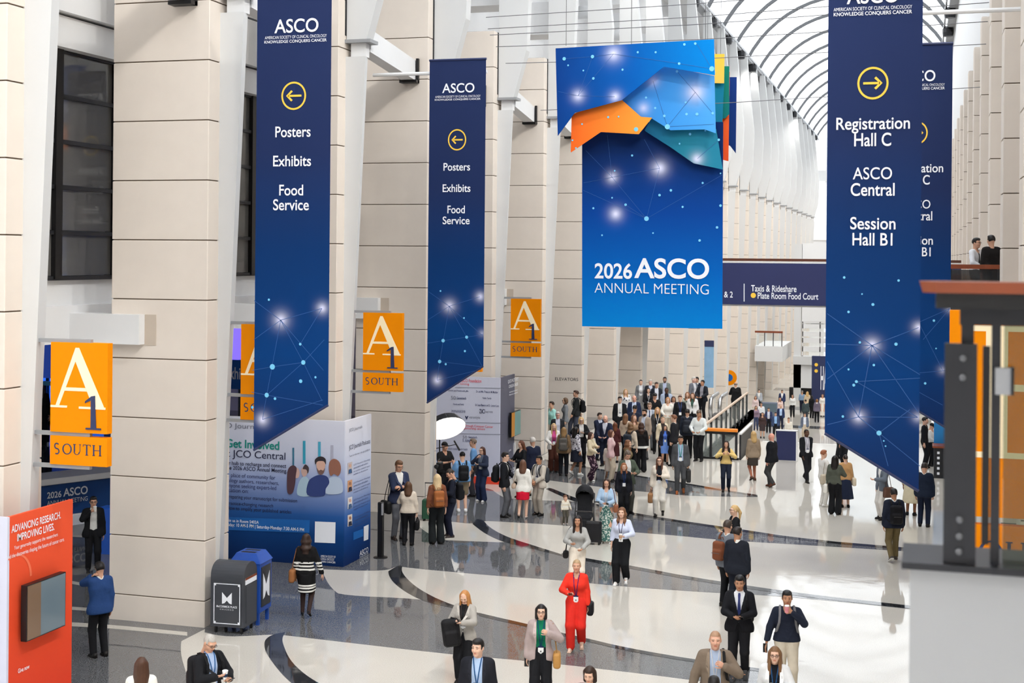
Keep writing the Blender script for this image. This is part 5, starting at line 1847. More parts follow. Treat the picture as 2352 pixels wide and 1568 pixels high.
    obj(gname, mesh(gname, a, b, mats, True, mi2), root)
    shirt_fn = upper
    if outer:
        def shirt(P):
            d = torso(P, .012)
            d = smin(d, cap(P, tw((0, -.008, 1.42)), tw((0, .002, 1.56)), .063, .061), .03)
            d = np.maximum(d, P[..., 2] - 1.512 + (P[..., 1] if not ln else 0) * .25)
            return np.maximum(d, .92 - P[..., 2])
        a, b = polygonize(shirt, np.array([-.22, -.2, .9]) + np.array([0, 0, 0]), np.array([.22, .2 + (.3 if ln else 0), 1.58]), vox)
        obj('shirt', mesh('shirt', a, b, cloth(top[2]), True), root)
        shirt_fn = shirt
    def front(x_, z_, fn, off=.006):
        # how far forward a garment reaches at (x, z)
        ys = np.linspace(.55, -.05, 90, dtype=f32)
        P = np.stack([np.full(90, x_, f32), ys, np.full(90, z_, f32)], -1)
        d = fn(P)
        k = np.argmax(d < 0)
        return float(ys[k]) + off if d[k] < 0 else .12
    both = (lambda P: np.minimum(upper(P), shirt_fn(P))) if outer else upper
    if outer and lod == 0 and not ln:
        for s in (1, -1):
            mb = MB()
            zs = (1.475, 1.44, 1.38, 1.31, 1.24, 1.17, 1.11)
            pts_i, pts_o = [], []
            for i, z_ in enumerate(zs):
                w_ = .075 if tk == 'open' else max((z_ - 1.08) * .24, .006)
                xi = s * (w_ + .004)
                xo = s * (w_ + (.030, .040, .052, .058, .042, .024, .008)[i])
                pts_i.append((xi, front(xi, z_, upper, .009), z_))
                pts_o.append((xo, front(xo, z_, upper, .007), z_))
            for i in range(6):
                q4 = [pts_i[i], pts_o[i], pts_o[i + 1], pts_i[i + 1]]
                if s > 0:
                    q4 = q4[::-1]
                mb.add(q4, [(0, 1, 2, 3)])
            mb.build('lapel', (top[1] if isinstance(top[1], bpy.types.Material) else cloth(tuple(min(255, int(c_ * 1.12 + 6)) for c_ in top[1]))), root)
    if tie is not None:
        mb = MB()
        zs = [1.475, 1.44, 1.38, 1.30, 1.20, 1.10, 1.04]
        ws = [.016, .022, .018, .022, .028, .034, .004]
        pts = [tw((0, 0, z_)) for z_ in zs]
        yy = [front(0, z_, shirt_fn, .009) for z_ in zs]
        for i in range(len(zs) - 1):
            mb.add([(-ws[i], yy[i], zs[i]), (ws[i], yy[i], zs[i]), (ws[i + 1], yy[i + 1], zs[i + 1]), (-ws[i + 1], yy[i + 1], zs[i + 1]),
                    (-ws[i], yy[i] - .008, zs[i]), (ws[i], yy[i] - .008, zs[i]), (ws[i + 1], yy[i + 1] - .008, zs[i + 1]), (-ws[i + 1], yy[i + 1] - .008, zs[i + 1])],
                   [(0, 3, 2, 1), (4, 5, 6, 7), (0, 4, 7, 3), (1, 2, 6, 5)])
        mb.build('tie', cloth(tie, .5), root)
    if lany is not None and lod < 2:
        zb = lany[1] if len(lany) > 1 else 1.08
        mb = MB()
        for s in (1, -1):
            pts = [(s * .055, -.03, 1.515)]
            for z_ in (1.49, 1.44, 1.36, 1.28, 1.20, zb + .06):
                t = (1.49 - z_) / (1.49 - zb - .06)
                xx = s * (.058 - .05 * t)
                pts.append((xx, front(xx, z_, both, .010), z_))
            mb.tube(pts, .008 if lod == 0 else .010, 4)
        mb.build('lanyard', cloth(lany[0]), root)
        if badge:
            yb = max(front(0, zb, both, .012), front(0, zb + .05, both, .012))
            bd_ = MB().box(-.047, yb, zb - .075, .047, yb + .006, zb + .055).build('badge', cloth((238, 240, 242)), root)
            MB().box(-.047, yb - .001, zb + .035, .047, yb + .008, zb + .06).build('badge_header', cloth((36, 44, 84)), bd_)
            if lod == 0:
                MB().box(-.012, yb + .006, zb - .04, .012, yb + .008, zb - .016).build('badge_mark', cloth((90, 92, 96)), bd_)
    if glasses and lod < 2:
        mb = MB()
        for s in (1, -1):
            c = Vector((.032 * s, .104, .010))
            pts = [R @ (c + Vector((.021 * math.cos(t * .785), 0, .016 * math.sin(t * .785))) * 1) * hsc + hc for t in range(9)]
            mb.tube(pts, .0032, 4, cap=False)
            mb.tube([R @ Vector((.054 * s, .1, .014)) * hsc + hc, R @ Vector((.082 * s, .0, .014)) * hsc + hc], .003, 4)
        mb.tube([R @ Vector((-.012, .106, .012)) * hsc + hc, R @ Vector((.012, .106, .012)) * hsc + hc], .003, 4)
        mb.build('glasses', mat('glasses_dark', (40, 36, 36), .3), root)
    # ---- shoes
    sm = shoe_mesh(shoes[0], shoes[1], lod, shoes[2] if len(shoes) > 2 else (30, 28, 28))
    for s in (1, -1):
        o = obj('shoe', sm, root)
        raised = ank[s].z > .11
        o.location = (ank[s].x, ank[s].y - .01, max(0, ank[s].z - .088))
        o.rotation_euler = (math.radians(-28) if raised else 0, 0, math.radians(-6 * s))
        if raised:
            o.location.z += .02
        if kid:
            o.scale = (.75,) * 3
    root_data = dict(root=root, p=p, rz=rz, S=S, wr=wr, el=el, shd=shd, hc=hc, upper=both, front=front)
    return root_data

# ---------------------------------------------------------------- things people carry (top level, in the carrier's frame)
TH = {}
def tmesh(key, fn, lo, hi, h, m, smooth=True):
    if key not in TH:
        v, q = polygonize(fn, np.array(lo), np.array(hi), h)
        TH[key] = (v, q)
    v, q = TH[key]
    return mesh(key, v, q, m, smooth)

def carried(pd, name, label, cat, group=None):
    p, S = pd['p'], pd['S']
    o = empty(name, p, pd['rz'], S, label=label, cat=cat, group=group)
    return o

def bag_back(pd, label, c, side=0, size=1.0, trim=None, lod=0, front=False):
    """rucksack on the back (or swung to one side / held in front)"""
    r = carried(pd, 'backpack', label, 'backpack', 'backpacks')
    h = (.018, .027, .035)[lod]
    def f(P):
        d = rbox(P, (0, 0, 0), (.15, .085, .23), .07)
        d = smin(d, rbox(P, (0, -.075, -.08), (.12, .05, .12), .04), .025)
        return d
    b = obj('pack_body', tmesh('pack%d' % lod, f, (-.16, -.14, -.24), (.16, .1, .24), h, cloth(c, .7)), r)
    if front:
        b.location = (.16, .33, 1.02)
        b.rotation_euler = (0, math.radians(-8), math.radians(200))
        MB().tube([(.08, .3, 1.22), (.1, .34, 1.30), (.16, .33, 1.31), (.2, .32, 1.22)], .012, 5).build('strap', cloth(c, .7), r)
        b.scale = (size,) * 3
        return r
    b.location = (.0 + side * .06, -.235, 1.17)
    b.scale = (size,) * 3
    sx = ((1, -1) if side == 0 else (side,))
    for s in sx:
        MB().tube([(s * .095, -.17, 1.40), (s * .105, -.12, 1.465), (s * .112, -.03, 1.505), (s * .118, .07, 1.475), (s * .125, .15, 1.38), (s * .135, .165, 1.27), (s * .17, .10, 1.12), (s * .19, -.02, 1.04), (s * .15, -.17, .99)],
                  .02 if lod == 0 else .023, 6, flat=.5).build('strap', cloth(trim or tuple(int(x * .8) for x in c), .7), r)
    MB().tube([(-.03, -.2, 1.40), (-.03, -.22, 1.45), (.03, -.22, 1.45), (.03, -.2, 1.40)], .009, 5).build('handle', cloth(c, .7), r)
    if lod == 0:
        MB().box(-.09 + side * .06, -.372, 1.135, .09 + side * .06, -.366, 1.145).build('zip', cloth((90, 90, 92), .4), r)
    return r

def bag_shoulder(pd, label, c, side=1, w=.17, hgt=.14, drop=.62, y=-.02, name='handbag', x=None, lod=0, slouch=.03, out=.27):
    r = carried(pd, name, label, 'bag', 'bags')
    h = (.015, .023, .03)[lod]
    def f(P):
        zz = P[..., 2]
        t = np.clip((zz + hgt) / (2 * hgt), 0, 1)
        q = P.copy()
        q[..., 1] = P[..., 1] / (1 - .12 * t)
        d = rbox(q, (0, 0, 0), (.065, w, hgt), slouch + .02)
        return d
    b = obj('bag_body', tmesh('bag%.2f_%.2f_%.2f_%d' % (w, hgt, slouch, lod), f, (-.08, -w * 1.15, -hgt - .01), (.08, w * 1.15, hgt + .01), h, cloth(c, .5)), r)
    zb = 1.47 - drop
    b.location = (side * out, y, zb)
    for dy in (-.05, .05):
        MB().tube([(side * out, y + dy * 1.6, zb + hgt * .9), (side * (out - .02), y + dy * 1.3, zb + hgt + .14), (side * .20, y * .4 + dy * .5, 1.44), (side * .165, 0 + dy * .3, 1.487), (side * .13, -.02 + dy * .3, 1.47)],
                  .009, 5).build('strap', cloth(tuple(int(k * .82) for k in c), .5), r)
    return r

def bag_hand(pd, label, c, side=1, w=.19, hgt=.14, th=.06, name='handbag', lod=0, dz=-.30, key=''):
    r = carried(pd, name, label, 'bag', 'bags')
    wv = pd['wr'][side]
    d = (pd['wr'][side] - pd['el'][side]).normalized()
    g = wv + d * .09
    h = (.015, .023, .03)[lod]
    def f(P):
        return rbox(P, (0, 0, 0), (th, w, hgt), min(.045, th * .8))
    b = obj('bag_body', tmesh('hb%.2f_%.2f_%.2f_%d' % (w, hgt, th, lod), f, (-th - .01, -w - .01, -hgt - .01), (th + .01, w + .01, hgt + .01), h, cloth(c, .5)), r)
    b.location = (g.x, g.y, g.z + dz)
    for dx in (-.03, .03):
        MB().tube([(g.x + dx, g.y - w * .5, g.z + dz + hgt * .95), (g.x + dx * .5, g.y - w * .3, g.z - .06), (g.x, g.y, g.z), (g.x + dx * .5, g.y + w * .3, g.z - .06), (g.x + dx, g.y + w * .5, g.z + dz + hgt * .95)], .009, 5).build('handle', cloth(tuple(int(k * .82) for k in c), .5), r)
    return r

def cup(pd, label, side, c=(240, 238, 234), band=(150, 110, 80)):
    r = carried(pd, 'paper_cup', label, 'cup', 'paper cups')
    w, e = pd['wr'][side], pd['el'][side]
    g = w + (w - e).normalized() * .085
    o = (g.x - side * .03, g.y + .0, g.z - .055)
    MB().lathe([(.03, 0), (.039, .105)], 14, o).build('cup_wall', cloth(c, .5), r)
    MB().lathe([(.042, .105), (.042, .118), (.032, .124)], 14, o).build('lid', cloth((245, 245, 245), .4), r)
    MB().lathe([(.0345, .03), (.0385, .075)], 14, o).build('sleeve', cloth(band, .8), r)
    return r

def phone(pd, label, side, tilt=-50, both=False):
    r = carried(pd, 'phone', label, 'phone', 'phones')
    w, e = pd['wr'][side], pd['el'][side]
    d = (w - e).normalized()
    g = w + d * .10
    if both:
        g = (pd['wr'][1] + pd['wr'][-1]) / 2 + d * .09
    b = MB().bevbox(-.037, -.005, -.074, .037, .005, .074, .004).build('phone_body', mat('phone_black', (22, 22, 25), .3), r)
    b.location = (g.x, g.y + .012, g.z + .012)
    b.rotation_euler = (math.radians(tilt), 0, 0)
    s = MB().box(-.033, -.0065, -.068, .033, -.0052, .068).build('phone_screen', mat('phone_screen', (70, 84, 100), .1), r)
    s.location = b.location
    s.rotation_euler = b.rotation_euler
    return r
# ================================================================ THE PEOPLE
BK, NV, CH, GR = (24, 25, 29), (30, 36, 56), (52, 54, 60), (120, 124, 130)
WH, CR, BE, TN = (232, 232, 228), (224, 214, 196), (198, 184, 164), (168, 140, 108)
S1_, S2_, S3_, S4_, S5_ = (226, 184, 160), (212, 164, 138), (190, 140, 110), (150, 104, 78), (92, 62, 48)
H_BK, H_DB, H_BR, H_LB, H_BL, H_GY, H_WT, H_AU = (26, 22, 22), (52, 36, 28), (96, 64, 42), (140, 100, 64), (206, 170, 116), (130, 126, 122), (206, 204, 200), (132, 72, 40)
LB = (48, 70, 140)
# ---- bottom edge, nearest
a = person('woman in mauve blazer and green blouse with black bob and tan bag', 1243, head=1388, h=1.66, sex='f', top=('open', (172, 156, 154), (16, 118, 84)), bot=('wide', BK), hair=('bob', H_BK), skin=S1_, arms=('strap', 'down'), lany=((30, 70, 110), 1.02), glasses=True, walk=.35)
bag_shoulder(a, 'tan shoulder bag on the woman in the mauve blazer', (188, 140, 78), -1, .15, .13, .62, .05)
phone(a, 'phone in the lowered hand of the woman in the mauve blazer', 1, 0)
person('dark brown haired person looking down at the bottom edge, right of centre', 1355, head=1530, h=1.62, sex='f', face=-15, top=('sweater', BK), bot=('trousers', BK), hair=('bob', H_DB), skin=S1_, hnod=18)
person('young man in dark navy jacket and pale blue shirt at the bottom edge looking left', 1098, head=1468, h=1.74, face=-8, hturn=-18, top=('open', (30, 32, 40), (176, 200, 232)), bot=('trousers', BK), hair=('short', H_BK), skin=S1_, lany=((24, 84, 140), 1.1), arms=('down', 'down'))
a = person('woman with long strawberry blonde hair and grey blazer bending over a black rucksack', 1066, foot=1566, head=1356, sex='f', face=-18, top=('jacket', (168, 164, 158), (30, 30, 32)), bot=('trousers', BK), hair=('longf', (188, 132, 78)), skin=S1_, arms=('lookdn', 'hold'), hnod=32, lany=((60, 50, 48), 1.06), wide=.012)
bag_back(a, 'black rucksack held in front by the woman in the grey blazer', (24, 24, 27), front=True, size=1.15)
phone(a, 'phone in the hand of the woman digging in her rucksack', -1, -70)
a = person('grey haired man in black jacket and blue shirt with coffee and phone', 480, head=1457, h=1.76, face=38, top=('open', BK, (176, 196, 230)), bot=('trousers', BK), hair=('buzz', (176, 174, 170)), skin=S2_, arms=('phone1', 'chest'), hnod=26, glasses=True, lany=((24, 90, 150), 1.1))
bag_back(a, 'black rucksack on the grey haired man with coffee', BK, size=1.1)
cup(a, 'white coffee cup in the hand of the grey haired man', 1, (238, 240, 244), (40, 60, 90))
phone(a, 'phone in the hand of the grey haired man with coffee', -1, -60)
a = person('woman seen from behind with brown hair and white top at the bottom left', 325, head=1510, h=1.64, sex='f', face=180, top=('sweater', (236, 234, 228)), bot=('trousers', BK), hair=('long', (74, 48, 34)), skin=S1_)
a = person('man in blue blazer phoning with his back turned at the left', 228, foot=1508, head=1292, face=205, top=('jacket', (38, 68, 120), WH), bot=('trousers', BK), hair=('short', H_BK), skin=S2_, arms=('ear', 'down'))
phone(a, 'phone at the ear of the man in the blue blazer', -1, 10)
a = person('man in black suit and white shirt drinking from a paper cup behind the orange sign', 213, foot=1312, head=1141, face=5, top=('open', BK, WH), bot=('trousers', BK), hair=('short', H_BK), skin=S2_, arms=('down', 'mouth'), glasses=True)
cup(a, 'paper cup of the man in the black suit at the far left', 1, (240, 236, 230), (236, 232, 226))
a = person('woman walking away in a black knit dress with white stripes', 702, foot=1416, head=1226, sex='f', face=168, top=('sweater', (20, 20, 22)), bot=('dress', (20, 20, 22), .52, .17), hair=('longw', (52, 36, 30)), skin=S2_, legs=(60, 46, 44), arms=('down', 'out'), walk=-.45, stripes=[(1.0, 1.035), (1.065, 1.10), (1.13, 1.165), (.55, .585), (.61, .645), (.67, .705)], hem=.9, shoes=('pump', BK))
bag_shoulder(a, 'brown leather tote of the woman in the striped dress', (150, 98, 58), -1, .17, .14, .58, -.06, 'tote_bag')
# ---- group in front of the second pier
a = person('man in navy blazer and glasses with folded arms by the pier', 914, foot=1238, head=1058, face=28, top=('jacket', (44, 52, 78), WH), bot=('trousers', (106, 108, 114)), hair=('short', (110, 80, 58)), skin=S2_, arms=('cross', 'cross'), hnod=14, glasses=True, shoes=('shoe', (60, 50, 46)))
bag_shoulder(a, 'black duffel bag on a long strap beside the man in navy blazer', (26, 27, 28), 1, .2, .14, .72, .0, 'duffel_bag', out=.31)
a = person('woman seen from behind in cream sweater and black trousers', 937, foot=1252, head=1106, sex='f', face=172, top=('sweater', (214, 202, 186)), bot=('trousers', BK), hair=('long', (92, 66, 48)), skin=S1_, arms=('phone1', 'carry'), slim=1.12)
bag_hand(a, 'black handbag carried by the woman in the cream sweater', (22, 22, 24), 1, .15, .13, dz=-.24)
a = person('blonde woman in brown jacket and wide dark trousers seen from behind', 1003, foot=1249, head=1089, sex='f', face=192, top=('sweater', (128, 78, 56)), bot=('wide', (30, 34, 36)), hair=('long', (214, 190, 150)), skin=S1_, hem=.92)
bag_back(a, 'tan leather rucksack of the blonde woman', (160, 96, 52), 0, .9)
a = person('man in dark navy jacket with cropped hair bowing his head toward the blonde woman', 1034, foot=1234, head=1077, face=-70, top=('sweater', (26, 30, 44)), bot=('trousers', (26, 30, 48)), hair=('buzz', (60, 52, 46)), skin=S2_, hnod=28, arms=('phone1', 'phone1'), shoes=('shoe', (60, 52, 50), (220, 220, 215)))
bag_back(a, 'black rucksack of the man bowing his head', (22, 23, 28), 0, .95)
# ---- camera crew and neighbours
a = person('cameraman in black polo and cap holding a video camera under the softbox', 1021, head=1015, h=1.8, face=35, top=('tee', (28, 29, 31)), bot=('trousers', BK), hair=('cap', (30, 30, 32)), skin=S2_, arms=('hold', 'chest'), slim=1.08, lod=1)
a = person('man in sky blue T-shirt, black cap and khaki shorts seen from behind', 1061, foot=1175, head=1038, face=190, top=('tee', (116, 164, 214)), bot=('shorts', (140, 126, 104)), hair=('cap', (28, 28, 30)), skin=S1_, arms=('phone1', 'down'), slim=1.15, lod=1, shoes=('shoe', (228, 230, 232), (230, 230, 230)), legs=None)
bag_back(a, 'black rucksack with round patch on the man in the sky blue T-shirt', (22, 24, 28), lod=1)
a = person('woman in navy jacket and jeans holding a dark tablet with hand at her chin', 1107, foot=1151, head=1026, sex='f', face=-38, top=('open', (42, 50, 72), (104, 116, 130)), bot=('wide', (34, 46, 76)), hair=('long', (74, 44, 36)), skin=S1_, arms=('chest', 'chin'), glasses=True, lod=1, slim=1.12, lany=((70, 80, 110), 1.12), shoes=('shoe', (226, 226, 226), (226, 226, 226)))
person('grey haired man in light blue shirt behind the woman with the tablet', 1088, head=1008, h=1.72, face=-95, top=('shirt', (110, 158, 210)), bot=('trousers', (60, 62, 70)), hair=('short', (120, 104, 92)), skin=S2_, lod=1)
a = person('man in black suit jacket and grey trousers in profile with a rucksack', 1158, foot=1187, head=1039, face=80, top=('jacket', (26, 28, 34), WH), bot=('trousers', (92, 94, 100)), hair=('short', H_BK), skin=S1_, arms=('hold', 'down'), lod=1, glasses=True)
bag_back(a, 'black rucksack of the man in the black suit jacket', (20, 22, 26), lod=1)
a = person('woman in white jacket and red skirt seen from behind', 1200, foot=1191, head=1056, sex='f', face=172, top=('sweater', (236, 234, 228)), bot=('skirt', (206, 20, 52), .58, .2), hair=('long', (104, 72, 56)), skin=S1_, arms=('hold', 'down'), lod=1, shoes=('pump', (210, 190, 180)), hem=.80, walk=.3)
bag_shoulder(a, 'beige pouch at the side of the woman in the red skirt', (196, 172, 152), -1, .1, .08, .5, .0, lod=1)
a = person('young man in beige linen suit with grey rucksack straps', 1238, foot=1183, head=1047, face=-42, top=('open', (200, 192, 180), (226, 224, 222)), bot=('trousers', (170, 162, 150)), hair=('short', (34, 28, 26)), skin=S3_, arms=('clasp', 'clasp'), lod=1, lany=((40, 44, 60), 1.1))
bag_back(a, 'grey rucksack of the young man in the beige suit', (70, 74, 80), lod=1)
person('brunette woman in black standing behind the young man in the beige suit', 1198, head=1012, h=1.7, sex='f', face=-55, top=('sweater', BK), bot=('trousers', BK), hair=('long', (100, 58, 38)), skin=S1_, arms=('phone1', 'phone1'), hnod=20, lod=1)
person('white haired man in navy jacket with his back half turned', 1224, head=1005, h=1.76, face=205, top=('jacket', (34, 40, 62), WH), bot=('trousers', NV), hair=('short', H_WT), skin=S2_, lod=1)
# ---- centre floor
a = person('woman in a bright red top and red trousers walking with a phone', 1323, foot=1492, head=1285, sex='f', face=-6, top=('sweater', (232, 56, 40)), bot=('trousers', (222, 48, 38)), hair=('bun', (176, 150, 116)), skin=S2_, arms=('down', 'phone1'), lany=((72, 42, 110), 1.02), walk=.4, wide=.018, hem=.88, shoes=('shoe', (222, 190, 170), (200, 170, 150)))
bag_shoulder(a, 'black shoulder bag of the woman in red', (24, 24, 28), -1, .13, .13, .66, -.05)
phone(a, 'phone in the hand of the woman in red', 1, -60)
a = person('woman in grey blouse and cream trousers with a black bag behind the woman in red', 1327, head=1184, h=1.62, sex='f', face=-5, top=('blouse', (168, 168, 166)), bot=('wide', (228, 218, 204)), hair=('longf', (34, 26, 26)), skin=S3_, arms=('hold', 'phone1'), walk=.3)
bag_shoulder(a, 'small black bag of the woman in the grey blouse', (26, 26, 28), 1, .1, .09, .62, .02)
a = person('smiling woman in pale blue blouse and black trousers', 1427, foot=1341, head=1165, sex='f', face=-12, top=('blouse', (206, 214, 236)), bot=('trousers', BK), hair=('longw', (122, 84, 58)), skin=S1_, arms=('phone1', 'down'), lany=((70, 60, 90), 1.06), walk=.3, wide=.018, shoes=('shoe', (236, 236, 236), (230, 230, 230)))
cup(a, 'small cup in the hand of the woman in the pale blue blouse', -1, (210, 190, 170), (190, 150, 120))
a = person('toddler in striped sweater and olive trousers beside the stroller', 1298, foot=1203, head=1139, sex='k', face=20, top=('sweater', (226, 218, 200)), bot=('trousers', (84, 80, 70)), hair=('kid', (110, 74, 52)), skin=S1_, arms=('out', 'down'), lod=1, hs=1.55, slim=1.15, shoes=('shoe', (226, 224, 220), (220, 220, 215)), stripes=[(1.28, 1.31), (1.08, 1.11)])
a = person('woman in denim shirt and green patterned skirt looking at her phone', 1392, foot=1246, head=1099, sex='f', face=-5, top=('blouse', (164, 190, 216)), bot=('skirt', pattern('green_print', (196, 206, 198), (70, 112, 106), 22, .47), .07, .24), hair=('longf', (58, 40, 34)), skin=S2_, arms=('phone', 'phone'), hnod=24, lod=1, slim=1.1, lany=((200, 200, 204), 1.06), shoes=('shoe', (216, 214, 210), (210, 210, 210)))
phone(a, 'phone of the woman in the denim shirt', 1, -60, True)
bag_shoulder(a, 'brown leather bag on the arm of the woman in the denim shirt', (140, 88, 62), -1, .14, .11, .5, .1, lod=1)
a = person('woman with long auburn hair in black suit behind the woman in denim', 1432, foot=1190, head=1063, sex='f', face=6, top=('open', (26, 28, 36), (30, 34, 44)), bot=('trousers', BK), hair=('longw', (150, 96, 60)), skin=S1_, lod=1, lany=((40, 60, 110), 1.1), hnod=8)
a = person('woman in cream jacket, scarf and glasses carrying a woven tote', 1514, foot=1184, head=1049, sex='f', face=-6, top=('open', (224, 214, 200), (30, 30, 32)), bot=('trousers', (226, 222, 214)), hair=('longf', (98, 62, 46)), skin=S1_, arms=('chest', 'carry'), glasses=True, lod=1, walk=.35, lany=((40, 44, 60), 1.04), wide=.01)
bag_hand(a, 'woven brown tote in the hand of the woman in the cream jacket', (166, 122, 84), 1, .17, .15, .08, 'tote_bag', 1, -.26)
a = person('man in charcoal suit with teal lanyard carrying a dark bag', 1562, foot=1133, head=1001, face=2, top=('open', (78, 80, 84), (176, 192, 220)), bot=('trousers', (70, 72, 76)), hair=('short', (44, 36, 32)), skin=S3_, arms=('carry', 'down'), lod=1, lany=((60, 160, 150), 1.08), walk=.35, shoes=('shoe', (150, 84, 44), (120, 70, 40)))
bag_hand(a, 'dark teardrop bag in the hand of the man in the charcoal suit', (48, 48, 50), -1, .16, .2, .07, 'handbag', 1, -.24)
a = person('woman in yellow blouse and dark jeans with rucksack straps', 1667, foot=1128, head=1012, sex='f', face=0, top=('sweater', (226, 196, 126)), bot=('trousers', (34, 40, 56)), hair=('longf', (48, 34, 30)), skin=S2_, arms=('strap', 'strap'), lod=1, hem=.95, walk=.15)
bag_back(a, 'dark rucksack of the woman in the yellow blouse', (50, 46, 46), lod=1)
person('blonde woman in camel jacket and short dark skirt walking away', 1730, foot=1104, head=990, sex='f', face=200, top=('jacket', (150, 132, 112), (210, 200, 190)), bot=('skirt', (64, 58, 54), .55, .17), hair=('long', (196, 164, 112)), skin=S1_, lod=1, walk=.4, shoes=('shoe', (90, 60, 44)), legs=(170, 110, 88))
person('bald man in black jacket and charcoal trousers walking left', 1772, foot=1119, head=995, face=-120, top=('jacket', (24, 26, 32), WH), bot=('trousers', (62, 62, 64)), hair=('bald', (80, 70, 60)), skin=(222, 160, 140), lod=1, slim=1.2, arms=('down', 'down'), walk=.4, shoes=('shoe', (100, 60, 44)))
a = person('tall man in black suit with lanyard striding past the navy kiosk', 1851, foot=1106, head=986, face=28, top=('open', (26, 27, 32), (206, 204, 214)), bot=('trousers', (28, 29, 34)), hair=('buzz', (26, 22, 22)), skin=S5_, lod=1, lany=((150, 150, 160), 1.06), walk=.9, arms=('swb', 'swf'))
a = person('man in white T-shirt and white trousers carrying a canvas bag', 1890, foot=1162, head=1034, face=120, top=('tee', (226, 224, 220)), bot=('trousers', (222, 220, 214)), hair=('short', (150, 92, 62)), skin=S1_, lod=1, arms=('hold', 'hold'), shoes=('shoe', (228, 226, 222), (220, 220, 216)))
bag_shoulder(a, 'large canvas bag on the shoulder of the man in white', (196, 184, 164), 1, .2, .16, .58, -.06, 'tote_bag', lod=1)
a = person('woman with long black hair and olive cardigan seen from behind', 1917, foot=1181, head=1046, sex='f', face=165, top=('sweater', (84, 88, 78)), bot=('wide', BK), hair=('long', H_BK), skin=S2_, lod=1, arms=('down', 'phone1'))
bag_shoulder(a, 'white tote bag of the woman in the olive cardigan', (232, 230, 222), -1, .17, .14, .72, .05, 'tote_bag', lod=1)
a = person('woman in camel jacket and flared navy skirt seen from behind', 1941, foot=1165, head=1044, sex='f', face=195, top=('sweater', (196, 152, 104)), bot=('skirt', (34, 42, 64), .30, .29), hair=('bun', (50, 38, 34)), skin=S1_, lod=1, hem=.92)
bag_shoulder(a, 'cream tote bag of the woman in the camel jacket', (222, 208, 184), 1, .19, .14, .6, .0, 'tote_bag', lod=1)
a = person('person in grey jacket and white trousers half hidden by the right banner', 2026, foot=1193, h=1.72, face=-60, top=('jacket', (104, 112, 124), WH), bot=('trousers', (216, 212, 206)), hair=('short', H_BR), skin=S2_, lod=1, arms=('phone1', 'down'))
bag_shoulder(a, 'brown bag of the person in the grey jacket and white trousers', (96, 68, 56), -1, .17, .15, .66, -.04, lod=1)
a = person('man in navy blazer and khaki trousers walking away with a rucksack', 2052, foot=1289, head=1123, face=195, top=('jacket', (32, 38, 54), WH), bot=('trousers', (112, 98, 68)), hair=('short', (32, 28, 28)), skin=S3_, walk=.6, shoes=('shoe', (80, 74, 70), (232, 230, 226)))
bag_back(a, 'black rucksack with red tag on the man in khaki trousers', (22, 22, 26))
person('woman in pleated cream skirt mostly hidden behind the right banner', 2092, foot=1183, h=1.66, sex='f', face=170, top=('sweater', (206, 196, 176)), bot=('skirt', (214, 204, 176), .38, .26), hair=('long', H_BR), skin=S4_, lod=1, shoes=('shoe', BK))
a = person('man in dark navy suit standing at the right edge of the banner', 2122, foot=1209, head=1064, face=172, top=('jacket', (28, 38, 56), WH), bot=('trousers', (26, 34, 54)), hair=('short', (40, 34, 32)), skin=S2_, lod=1, arms=('down', 'carry'))
a = person('security guard in white uniform shirt leaning at the desk', 2139, foot=1070, head=972, face=60, top=('shirt', (230, 230, 228)), bot=('trousers', BK), hair=('cap', (24, 24, 28)), skin=S2_, lod=1, arms=('hold', 'hold'), hnod=20)
person('person in black behind the security guard', 2124, head=958, h=1.74, face=80, top=('sweater', BK), bot=('trousers', BK), hair=('short', H_BK), skin=S2_, lod=1)
person('man in dark suit beside the slanted hem of the right banner', 1922, foot=1052, head=948, face=100, top=('jacket', BK, WH), bot=('trousers', BK), hair=('short', H_BK), skin=S2_, lod=1)
person('woman in red and white floral top below the right banner hem', 1940, foot=1072, head=972, sex='f', face=-40, top=('sweater', pattern('red_floral', (220, 206, 204), (196, 70, 76), 12, .55)), bot=('trousers', BK), hair=('long', H_BK), skin=S2_, lod=1)
# ---- trio on the right of centre
a = person('blonde woman with low ponytail and black top holding a paper', 1688, head=1160, h=1.68, sex='f', face=-72, top=('sweater', BK), bot=('trousers', BK), hair=('pony', (204, 172, 120)), skin=S1_, arms=('phone1', 'hold'), glasses=True)
a = person('man in grey blazer with a brown rucksack in the trio on the right', 1669, foot=1393, head=1196, face=150, top=('jacket', (116, 122, 132), WH), bot=('trousers', BK), hair=('short', (70, 60, 54)), skin=S2_, arms=('down', 'point'))
bag_back(a, 'brown leather rucksack of the man in the grey blazer', (120, 70, 46), -1, .85)
a = person('man in dark navy suit seen from behind in the trio on the right', 1692, foot=1408, head=1212, face=165, top=('jacket', (30, 34, 44), WH), bot=('trousers', (28, 32, 44)), hair=('short', (40, 32, 30)), skin=S3_, arms=('down', 'down'), hturn=-25)
a = person('man in black suit and blue tie typing on his phone', 1697, foot=1560, head=1322, face=-4, top=('jacket', (24, 25, 30), (232, 236, 242)), bot=('trousers', (24, 25, 29)), hair=('short', (24, 22, 24)), skin=S3_, arms=('phone', 'phone'), tie=(44, 56, 110), hnod=8, walk=.25, shoes=('shoe', (70, 72, 76), (60, 60, 62)))
bag_back(a, 'large black rucksack of the man in the blue tie', (20, 20, 24), -1, 1.15)
phone(a, 'phone held in both hands by the man in the blue tie', 1, -60, True)
a = person('man in navy quarter zip and beige chinos drinking from a pink cup', 1808, head=1357, h=1.74, face=4, top=('sweater', (32, 38, 54)), bot=('trousers', (204, 194, 176)), hair=('short', (24, 24, 28)), skin=S3_, arms=('mouth', 'out'), walk=-.4, hem=.93)
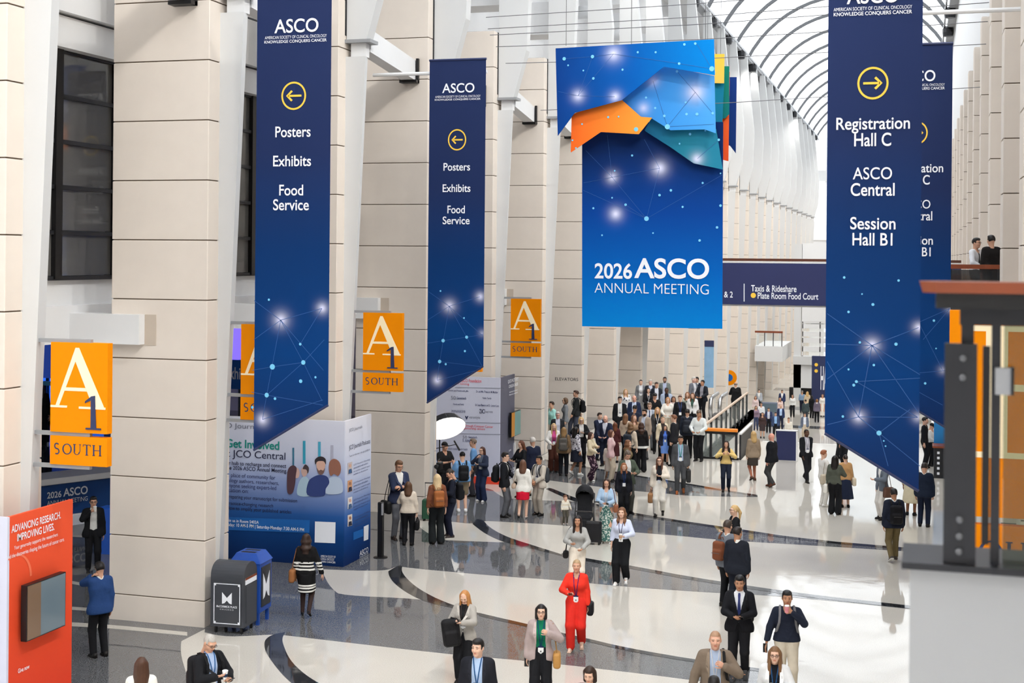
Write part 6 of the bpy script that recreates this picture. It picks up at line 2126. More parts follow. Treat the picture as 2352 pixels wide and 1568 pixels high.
cup(a, 'pink paper cup of the man in the navy quarter zip', -1, (226, 150, 160), (220, 140, 150))
bag_back(a, 'grey rucksack of the man in the navy quarter zip', (70, 72, 78), 0, .8, (120, 120, 124))
phone(a, 'phone in the lowered hand of the man in the navy quarter zip', 1, 0)
a = person('man with cropped hair in taupe blazer gripping his rucksack strap', 1643, head=1450, h=1.8, face=2, top=('open', (124, 110, 96), (176, 194, 222)), bot=('trousers', (70, 72, 80)), hair=('buzz', (170, 136, 110)), skin=(222, 172, 148), arms=('strap', 'out'), lany=((214, 218, 226), 1.08))
bag_back(a, 'black rucksack on one shoulder of the man in the taupe blazer', (24, 24, 27), -1)
a = person('woman with very long brown hair and glasses in a white jacket holding coffee', 1780, head=1485, h=1.68, sex='f', face=-2, top=('open', (222, 224, 226), (24, 26, 34)), bot=('trousers', BK), hair=('longf', (122, 90, 62)), skin=S1_, arms=('chest', 'down'), glasses=True, lany=((40, 90, 140), 1.1))
cup(a, 'coffee cup of the woman with very long brown hair', -1, (238, 234, 226), (150, 110, 80))
person('black haired person cut off by the bottom edge below the taupe blazer', 1640, head=1556, h=1.66, face=180, top=('sweater', BK), bot=('trousers', BK), hair=('short', H_BK), skin=S2_)
# ---- right balcony pair
a = person('man in white shirt and dark waistcoat on the right balcony', 2240, h=1.72, z=6.0, face=60, pos=onY(2240, 700, 35.0).to_2d().to_3d() + Vector((0, 0, 6.0)), top=('shirt', (226, 228, 234)), bot=('trousers', BK), hair=('short', H_BK), skin=S2_, arms=('hold', 'hold'), lod=1, glasses=True, tie=(30, 32, 40))
a = person('man in black jacket with his back turned on the right balcony', 2276, h=1.78, z=6.0, face=-150, pos=onY(2276, 700, 34.6).to_2d().to_3d() + Vector((0, 0, 6.0)), top=('sweater', (30, 28, 28)), bot=('trousers', BK), hair=('short', H_BK), skin=S2_, lod=1, slim=1.1)
# ---- side hall
person('person with dark ponytail in black deep in the side hall', 92, head=880, foot=1030, face=170, sex='f', top=('sweater', BK), bot=('trousers', BK), hair=('long', H_DB), skin=S2_, lod=1)
person('woman with wavy dark hair and white top in the side hall', 104, foot=1020, head=925, face=0, sex='f', top=('open', BK, WH), bot=('trousers', (30, 34, 50)), hair=('longw', H_DB), skin=S2_, lod=1, shoes=('shoe', WH, WH))
# ---- crowd between the piers and the stair guard
C = 'crowd by the stairs'
def cw(label, x, head, h=1.7, **k):
    k.setdefault('lod', 1)
    return person(label, x, head=head, h=h, group=C, **k)
cw('white haired man in dark jacket and glasses at the left end of the crowd', 1281, 946, 1.68, face=10, top=('open', (44, 46, 50), (206, 208, 224)), bot=('trousers', CH), hair=('short', H_WT), skin=(228, 176, 160), glasses=True)
person('blonde woman in white cardigan with pink scarf and brown trousers', 1271, foot=1084, head=972, group=C, lod=1, sex='f', face=8, top=('open', (228, 226, 222), (206, 92, 150)), bot=('wide', (84, 48, 38)), hair=('longf', (206, 176, 130)), skin=S1_, arms=('down', 'hold'), lany=((200, 60, 120), 1.08))
a = person('woman in olive brown jacket with a grey rucksack seen from behind', 1294, foot=1093, head=981, group=C, lod=1, sex='f', face=175, top=('jacket', (128, 104, 78), WH), bot=('trousers', BK), hair=('long', (150, 118, 78)), skin=S1_)
bag_back(a, 'grey rucksack of the woman in the olive brown jacket', (92, 88, 84), lod=1)
person('black haired woman in white floral top and navy skirt', 1321, foot=1092, head=980, group=C, lod=1, sex='f', face=130, top=('sweater', pattern('floral_print', (224, 222, 230), (60, 56, 76), 16, .6)), bot=('skirt', (34, 38, 52), .5, .2), hair=('long', H_BK), skin=S3_, walk=.45, shoes=('shoe', WH, WH))
cw('blonde woman in black with glasses and one hand raised at the left of the crowd', 1335, 958, 1.68, sex='f', face=8, top=('open', BK, (210, 208, 206)), bot=('trousers', BK), hair=('bob', (206, 170, 116)), skin=S1_, arms=('chest', 'hip'), glasses=True)
cw('woman in grey blazer walking left past the elevators lettering', 1299, 913, 1.76, sex='f', face=-85, top=('jacket', (124, 128, 134), BK), bot=('trousers', (120, 122, 126)), hair=('bob', (96, 74, 56)), skin=S1_, walk=.5, glasses=True)
a = cw('man in black jacket and rucksack walking left past the elevators lettering', 1324, 897, 1.88, face=-80, top=('jacket', (40, 42, 44), WH), bot=('trousers', (70, 74, 88)), hair=('short', (72, 52, 44)), skin=S2_, walk=.8, arms=('swf', 'swb'))
bag_back(a, 'black rucksack of the man walking left past the lettering', (26, 26, 30), lod=1)
cw('person in mint green top mostly hidden behind a white fin', 1268, 922, 1.78, sex='f', face=-60, top=('sweater', (168, 226, 218)), bot=('trousers', CR), hair=('short', H_DB), skin=S2_)
person('woman in cream jacket and dark floral trousers in profile', 1356, foot=1104, head=992, group=C, lod=1, sex='f', face=70, top=('jacket', (222, 208, 178), (200, 190, 160)), bot=('wide', pattern('dark_floral', (50, 32, 48), (190, 160, 170), 16, .6)), hair=('long', (74, 48, 40)), skin=S1_, hem=.92, walk=.2, arms=('chest', 'hold'), shoes=('shoe', WH, WH))
person('dark haired man in navy suit with arms folded beside the bald man', 1376, foot=1056, head=948, group=C, lod=1, face=40, top=('jacket', (32, 38, 60), (190, 196, 214)), bot=('trousers', NV), hair=('short', (52, 38, 32)), skin=S1_, arms=('cross', 'cross'))
cw('bald man in navy suit bending toward the dark haired man in the crowd', 1391, 954, 1.74, face=-20, top=('jacket', (34, 40, 62), (210, 212, 224)), bot=('trousers', NV), hair=('bald', (60, 50, 40)), skin=(226, 176, 156), hnod=26, arms=('hold', 'hold'))
person('woman with long auburn hair and maroon dress seen from behind', 1412, foot=1062, head=970, group=C, lod=1, sex='f', face=170, top=('sweater', (78, 38, 40)), bot=('skirt', (74, 36, 38), .3, .22), hair=('long', (112, 66, 44)), skin=S1_)
cw('woman in pale pink jacket with brown hair in profile', 1403, 987, 1.66, sex='f', face=80, top=('jacket', (226, 190, 192), (230, 220, 216)), bot=('trousers', BE), hair=('bob', (104, 66, 52)), skin=S1_)
person('woman with black hair in a white dress at the front of the crowd', 1397, foot=1102, head=1016, group=C, lod=1, sex='f', face=25, top=('sweater', (228, 216, 206)), bot=('dress', (228, 216, 206), .42, .19), hair=('longf', H_BK), skin=S3_, lany=((60, 60, 66), 1.05), arms=('down', 'down'), hem=.9)
cw('woman with chestnut hair in profile in the middle of the crowd', 1442, 1010, 1.66, sex='f', face=75, top=('jacket', (110, 96, 70), (150, 130, 100)), bot=('trousers', BK), hair=('longw', (126, 84, 56)), skin=S1_)
cw('man with tousled grey hair in green jacket looking down', 1441, 1035, 1.76, face=25, top=('open', (78, 88, 76), (222, 222, 220)), bot=('trousers', (70, 70, 66)), hair=('wavy', (104, 92, 84)), skin=S2_, hnod=30, arms=('phone1', 'phone1'))
a = cw('woman in beige top with a dark rucksack seen from behind in the crowd', 1449, 972, 1.68, sex='f', face=150, top=('sweater', (212, 196, 176)), bot=('trousers', BK), hair=('longw', (120, 90, 62)), skin=S1_)
bag_back(a, 'dark navy rucksack of the woman in the beige top', (44, 50, 60), lod=1)
person('woman in black jacket with a cream striped hem seen from behind', 1472, foot=1084, head=970, group=C, lod=1, sex='f', face=185, top=('sweater', (26, 24, 26)), bot=('wide', BK), hair=('longw', (66, 44, 36)), skin=S1_, stripes=[(.86, .93)], hem=.82)
cw('man in black suit and white lanyard at the left stair edge', 1424, 911, 1.78, face=4, top=('open', BK, WH), bot=('trousers', BK), hair=('short', (50, 40, 36)), skin=S1_, lany=((210, 212, 218), 1.1), glasses=True)
cw('woman in white cardigan with dark flowers at the upper left of the crowd', 1437, 893, 1.66, sex='f', face=6, top=('sweater', pattern('flower_cardigan', (220, 220, 222), (60, 62, 76), 9, .62)), bot=('trousers', (90, 100, 120)), hair=('longf', (170, 136, 96)), skin=S1_)
cw('man in navy suit with open collar behind the crowd', 1457, 908, 1.78, face=0, top=('open', (36, 46, 74), (196, 208, 232)), bot=('trousers', NV), hair=('balding', (76, 56, 46)), skin=(226, 170, 150))
cw('woman in grey blazer and grey trousers at the back of the crowd', 1472, 872, 1.7, sex='f', face=2, top=('open', (120, 122, 126), (226, 226, 228)), bot=('trousers', (150, 150, 150)), hair=('pony', (52, 40, 36)), skin=S1_, lany=((220, 220, 224), 1.1))
cw('white haired man in dark suit at the back of the crowd', 1494, 872, 1.74, face=10, top=('open', (44, 46, 54), (206, 210, 226)), bot=('trousers', CH), hair=('short', H_WT), skin=(226, 176, 158))
cw('woman in black with folded hands behind the man looking at his phone', 1489, 890, 1.64, sex='f', face=10, top=('sweater', BK), bot=('trousers', BK), hair=('bob', H_BK), skin=S1_, lany=((220, 220, 224), 1.1), arms=('clasp', 'clasp'))
cw('man in dark suit and pale tie at the back of the crowd', 1508, 878, 1.74, face=8, top=('open', (38, 42, 52), (214, 218, 230)), bot=('trousers', CH), hair=('short', (60, 50, 46)), skin=S2_)
cw('man in black sweater looking down at his phone in the crowd', 1504, 903, 1.76, face=15, top=('sweater', (26, 27, 30)), bot=('trousers', BK), hair=('short', H_BK), skin=S2_, hnod=30, arms=('phone', 'phone'))
cw('bearded man with glasses and grey vest at the top of the crowd', 1527, 866, 1.78, face=0, top=('open', (116, 124, 122), (182, 192, 220)), bot=('trousers', CH), hair=('short', (44, 36, 34)), skin=S2_, beard=True, glasses=True)
cw('man in pale blue suit with a dark shirt in the crowd', 1531, 890, 1.76, face=5, top=('open', (168, 182, 206), (34, 36, 50)), bot=('trousers', (150, 164, 190)), hair=('buzz', H_BK), skin=S5_)
cw('woman in white sweater and green scarf in the crowd', 1534, 912, 1.68, sex='f', face=0, top=('sweater', (228, 224, 216)), bot=('trousers', BE), hair=('bob', (176, 130, 84)), skin=S1_, arms=('hold', 'hold'))
cw('bearded man in beige blazer turning left in the crowd', 1481, 940, 1.78, face=-35, top=('open', (168, 152, 138), (196, 206, 228)), bot=('trousers', (96, 96, 98)), hair=('short', (46, 34, 30)), skin=S2_, beard=True, lany=((210, 214, 222), 1.1))
cw('grey haired man with glasses and light grey suit in the crowd', 1492, 925, 1.76, face=0, top=('open', (158, 168, 184), (224, 228, 236)), bot=('trousers', GR), hair=('short', (140, 120, 104)), skin=S1_, tie=(60, 70, 110), glasses=True)
cw('smiling blonde woman in dark blazer in the middle of the crowd', 1510, 935, 1.7, sex='f', face=5, top=('open', (64, 64, 66), (24, 24, 26)), bot=('trousers', BK), hair=('longf', (190, 148, 100)), skin=S1_, lany=((220, 222, 226), 1.08))
cw('woman in pink cardigan with dark hair in the crowd', 1547, 910, 1.64, sex='f', face=5, top=('open', (222, 196, 196), (220, 210, 206)), bot=('trousers', CR), hair=('long', (66, 44, 38)), skin=S3_)
cw('short haired woman in black blazer with badge in the crowd', 1562, 908, 1.7, sex='f', face=6, top=('open', BK, (40, 40, 44)), bot=('trousers', BK), hair=('short', (104, 74, 60)), skin=S1_, lany=((60, 80, 140), 1.08))
cw('woman in black and white patterned blouse near the escalator', 1579, 900, 1.66, sex='f', face=-5, top=('blouse', pattern('mono_print', (200, 204, 196), (50, 60, 52), 14, .48)), bot=('trousers', BK), hair=('longf', (140, 96, 64)), skin=S1_)
cw('woman in white coat beside the patterned blouse', 1591, 902, 1.66, sex='f', face=-10, top=('coat', (226, 226, 226), (60, 90, 80)), bot=('trousers', BK), hair=('longf', (110, 76, 54)), skin=S1_)
cw('white haired man in grey suit talking at the right top of the crowd', 1593, 866, 1.8, face=50, top=('open', (112, 116, 126), (220, 222, 230)), bot=('trousers', (104, 108, 118)), hair=('short', H_WT), skin=(230, 184, 168))
cw('man in navy suit hidden behind the white haired man in grey', 1601, 866, 1.8, face=-30, top=('jacket', (34, 38, 56), WH), bot=('trousers', NV), hair=('short', H_BK), skin=S2_)
cw('dark haired man in black jacket right of the white haired man in grey', 1614, 873, 1.76, face=-30, top=('open', (34, 38, 46), (160, 160, 170)), bot=('trousers', BK), hair=('wavy', H_BK), skin=S3_, arms=('hold', 'hold'))
a = cw('man in white shirt looking down beside the orange capped guard', 1606, 942, 1.80, face=-20, top=('sweater', (220, 226, 226)), bot=('trousers', BK), hair=('short', (96, 80, 68)), skin=S3_, hnod=24, arms=('hold', 'hold'))
a = person('man in navy jacket with a rucksack standing with his back turned in the crowd', 1578, foot=1052, head=940, group=C, lod=1, face=175, top=('jacket', (38, 44, 58), WH), bot=('trousers', BK), hair=('short', H_BK), skin=S2_)
bag_back(a, 'dark rucksack of the man in the navy jacket in the crowd', (40, 44, 54), lod=1)
cw('brown haired man in black jacket facing left in the crowd', 1549, 953, 1.76, face=-110, top=('jacket', (30, 31, 36), WH), bot=('trousers', BK), hair=('short', (122, 80, 56)), skin=S1_)
cw('woman in cream blazer with her hair up in the crowd', 1522, 957, 1.58, sex='f', face=20, top=('open', (222, 208, 180), (60, 50, 48)), bot=('trousers', BK), hair=('bun', (150, 120, 92)), skin=S1_)
person('woman in navy blazer with bright blue scarf and blue skirt', 1527, foot=1066, head=976, group=C, lod=1, sex='f', face=5, top=('open', (30, 34, 52), (90, 130, 220)), bot=('skirt', (110, 150, 226), .5, .19), hair=('longf', (50, 36, 34)), skin=S2_, lany=((60, 90, 190), 1.08))
cw('woman with long light brown hair and beige top seen from behind in the crowd', 1437, 950, 1.66, sex='f', face=150, top=('sweater', (206, 186, 164)), bot=('trousers', BK), hair=('long', (128, 92, 66)), skin=S1_)
cw('woman in fawn sweater looking right in the crowd', 1456, 952, 1.66, sex='f', face=25, top=('sweater', (150, 122, 98)), bot=('trousers', CH), hair=('longf', (120, 84, 62)), skin=S1_)
cw('person with black hair in navy behind the woman in the fawn sweater', 1458, 931, 1.7, face=160, top=('sweater', (36, 42, 60)), bot=('trousers', BK), hair=('short', H_BK), skin=S3_)
cw('grey haired man in long black coat with his back turned by the pale handrail', 1690, 877, 1.64, face=172, top=('coat', (26, 26, 28), WH), bot=('trousers', BK), hair=('balding', H_GY), skin=S2_, arms=('phone1', 'down'))
# ---- lower concourse in the distance
D = 'people on the lower concourse'
def fr(label, x, head, foot, **k):
    person(label, x, head=None, foot=max(foot, 940), h=1.72, z=-4.8, lod=2, group=D, **k)
fr('far man in pale grey suit left of the lower concourse', 1743, 891, 945, top=('jacket', (170, 176, 186), WH), skin=S1_)
fr('far woman in white and pink by the pale handrail end', 1735, 900, 962, sex='f', top=('sweater', (226, 206, 206)), bot=('trousers', CR), hair=('long', H_BR))
fr('far woman in mauve cardigan and jeans by the handrail', 1736, 918, 988, sex='f', top=('sweater', (140, 120, 140)), bot=('trousers', (60, 70, 100)), hair=('long', H_DB))
fr('far man in white shirt and dark trousers near the handrail', 1748, 918, 980, top=('shirt', (226, 230, 236)), bot=('trousers', NV))
fr('far man in navy suit with hands together', 1765, 935, 994, top=('open', (40, 50, 86), (210, 216, 230)), bot=('trousers', BK), arms=('clasp', 'clasp'))
fr('far man in bright blue shirt and black trousers', 1781, 947, 1006, top=('open', (60, 76, 110), (150, 190, 236)), bot=('trousers', BK))
fr('far bald man in navy blazer right of the bright blue shirt', 1793, 938, 986, top=('open', (44, 56, 92), (180, 206, 240)), bot=('trousers', NV), hair=('bald', (90, 70, 60)))
fr('far man in navy suit standing against the distant piers', 1796, 891, 946, top=('jacket', (46, 56, 94), WH), bot=('trousers', NV))
fr('far woman in pink top with long brown hair', 1791, 912, 966, sex='f', top=('sweater', (232, 206, 200)), bot=('trousers', BE), hair=('longf', H_BR))
fr('far woman in white sweater and black trousers on the lower concourse', 1820, 905, 958, sex='f', top=('sweater', (220, 222, 222)), bot=('trousers', BK), hair=('long', H_DB))
fr('far man in blue shirt with a dark shoulder bag walking away', 1842, 895, 948, face=180, top=('shirt', (130, 156, 184)), bot=('trousers', NV), hair=('short', H_GY))
fr('far blonde woman in sand jacket walking away', 1854, 900, 950, face=180, sex='f', top=('jacket', (206, 188, 160), WH), bot=('trousers', CR), hair=('long', H_BL))
fr('far man in dark green suit walking away', 1850, 923, 972, face=180, top=('jacket', (62, 74, 78), WH), bot=('trousers', (74, 80, 90)))
fr('far woman in purple jacket and black trousers walking away', 1876, 913, 970, face=180, sex='f', top=('jacket', (112, 104, 120), WH), bot=('trousers', BK), hair=('bob', H_LB))
fr('far woman in a long white dress at the banner edge', 1889, 903, 957, sex='f', top=('blouse', (232, 228, 222)), bot=('skirt', (232, 226, 218), .1, .2), hair=('long', H_BR))
fr('far man in grey jacket above the navy kiosk', 1848, 957, 1008, top=('open', (104, 114, 134), (224, 230, 240)), bot=('trousers', BE))
fr('far woman in a dark dress with brown scarf', 1751, 958, 1006, sex='f', top=('sweater', (70, 54, 54)), bot=('skirt', (60, 50, 52), .5, .2), hair=('long', H_DB))
fr('far woman in black and white standing by the lower information stand', 1864, 912, 960, face=150, sex='f', top=('jacket', BK, WH), bot=('trousers', BK), hair=('long', H_BK))
fr('far person in light shirt just left of the navy kiosk', 1811, 972, 1020, top=('shirt', (226, 222, 212)), bot=('trousers', BE), hair=('short', H_BR))
# ================================================================ FURNITURE AND EQUIPMENT
# ---- litter bins by the first full pier
def bin_logo(mb, x, z, w, h, y):
    P = [(0, 1), (.12, .86), (.5, .5), (.88, .86), (1, 1), (1, 0), (.78, 0), (.62, .22), (.5, .34), (.38, .22), (.22, 0), (0, 0)]
    L = [[(0, 1), (.5, .52), (.5, .3), (.25, .06), (0, 0)], [(1, 1), (1, 0), (.75, .06), (.5, .3), (.5, .52)]]
    for q in L:
        mb.prism([(x + (a - .5) * w, z + (b - .5) * h) for a, b in q], y - .003, y)
p = onz(519, 1456, 0)
m_bin = mat('bin_grey', (74, 77, 84), .4, metal=.3)
m_binp = mat('bin_panel_grey', (64, 67, 74), .35)
gb = empty('litter_bin', (p.x - .33, p.y, 0), math.radians(3), label='grey litter bin with curved hood and white logo beside the first full pier', cat='bin')
prof = [(0, .13)] + [(.3 - .3 * math.cos(math.pi * i / 14), 1.05 + .28 * math.sin(math.pi * i / 14) ** .8) for i in range(15)] + [(.6, .13)]
v = [(0, a, z) for a, z in prof] + [(.68, a, z) for a, z in prof]
n = len(prof)
f = [tuple(range(n)), tuple(range(2 * n - 1, n - 1, -1))] + [(i + n, (i + 1) % n + n, (i + 1) % n, i) for i in range(n)]
obj('bin_body', mesh('bin_body', v, f, m_bin), gb)
MB().box(.05, -.012, .17, .63, .0, .98).build('front_door', m_binp, gb)
mb = MB()
for x0, z0, x1, z1 in ((.07, .94, .61, .955), (.07, .19, .61, .205), (.07, .19, .085, .955), (.595, .19, .61, .955)):
    mb.box(x0, -.016, z0, x1, -.012, z1)
for cx_, cz_ in ((.095, .93), (.585, .93), (.095, .215), (.585, .215)):
    mb.box(cx_ - .02, -.017, cz_ - .02, cx_ + .02, -.012, cz_ + .02)
mb.build('door_border', m_print_white, gb)
mb = MB(); bin_logo(mb, .34, .68, .2, .22, -.012); mb.build('logo', m_print_white, gb)
GP = Panel(gb, Matrix())
GP.textm('McCORMICK PLACE', (.13, .5, .55, .54), m_print_white, y=-.018, bold=.02)
GP.textm('C H I C A G O', (.2, .455, .48, .478), m_print_white, y=-.018)
MB().box(.68, .06, .93, .69, .56, 1.06).build('side_label', m_print_white, gb)
MB().box(.681, .06, 1.02, .692, .56, 1.06).build('side_label_stripe', m_wood, gb)
MB().box(.68, .1, .2, .688, .52, .9).build('side_panel', m_binp, gb)
for cx_ in (.08, .6):
    for cy_ in (.08, .52):
        MB().lathe([(.03, 0), (.035, .05), (.03, .13)], 8, (cx_, cy_, 0)).build('foot', m_blackm, gb)
p2 = onz(566, 1440, 0)
m_blue = mat('bin_blue', (34, 78, 168), .4, noise=.05)
rbn = empty('recycling_bin', (p2.x - .42, p2.y + .12, 0), math.radians(3), label='blue recycling bin with slotted top behind the grey litter bin', cat='bin')
MB().box(0, 0, .25, .62, .56, 1.2).build('bin_body', m_blue, rbn)
MB().add([(-.02, -.02, 1.2), (.64, -.02, 1.2), (.64, .58, 1.2), (-.02, .58, 1.2), (.1, .06, 1.38), (.52, .06, 1.38), (.52, .5, 1.38), (.1, .5, 1.38)], [(3, 2, 1, 0), (4, 5, 6, 7), (0, 1, 5, 4), (1, 2, 6, 5), (2, 3, 7, 6), (3, 0, 4, 7)]).build('hopper_top', m_blue, rbn)
for yy in (.13, .33):
    MB().box(.16, yy, 1.378, .46, yy + .1, 1.384).build('slot', m_blackm, rbn)
MB().box(.62, .06, .35, .632, .5, 1.12).build('side_panel', mat('bin_poster', (40, 44, 52), .3), rbn)
sp = empty('poster_mount', (.634, 0, 0), math.radians(90), parent=rbn)
mb = MB(); bin_logo(mb, .28, .74, .3, .5, 0); mb.build('logo', m_print_white, sp)
for cx_ in (.03, .53):
    for cy_ in (.03, .47):
        MB().box(cx_, cy_, 0, cx_ + .06, cy_ + .06, .25).build('leg', m_blue, rbn)

# ---- black crowd-control post
p = onz(874, 1280, 0)
so = empty('stanchion', p, label='black crowd control post right of the journal hub display', cat='post')
MB().lathe([(.17, 0), (.17, .015), (.05, .03)], 20).build('base', m_blackm, so)
MB().bevbox(-.07, -.05, .02, .07, .05, 1.32, .015).build('post', m_blackm, so)
MB().box(.03, -.052, 1.02, .072, -.02, 1.3).build('belt_head', m_rib, so)

# ---- green suitcase by the pier
p = onz(986, 1195, 0)
su = empty('suitcase', p, math.radians(10), label='dark green cabin suitcase standing against the white fin', cat='suitcase')
MB().bevbox(-.19, -.12, .06, .19, .12, .58, .03).build('shell', cloth((44, 82, 62), .5), su)
for s_ in (-.12, .12):
    MB().tube([(s_, 0, .58), (s_, 0, 1.02)], .01, 6).build('handle_tube', m_chrome, su)
MB().tube([(-.13, 0, 1.02), (.13, 0, 1.02)], .016, 6).build('grip', m_blackm, su)
for sx in (-.14, .14):
    for sy in (-.08, .08):
        MB().lathe([(.02, 0), (.03, .03), (.02, .07)], 8, (sx, sy, 0)).build('wheel', m_blackm, su)
p = onz(1363, 1249, 0)
su = empty('suitcase', p, math.radians(5), label='black cabin suitcase between the stroller and the woman in denim', cat='suitcase')
MB().bevbox(-.2, -.13, .07, .2, .13, .56, .03).build('shell', cloth((30, 30, 33), .5), su)
for s_ in (.04, .14):
    MB().tube([(s_, 0, .56), (s_, 0, 1.06)], .012, 6).build('handle_tube', m_chrome, su)
MB().tube([(.02, 0, 1.06), (.16, 0, 1.06)], .018, 6).build('grip', m_blackm, su)
for sx in (-.15, .15):
    for sy in (-.09, .09):
        MB().lathe([(.02, 0), (.03, .03), (.02, .08)], 8, (sx, sy, 0)).build('wheel', m_blackm, su)

# ---- stroller seen from the front
p = onz(1342, 1230, 0)
stc = (30, 31, 35)
to = CAM - p
sl = empty('stroller', p, math.atan2(to.y, to.x) - math.pi / 2 - .1, label='black folding stroller with canopy beside the toddler', cat='stroller')
v, q = polygonize(lambda P: np.maximum(np.maximum(ellip(P, (0, -.05, 1.02), (.24, .3, .3)), -ellip(P, (0, .0, .98), (.215, .30, .26))), .98 - P[..., 2] - np.maximum(-P[..., 1] - .1, 0) * 2), np.array([-.26, -.38, .7]), np.array([.26, .28, 1.34]), .016)
obj('canopy', mesh('canopy', v, q, cloth(stc, .7), True), sl)
v, q = polygonize(lambda P: smin(rbox(P, (0, -.12, .78), (.2, .05, .3), .045), rbox(P, (0, .08, .5), (.2, .2, .06), .05), .08), np.array([-.22, -.2, .4]), np.array([.22, .3, 1.1]), .016)
obj('seat', mesh('seat', v, q, cloth((40, 41, 45), .8), True), sl)
v, q = polygonize(lambda P: rbox(P, (0, .26, .34), (.19, .05, .14), .04), np.array([-.2, .2, .18]), np.array([.2, .32, .5]), .016)
obj('footrest', mesh('footrest', v, q, cloth(stc, .7), True), sl)
for s_ in (-1, 1):
    MB().tube([(s_ * .24, .3, .12), (s_ * .24, .02, .62), (s_ * .23, -.3, 1.05)], .014, 6).build('frame_tube', m_dark, sl)
    MB().tube([(s_ * .24, -.32, .1), (s_ * .24, .02, .62)], .014, 6).build('frame_tube', m_dark, sl)
    for yy in (.3, -.32):
        w = MB().lathe([(.05, -.02), (.1, -.02), (.1, .02), (.05, .02)], 16).build('wheel', m_blackm, sl)
        w.rotation_euler = (0, math.radians(90), 0)
        w.location = (s_ * .24, yy, .1)
MB().tube([(-.21, .22, .66), (-.15, .3, .68), (.15, .3, .68), (.21, .22, .66)], .02, 6).build('bumper_bar', cloth((64, 62, 62), .6), sl)
MB().box(-.18, -.3, .2, .18, .1, .34).build('basket', cloth(stc, .8), sl)
MB().tube([(-.23, -.3, 1.05), (0, -.33, 1.08), (.23, -.3, 1.05)], .018, 6).build('push_handle', m_blackm, sl)

# ---- interview softbox, microphone boom and video camera
p = onz(1030, 1150, 0)
c_ = onY(1025, 984, p.y)
sbx = empty('softbox_light', (c_.x, c_.y, 0), label='round white softbox light glowing above the cameraman', cat='studio light')
nrm = Vector((.42, -.50, -.76)).normalized()
def disc(r0, off, n=28):
    up = Vector((0, 0, 1))
    ax = nrm.cross(up).normalized()
    ay = ax.cross(nrm)
    c = Vector((0, 0, c_.z)) + nrm * off
    return [c + ax * r0 * math.cos(2 * math.pi * i / n) + ay * r0 * math.sin(2 * math.pi * i / n) for i in range(n)]
d0 = disc(.58, 0)
obj('diffuser', mesh('diffuser', d0, [tuple(range(27, -1, -1))], mat('softbox_glow', (255, 252, 246), .8, emit=1.4)), sbx)
d1, d2 = disc(.59, -.01), disc(.44, -.26)
d3 = disc(.1, -.42)
obj('shell', mesh('shell', d1 + d2 + d3, [(i, (i + 1) % 28, 28 + (i + 1) % 28, 28 + i) for i in range(28)] + [(28 + i, 28 + (i + 1) % 28, 56 + (i + 1) % 28, 56 + i) for i in range(28)], cloth((46, 48, 52), .6), True), sbx)
for i in range(0, 28, 3):
    MB().tube([d1[i] * 1.0, d2[i], d3[i]], .012, 5).build('rod', m_chrome, sbx)
cc = Vector((0, 0, c_.z)) + nrm * -.5
MB().tube([cc, (cc.x - .15, cc.y + .2, cc.z - .2), (cc.x - .15, cc.y + .2, 0)], .02, 6).build('stand_pole', m_blackm, sbx)
for k_ in range(3):
    t = 2.09 * k_ + .3
    MB().tube([(cc.x - .15, cc.y + .2, .45), (cc.x - .15 + .5 * math.cos(t), cc.y + .2 + .5 * math.sin(t), .01)], .014, 5).build('stand_leg', m_blackm, sbx)
q0 = onY(1004, 1029, p.y - 1.2)
q1 = onY(1049, 1020, p.y - 1.2)
q2 = onY(1052, 1030, p.y - 1.2)
bm_ = empty('boom_microphone', (q0.x, q0.y, q0.z), label='thin black microphone boom in front of the cameraman', cat='microphone')
MB().tube([(-.9, 0, -.2), (0, 0, 0), Vector(q1) - Vector(q0)], .012, 6).build('pole', m_blackm, bm_)
MB().tube([Vector(q1) - Vector(q0) + Vector((-.08, 0, .1)), Vector(q2) - Vector(q0) + Vector((.05, 0, -.05))], [.022, .03], 8).build('capsule', m_blackm, bm_)
p = place(1021, None, 1015, 1.8)[0]
vc = empty('video_camera', (p.x, p.y, 0), label='black video camera in the hands of the cameraman', cat='camera')
MB().bevbox(-.06, -.55, 1.18, .07, -.28, 1.38, .02).build('camera_body', m_blackm, vc)
w = MB().lathe([(.04, 0), (.05, .08), (.06, .16)], 12).build('lens', m_dark, vc)
w.rotation_euler = (math.radians(90), 0, 0)
w.location = (.0, -.55, 1.29)
MB().tube([(-.02, -.5, 1.38), (-.02, -.48, 1.45), (-.02, -.34, 1.45), (-.02, -.32, 1.38)], .012, 5).build('top_handle', m_blackm, vc)

# ---- navy kiosk at the head of the stair
pa, pb = onz(1783, 1057, 0), onz(1830, 1056, 0)
ks = empty('kiosk_panel', pa, label='plain navy freestanding panel with white edge near the stair head', cat='display panel')
MB().box(0, 0, .02, pb.x - pa.x, .12, 1.06).build('front', mat('kiosk_navy', (34, 42, 86), .5, noise=.05), ks)
MB().box(pb.x - pa.x, -.01, 0, pb.x - pa.x + .05, .2, 1.08).build('edge', m_white, ks)
MB().box(-.02, -.01, 1.06, pb.x - pa.x + .05, .2, 1.09).build('cap', m_white, ks)
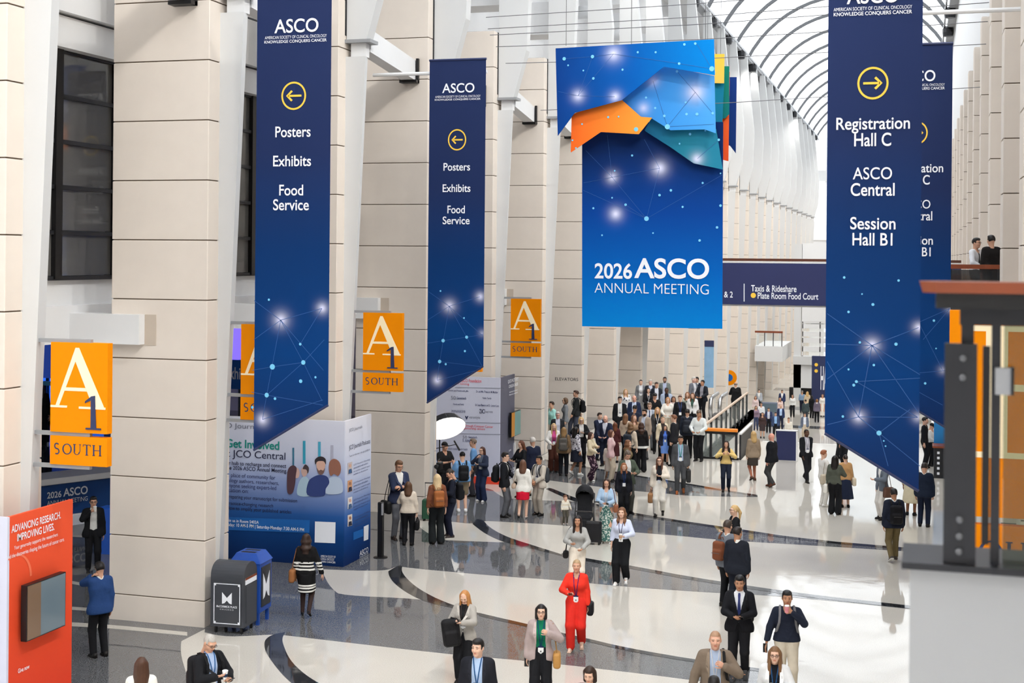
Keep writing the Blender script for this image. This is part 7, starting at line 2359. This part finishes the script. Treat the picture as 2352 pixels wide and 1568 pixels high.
# ---- tall navy hall banner in the distance
p = onz(1890, 938, -4.8)
hb = empty('tall_banner', p, label='tall navy free standing banner with yellow icons at the distant doors', cat='banner')
MB().box(-.9, 0, .1, .9, .1, 4.2).build('sheet', m_navy, hb)
HP = Panel(hb, Matrix())
HP.textm('HALL', (-.2, 1.5, .7, 3.4), m_print_white, y=-.01, bold=.02)
for zz_ in (3.5, 3.0):
    ic = MB().lathe([(.14, 0), (.14, .02)], 12).build('icon', m_print_yellow, hb)
    ic.rotation_euler = (math.radians(90), 0, 0)
    ic.location = (-.55, -.01, zz_)
MB().box(-.9, -.3, 0, .9, .4, .1).build('base', m_dark, hb)
# ---- information stand on the lower floor
p = onz(1767, 975, -4.8)
fs = empty('information_stand', p, label='grey information stand on the lower concourse', cat='stand')
MB().box(-.55, 0, 0, .55, .3, 1.6).build('cabinet', mat('stand_grey', (116, 126, 146), .4), fs)
MB().box(-.5, -.02, .9, .5, 0, 1.5).build('screen', m_screen, fs)
# ---- security desk
p = onz(2152, 1098, 0)
dk = empty('security_desk', (p.x, p.y, 0), label='dark security desk with wooden top below the guard', cat='desk')
MB().box(-.1, 0, 0, 1.0, .7, 1.0).build('body', m_dark, dk)
MB().box(-.15, -.05, 1.0, 1.05, .75, 1.06).build('top', m_wood, dk)
for i in range(5):
    MB().box(.0, -.012, .12 + i * .17, .08, 0, .2 + i * .17).build('light_slot', m_print_white, dk)
MB().box(-.1, .75, 0, 1.2, .8, 2.6).build('blue_backdrop', mat('backdrop_blue', (30, 130, 200), .5), dk)

# ---- side hall fittings on the left
pc0 = onz(98, 1215, 0)
ct = empty('registration_counter', (pc0.x, pc0.y, 0), math.radians(62), label='white registration counter with blue 2026 ASCO front in the side hall', cat='counter')
CT = Panel(ct, Matrix.Translation(Vector((pc0.x, pc0.y, 0))) @ Matrix.Rotation(math.radians(62), 4, 'Z'))
MB().box(-1.5, 0, 0, 6.5, .9, 1.15).build('body', m_white, ct)
MB().box(-1.6, -.1, 1.15, 6.6, 1.0, 1.3).build('top', mat('counter_top', (246, 247, 250), .3), ct)
MB().box(-1.5, -.02, .3, 6.5, 0, 1.12).build('blue_front', mat('counter_blue', (16, 66, 130), .5), ct)
MB().box(-1.5, -.05, .0, 6.5, 0, .26).build('plinth', mat('plinth_white', (210, 216, 228), .5), ct)
CT.textm('2026', (.1, .78, .5, .95), m_print_white, y=-.03, bold=.02)
CT.textm('ASCO', (.55, .78, 1.25, 1.0), m_print_white, y=-.03, bold=.02)
CT.textm('ANNUAL MEETING', (.1, .6, 1.25, .72), m_print_white, y=-.03)
for i in range(9):
    ic = MB().lathe([(.06, 0), (.06, .01)], 10).build('printed_dot', m_dot, ct)
    ic.rotation_euler = (math.radians(90), 0, 0)
    ic.location = (4.6 + (i % 3) * .5, -.02, .45 + (i // 3) * .24)
m_scrb = mat('screen_blue_glow', (40, 90, 200), .4, emit=1.6)
m_scrv = mat('screen_violet_glow', (110, 90, 220), .4, emit=1.6)
for i, (u, v, w_, h_, m_) in enumerate(((105, 825, 5.2, 1.6, mat('screen_navy_glow', (26, 46, 110), .4, emit=1.2)), (120, 905, 5.0, 2.2, m_scrb), (100, 880, 3, .18, m_dot), (560, 790, 2.2, 1.4, m_scrv), (548, 860, 1.6, 1.2, m_brightb))):
    q = onX(u, v, -36 if u < 300 else -27)
    sc_ = empty('exhibit_screen', q, label=['wide navy exhibit screen deep in the side hall', 'glowing blue exhibit screen deep in the side hall', 'thin cyan light bar below the navy exhibit screen', 'glowing violet exhibit screen behind the near left banner', 'blue exhibits sign behind the near left banner'][i], cat='screen')
    MB().box(-w_ / 2, 0, -h_ / 2, w_ / 2, .1, h_ / 2).build('panel', m_, sc_)
    MB().box(-.06, .1, -q.z, .06, .2, h_ / 2).build('support', m_dark, sc_)
    if i == 4:
        Panel(sc_, Matrix()).textm('Exhibits', (-.6, -.2, .7, .3), m_print_white, y=-.01, bold=.02)
p = onz(238, 1270, 0)
bx = empty('blue_totem', p, label='bright blue totem half hidden by the first full pier', cat='display panel')
MB().bevbox(-.12, -.1, 0, .5, .3, 1.1, .02).build('body', mat('totem_blue', (24, 90, 200), .4), bx)
flush_texts()
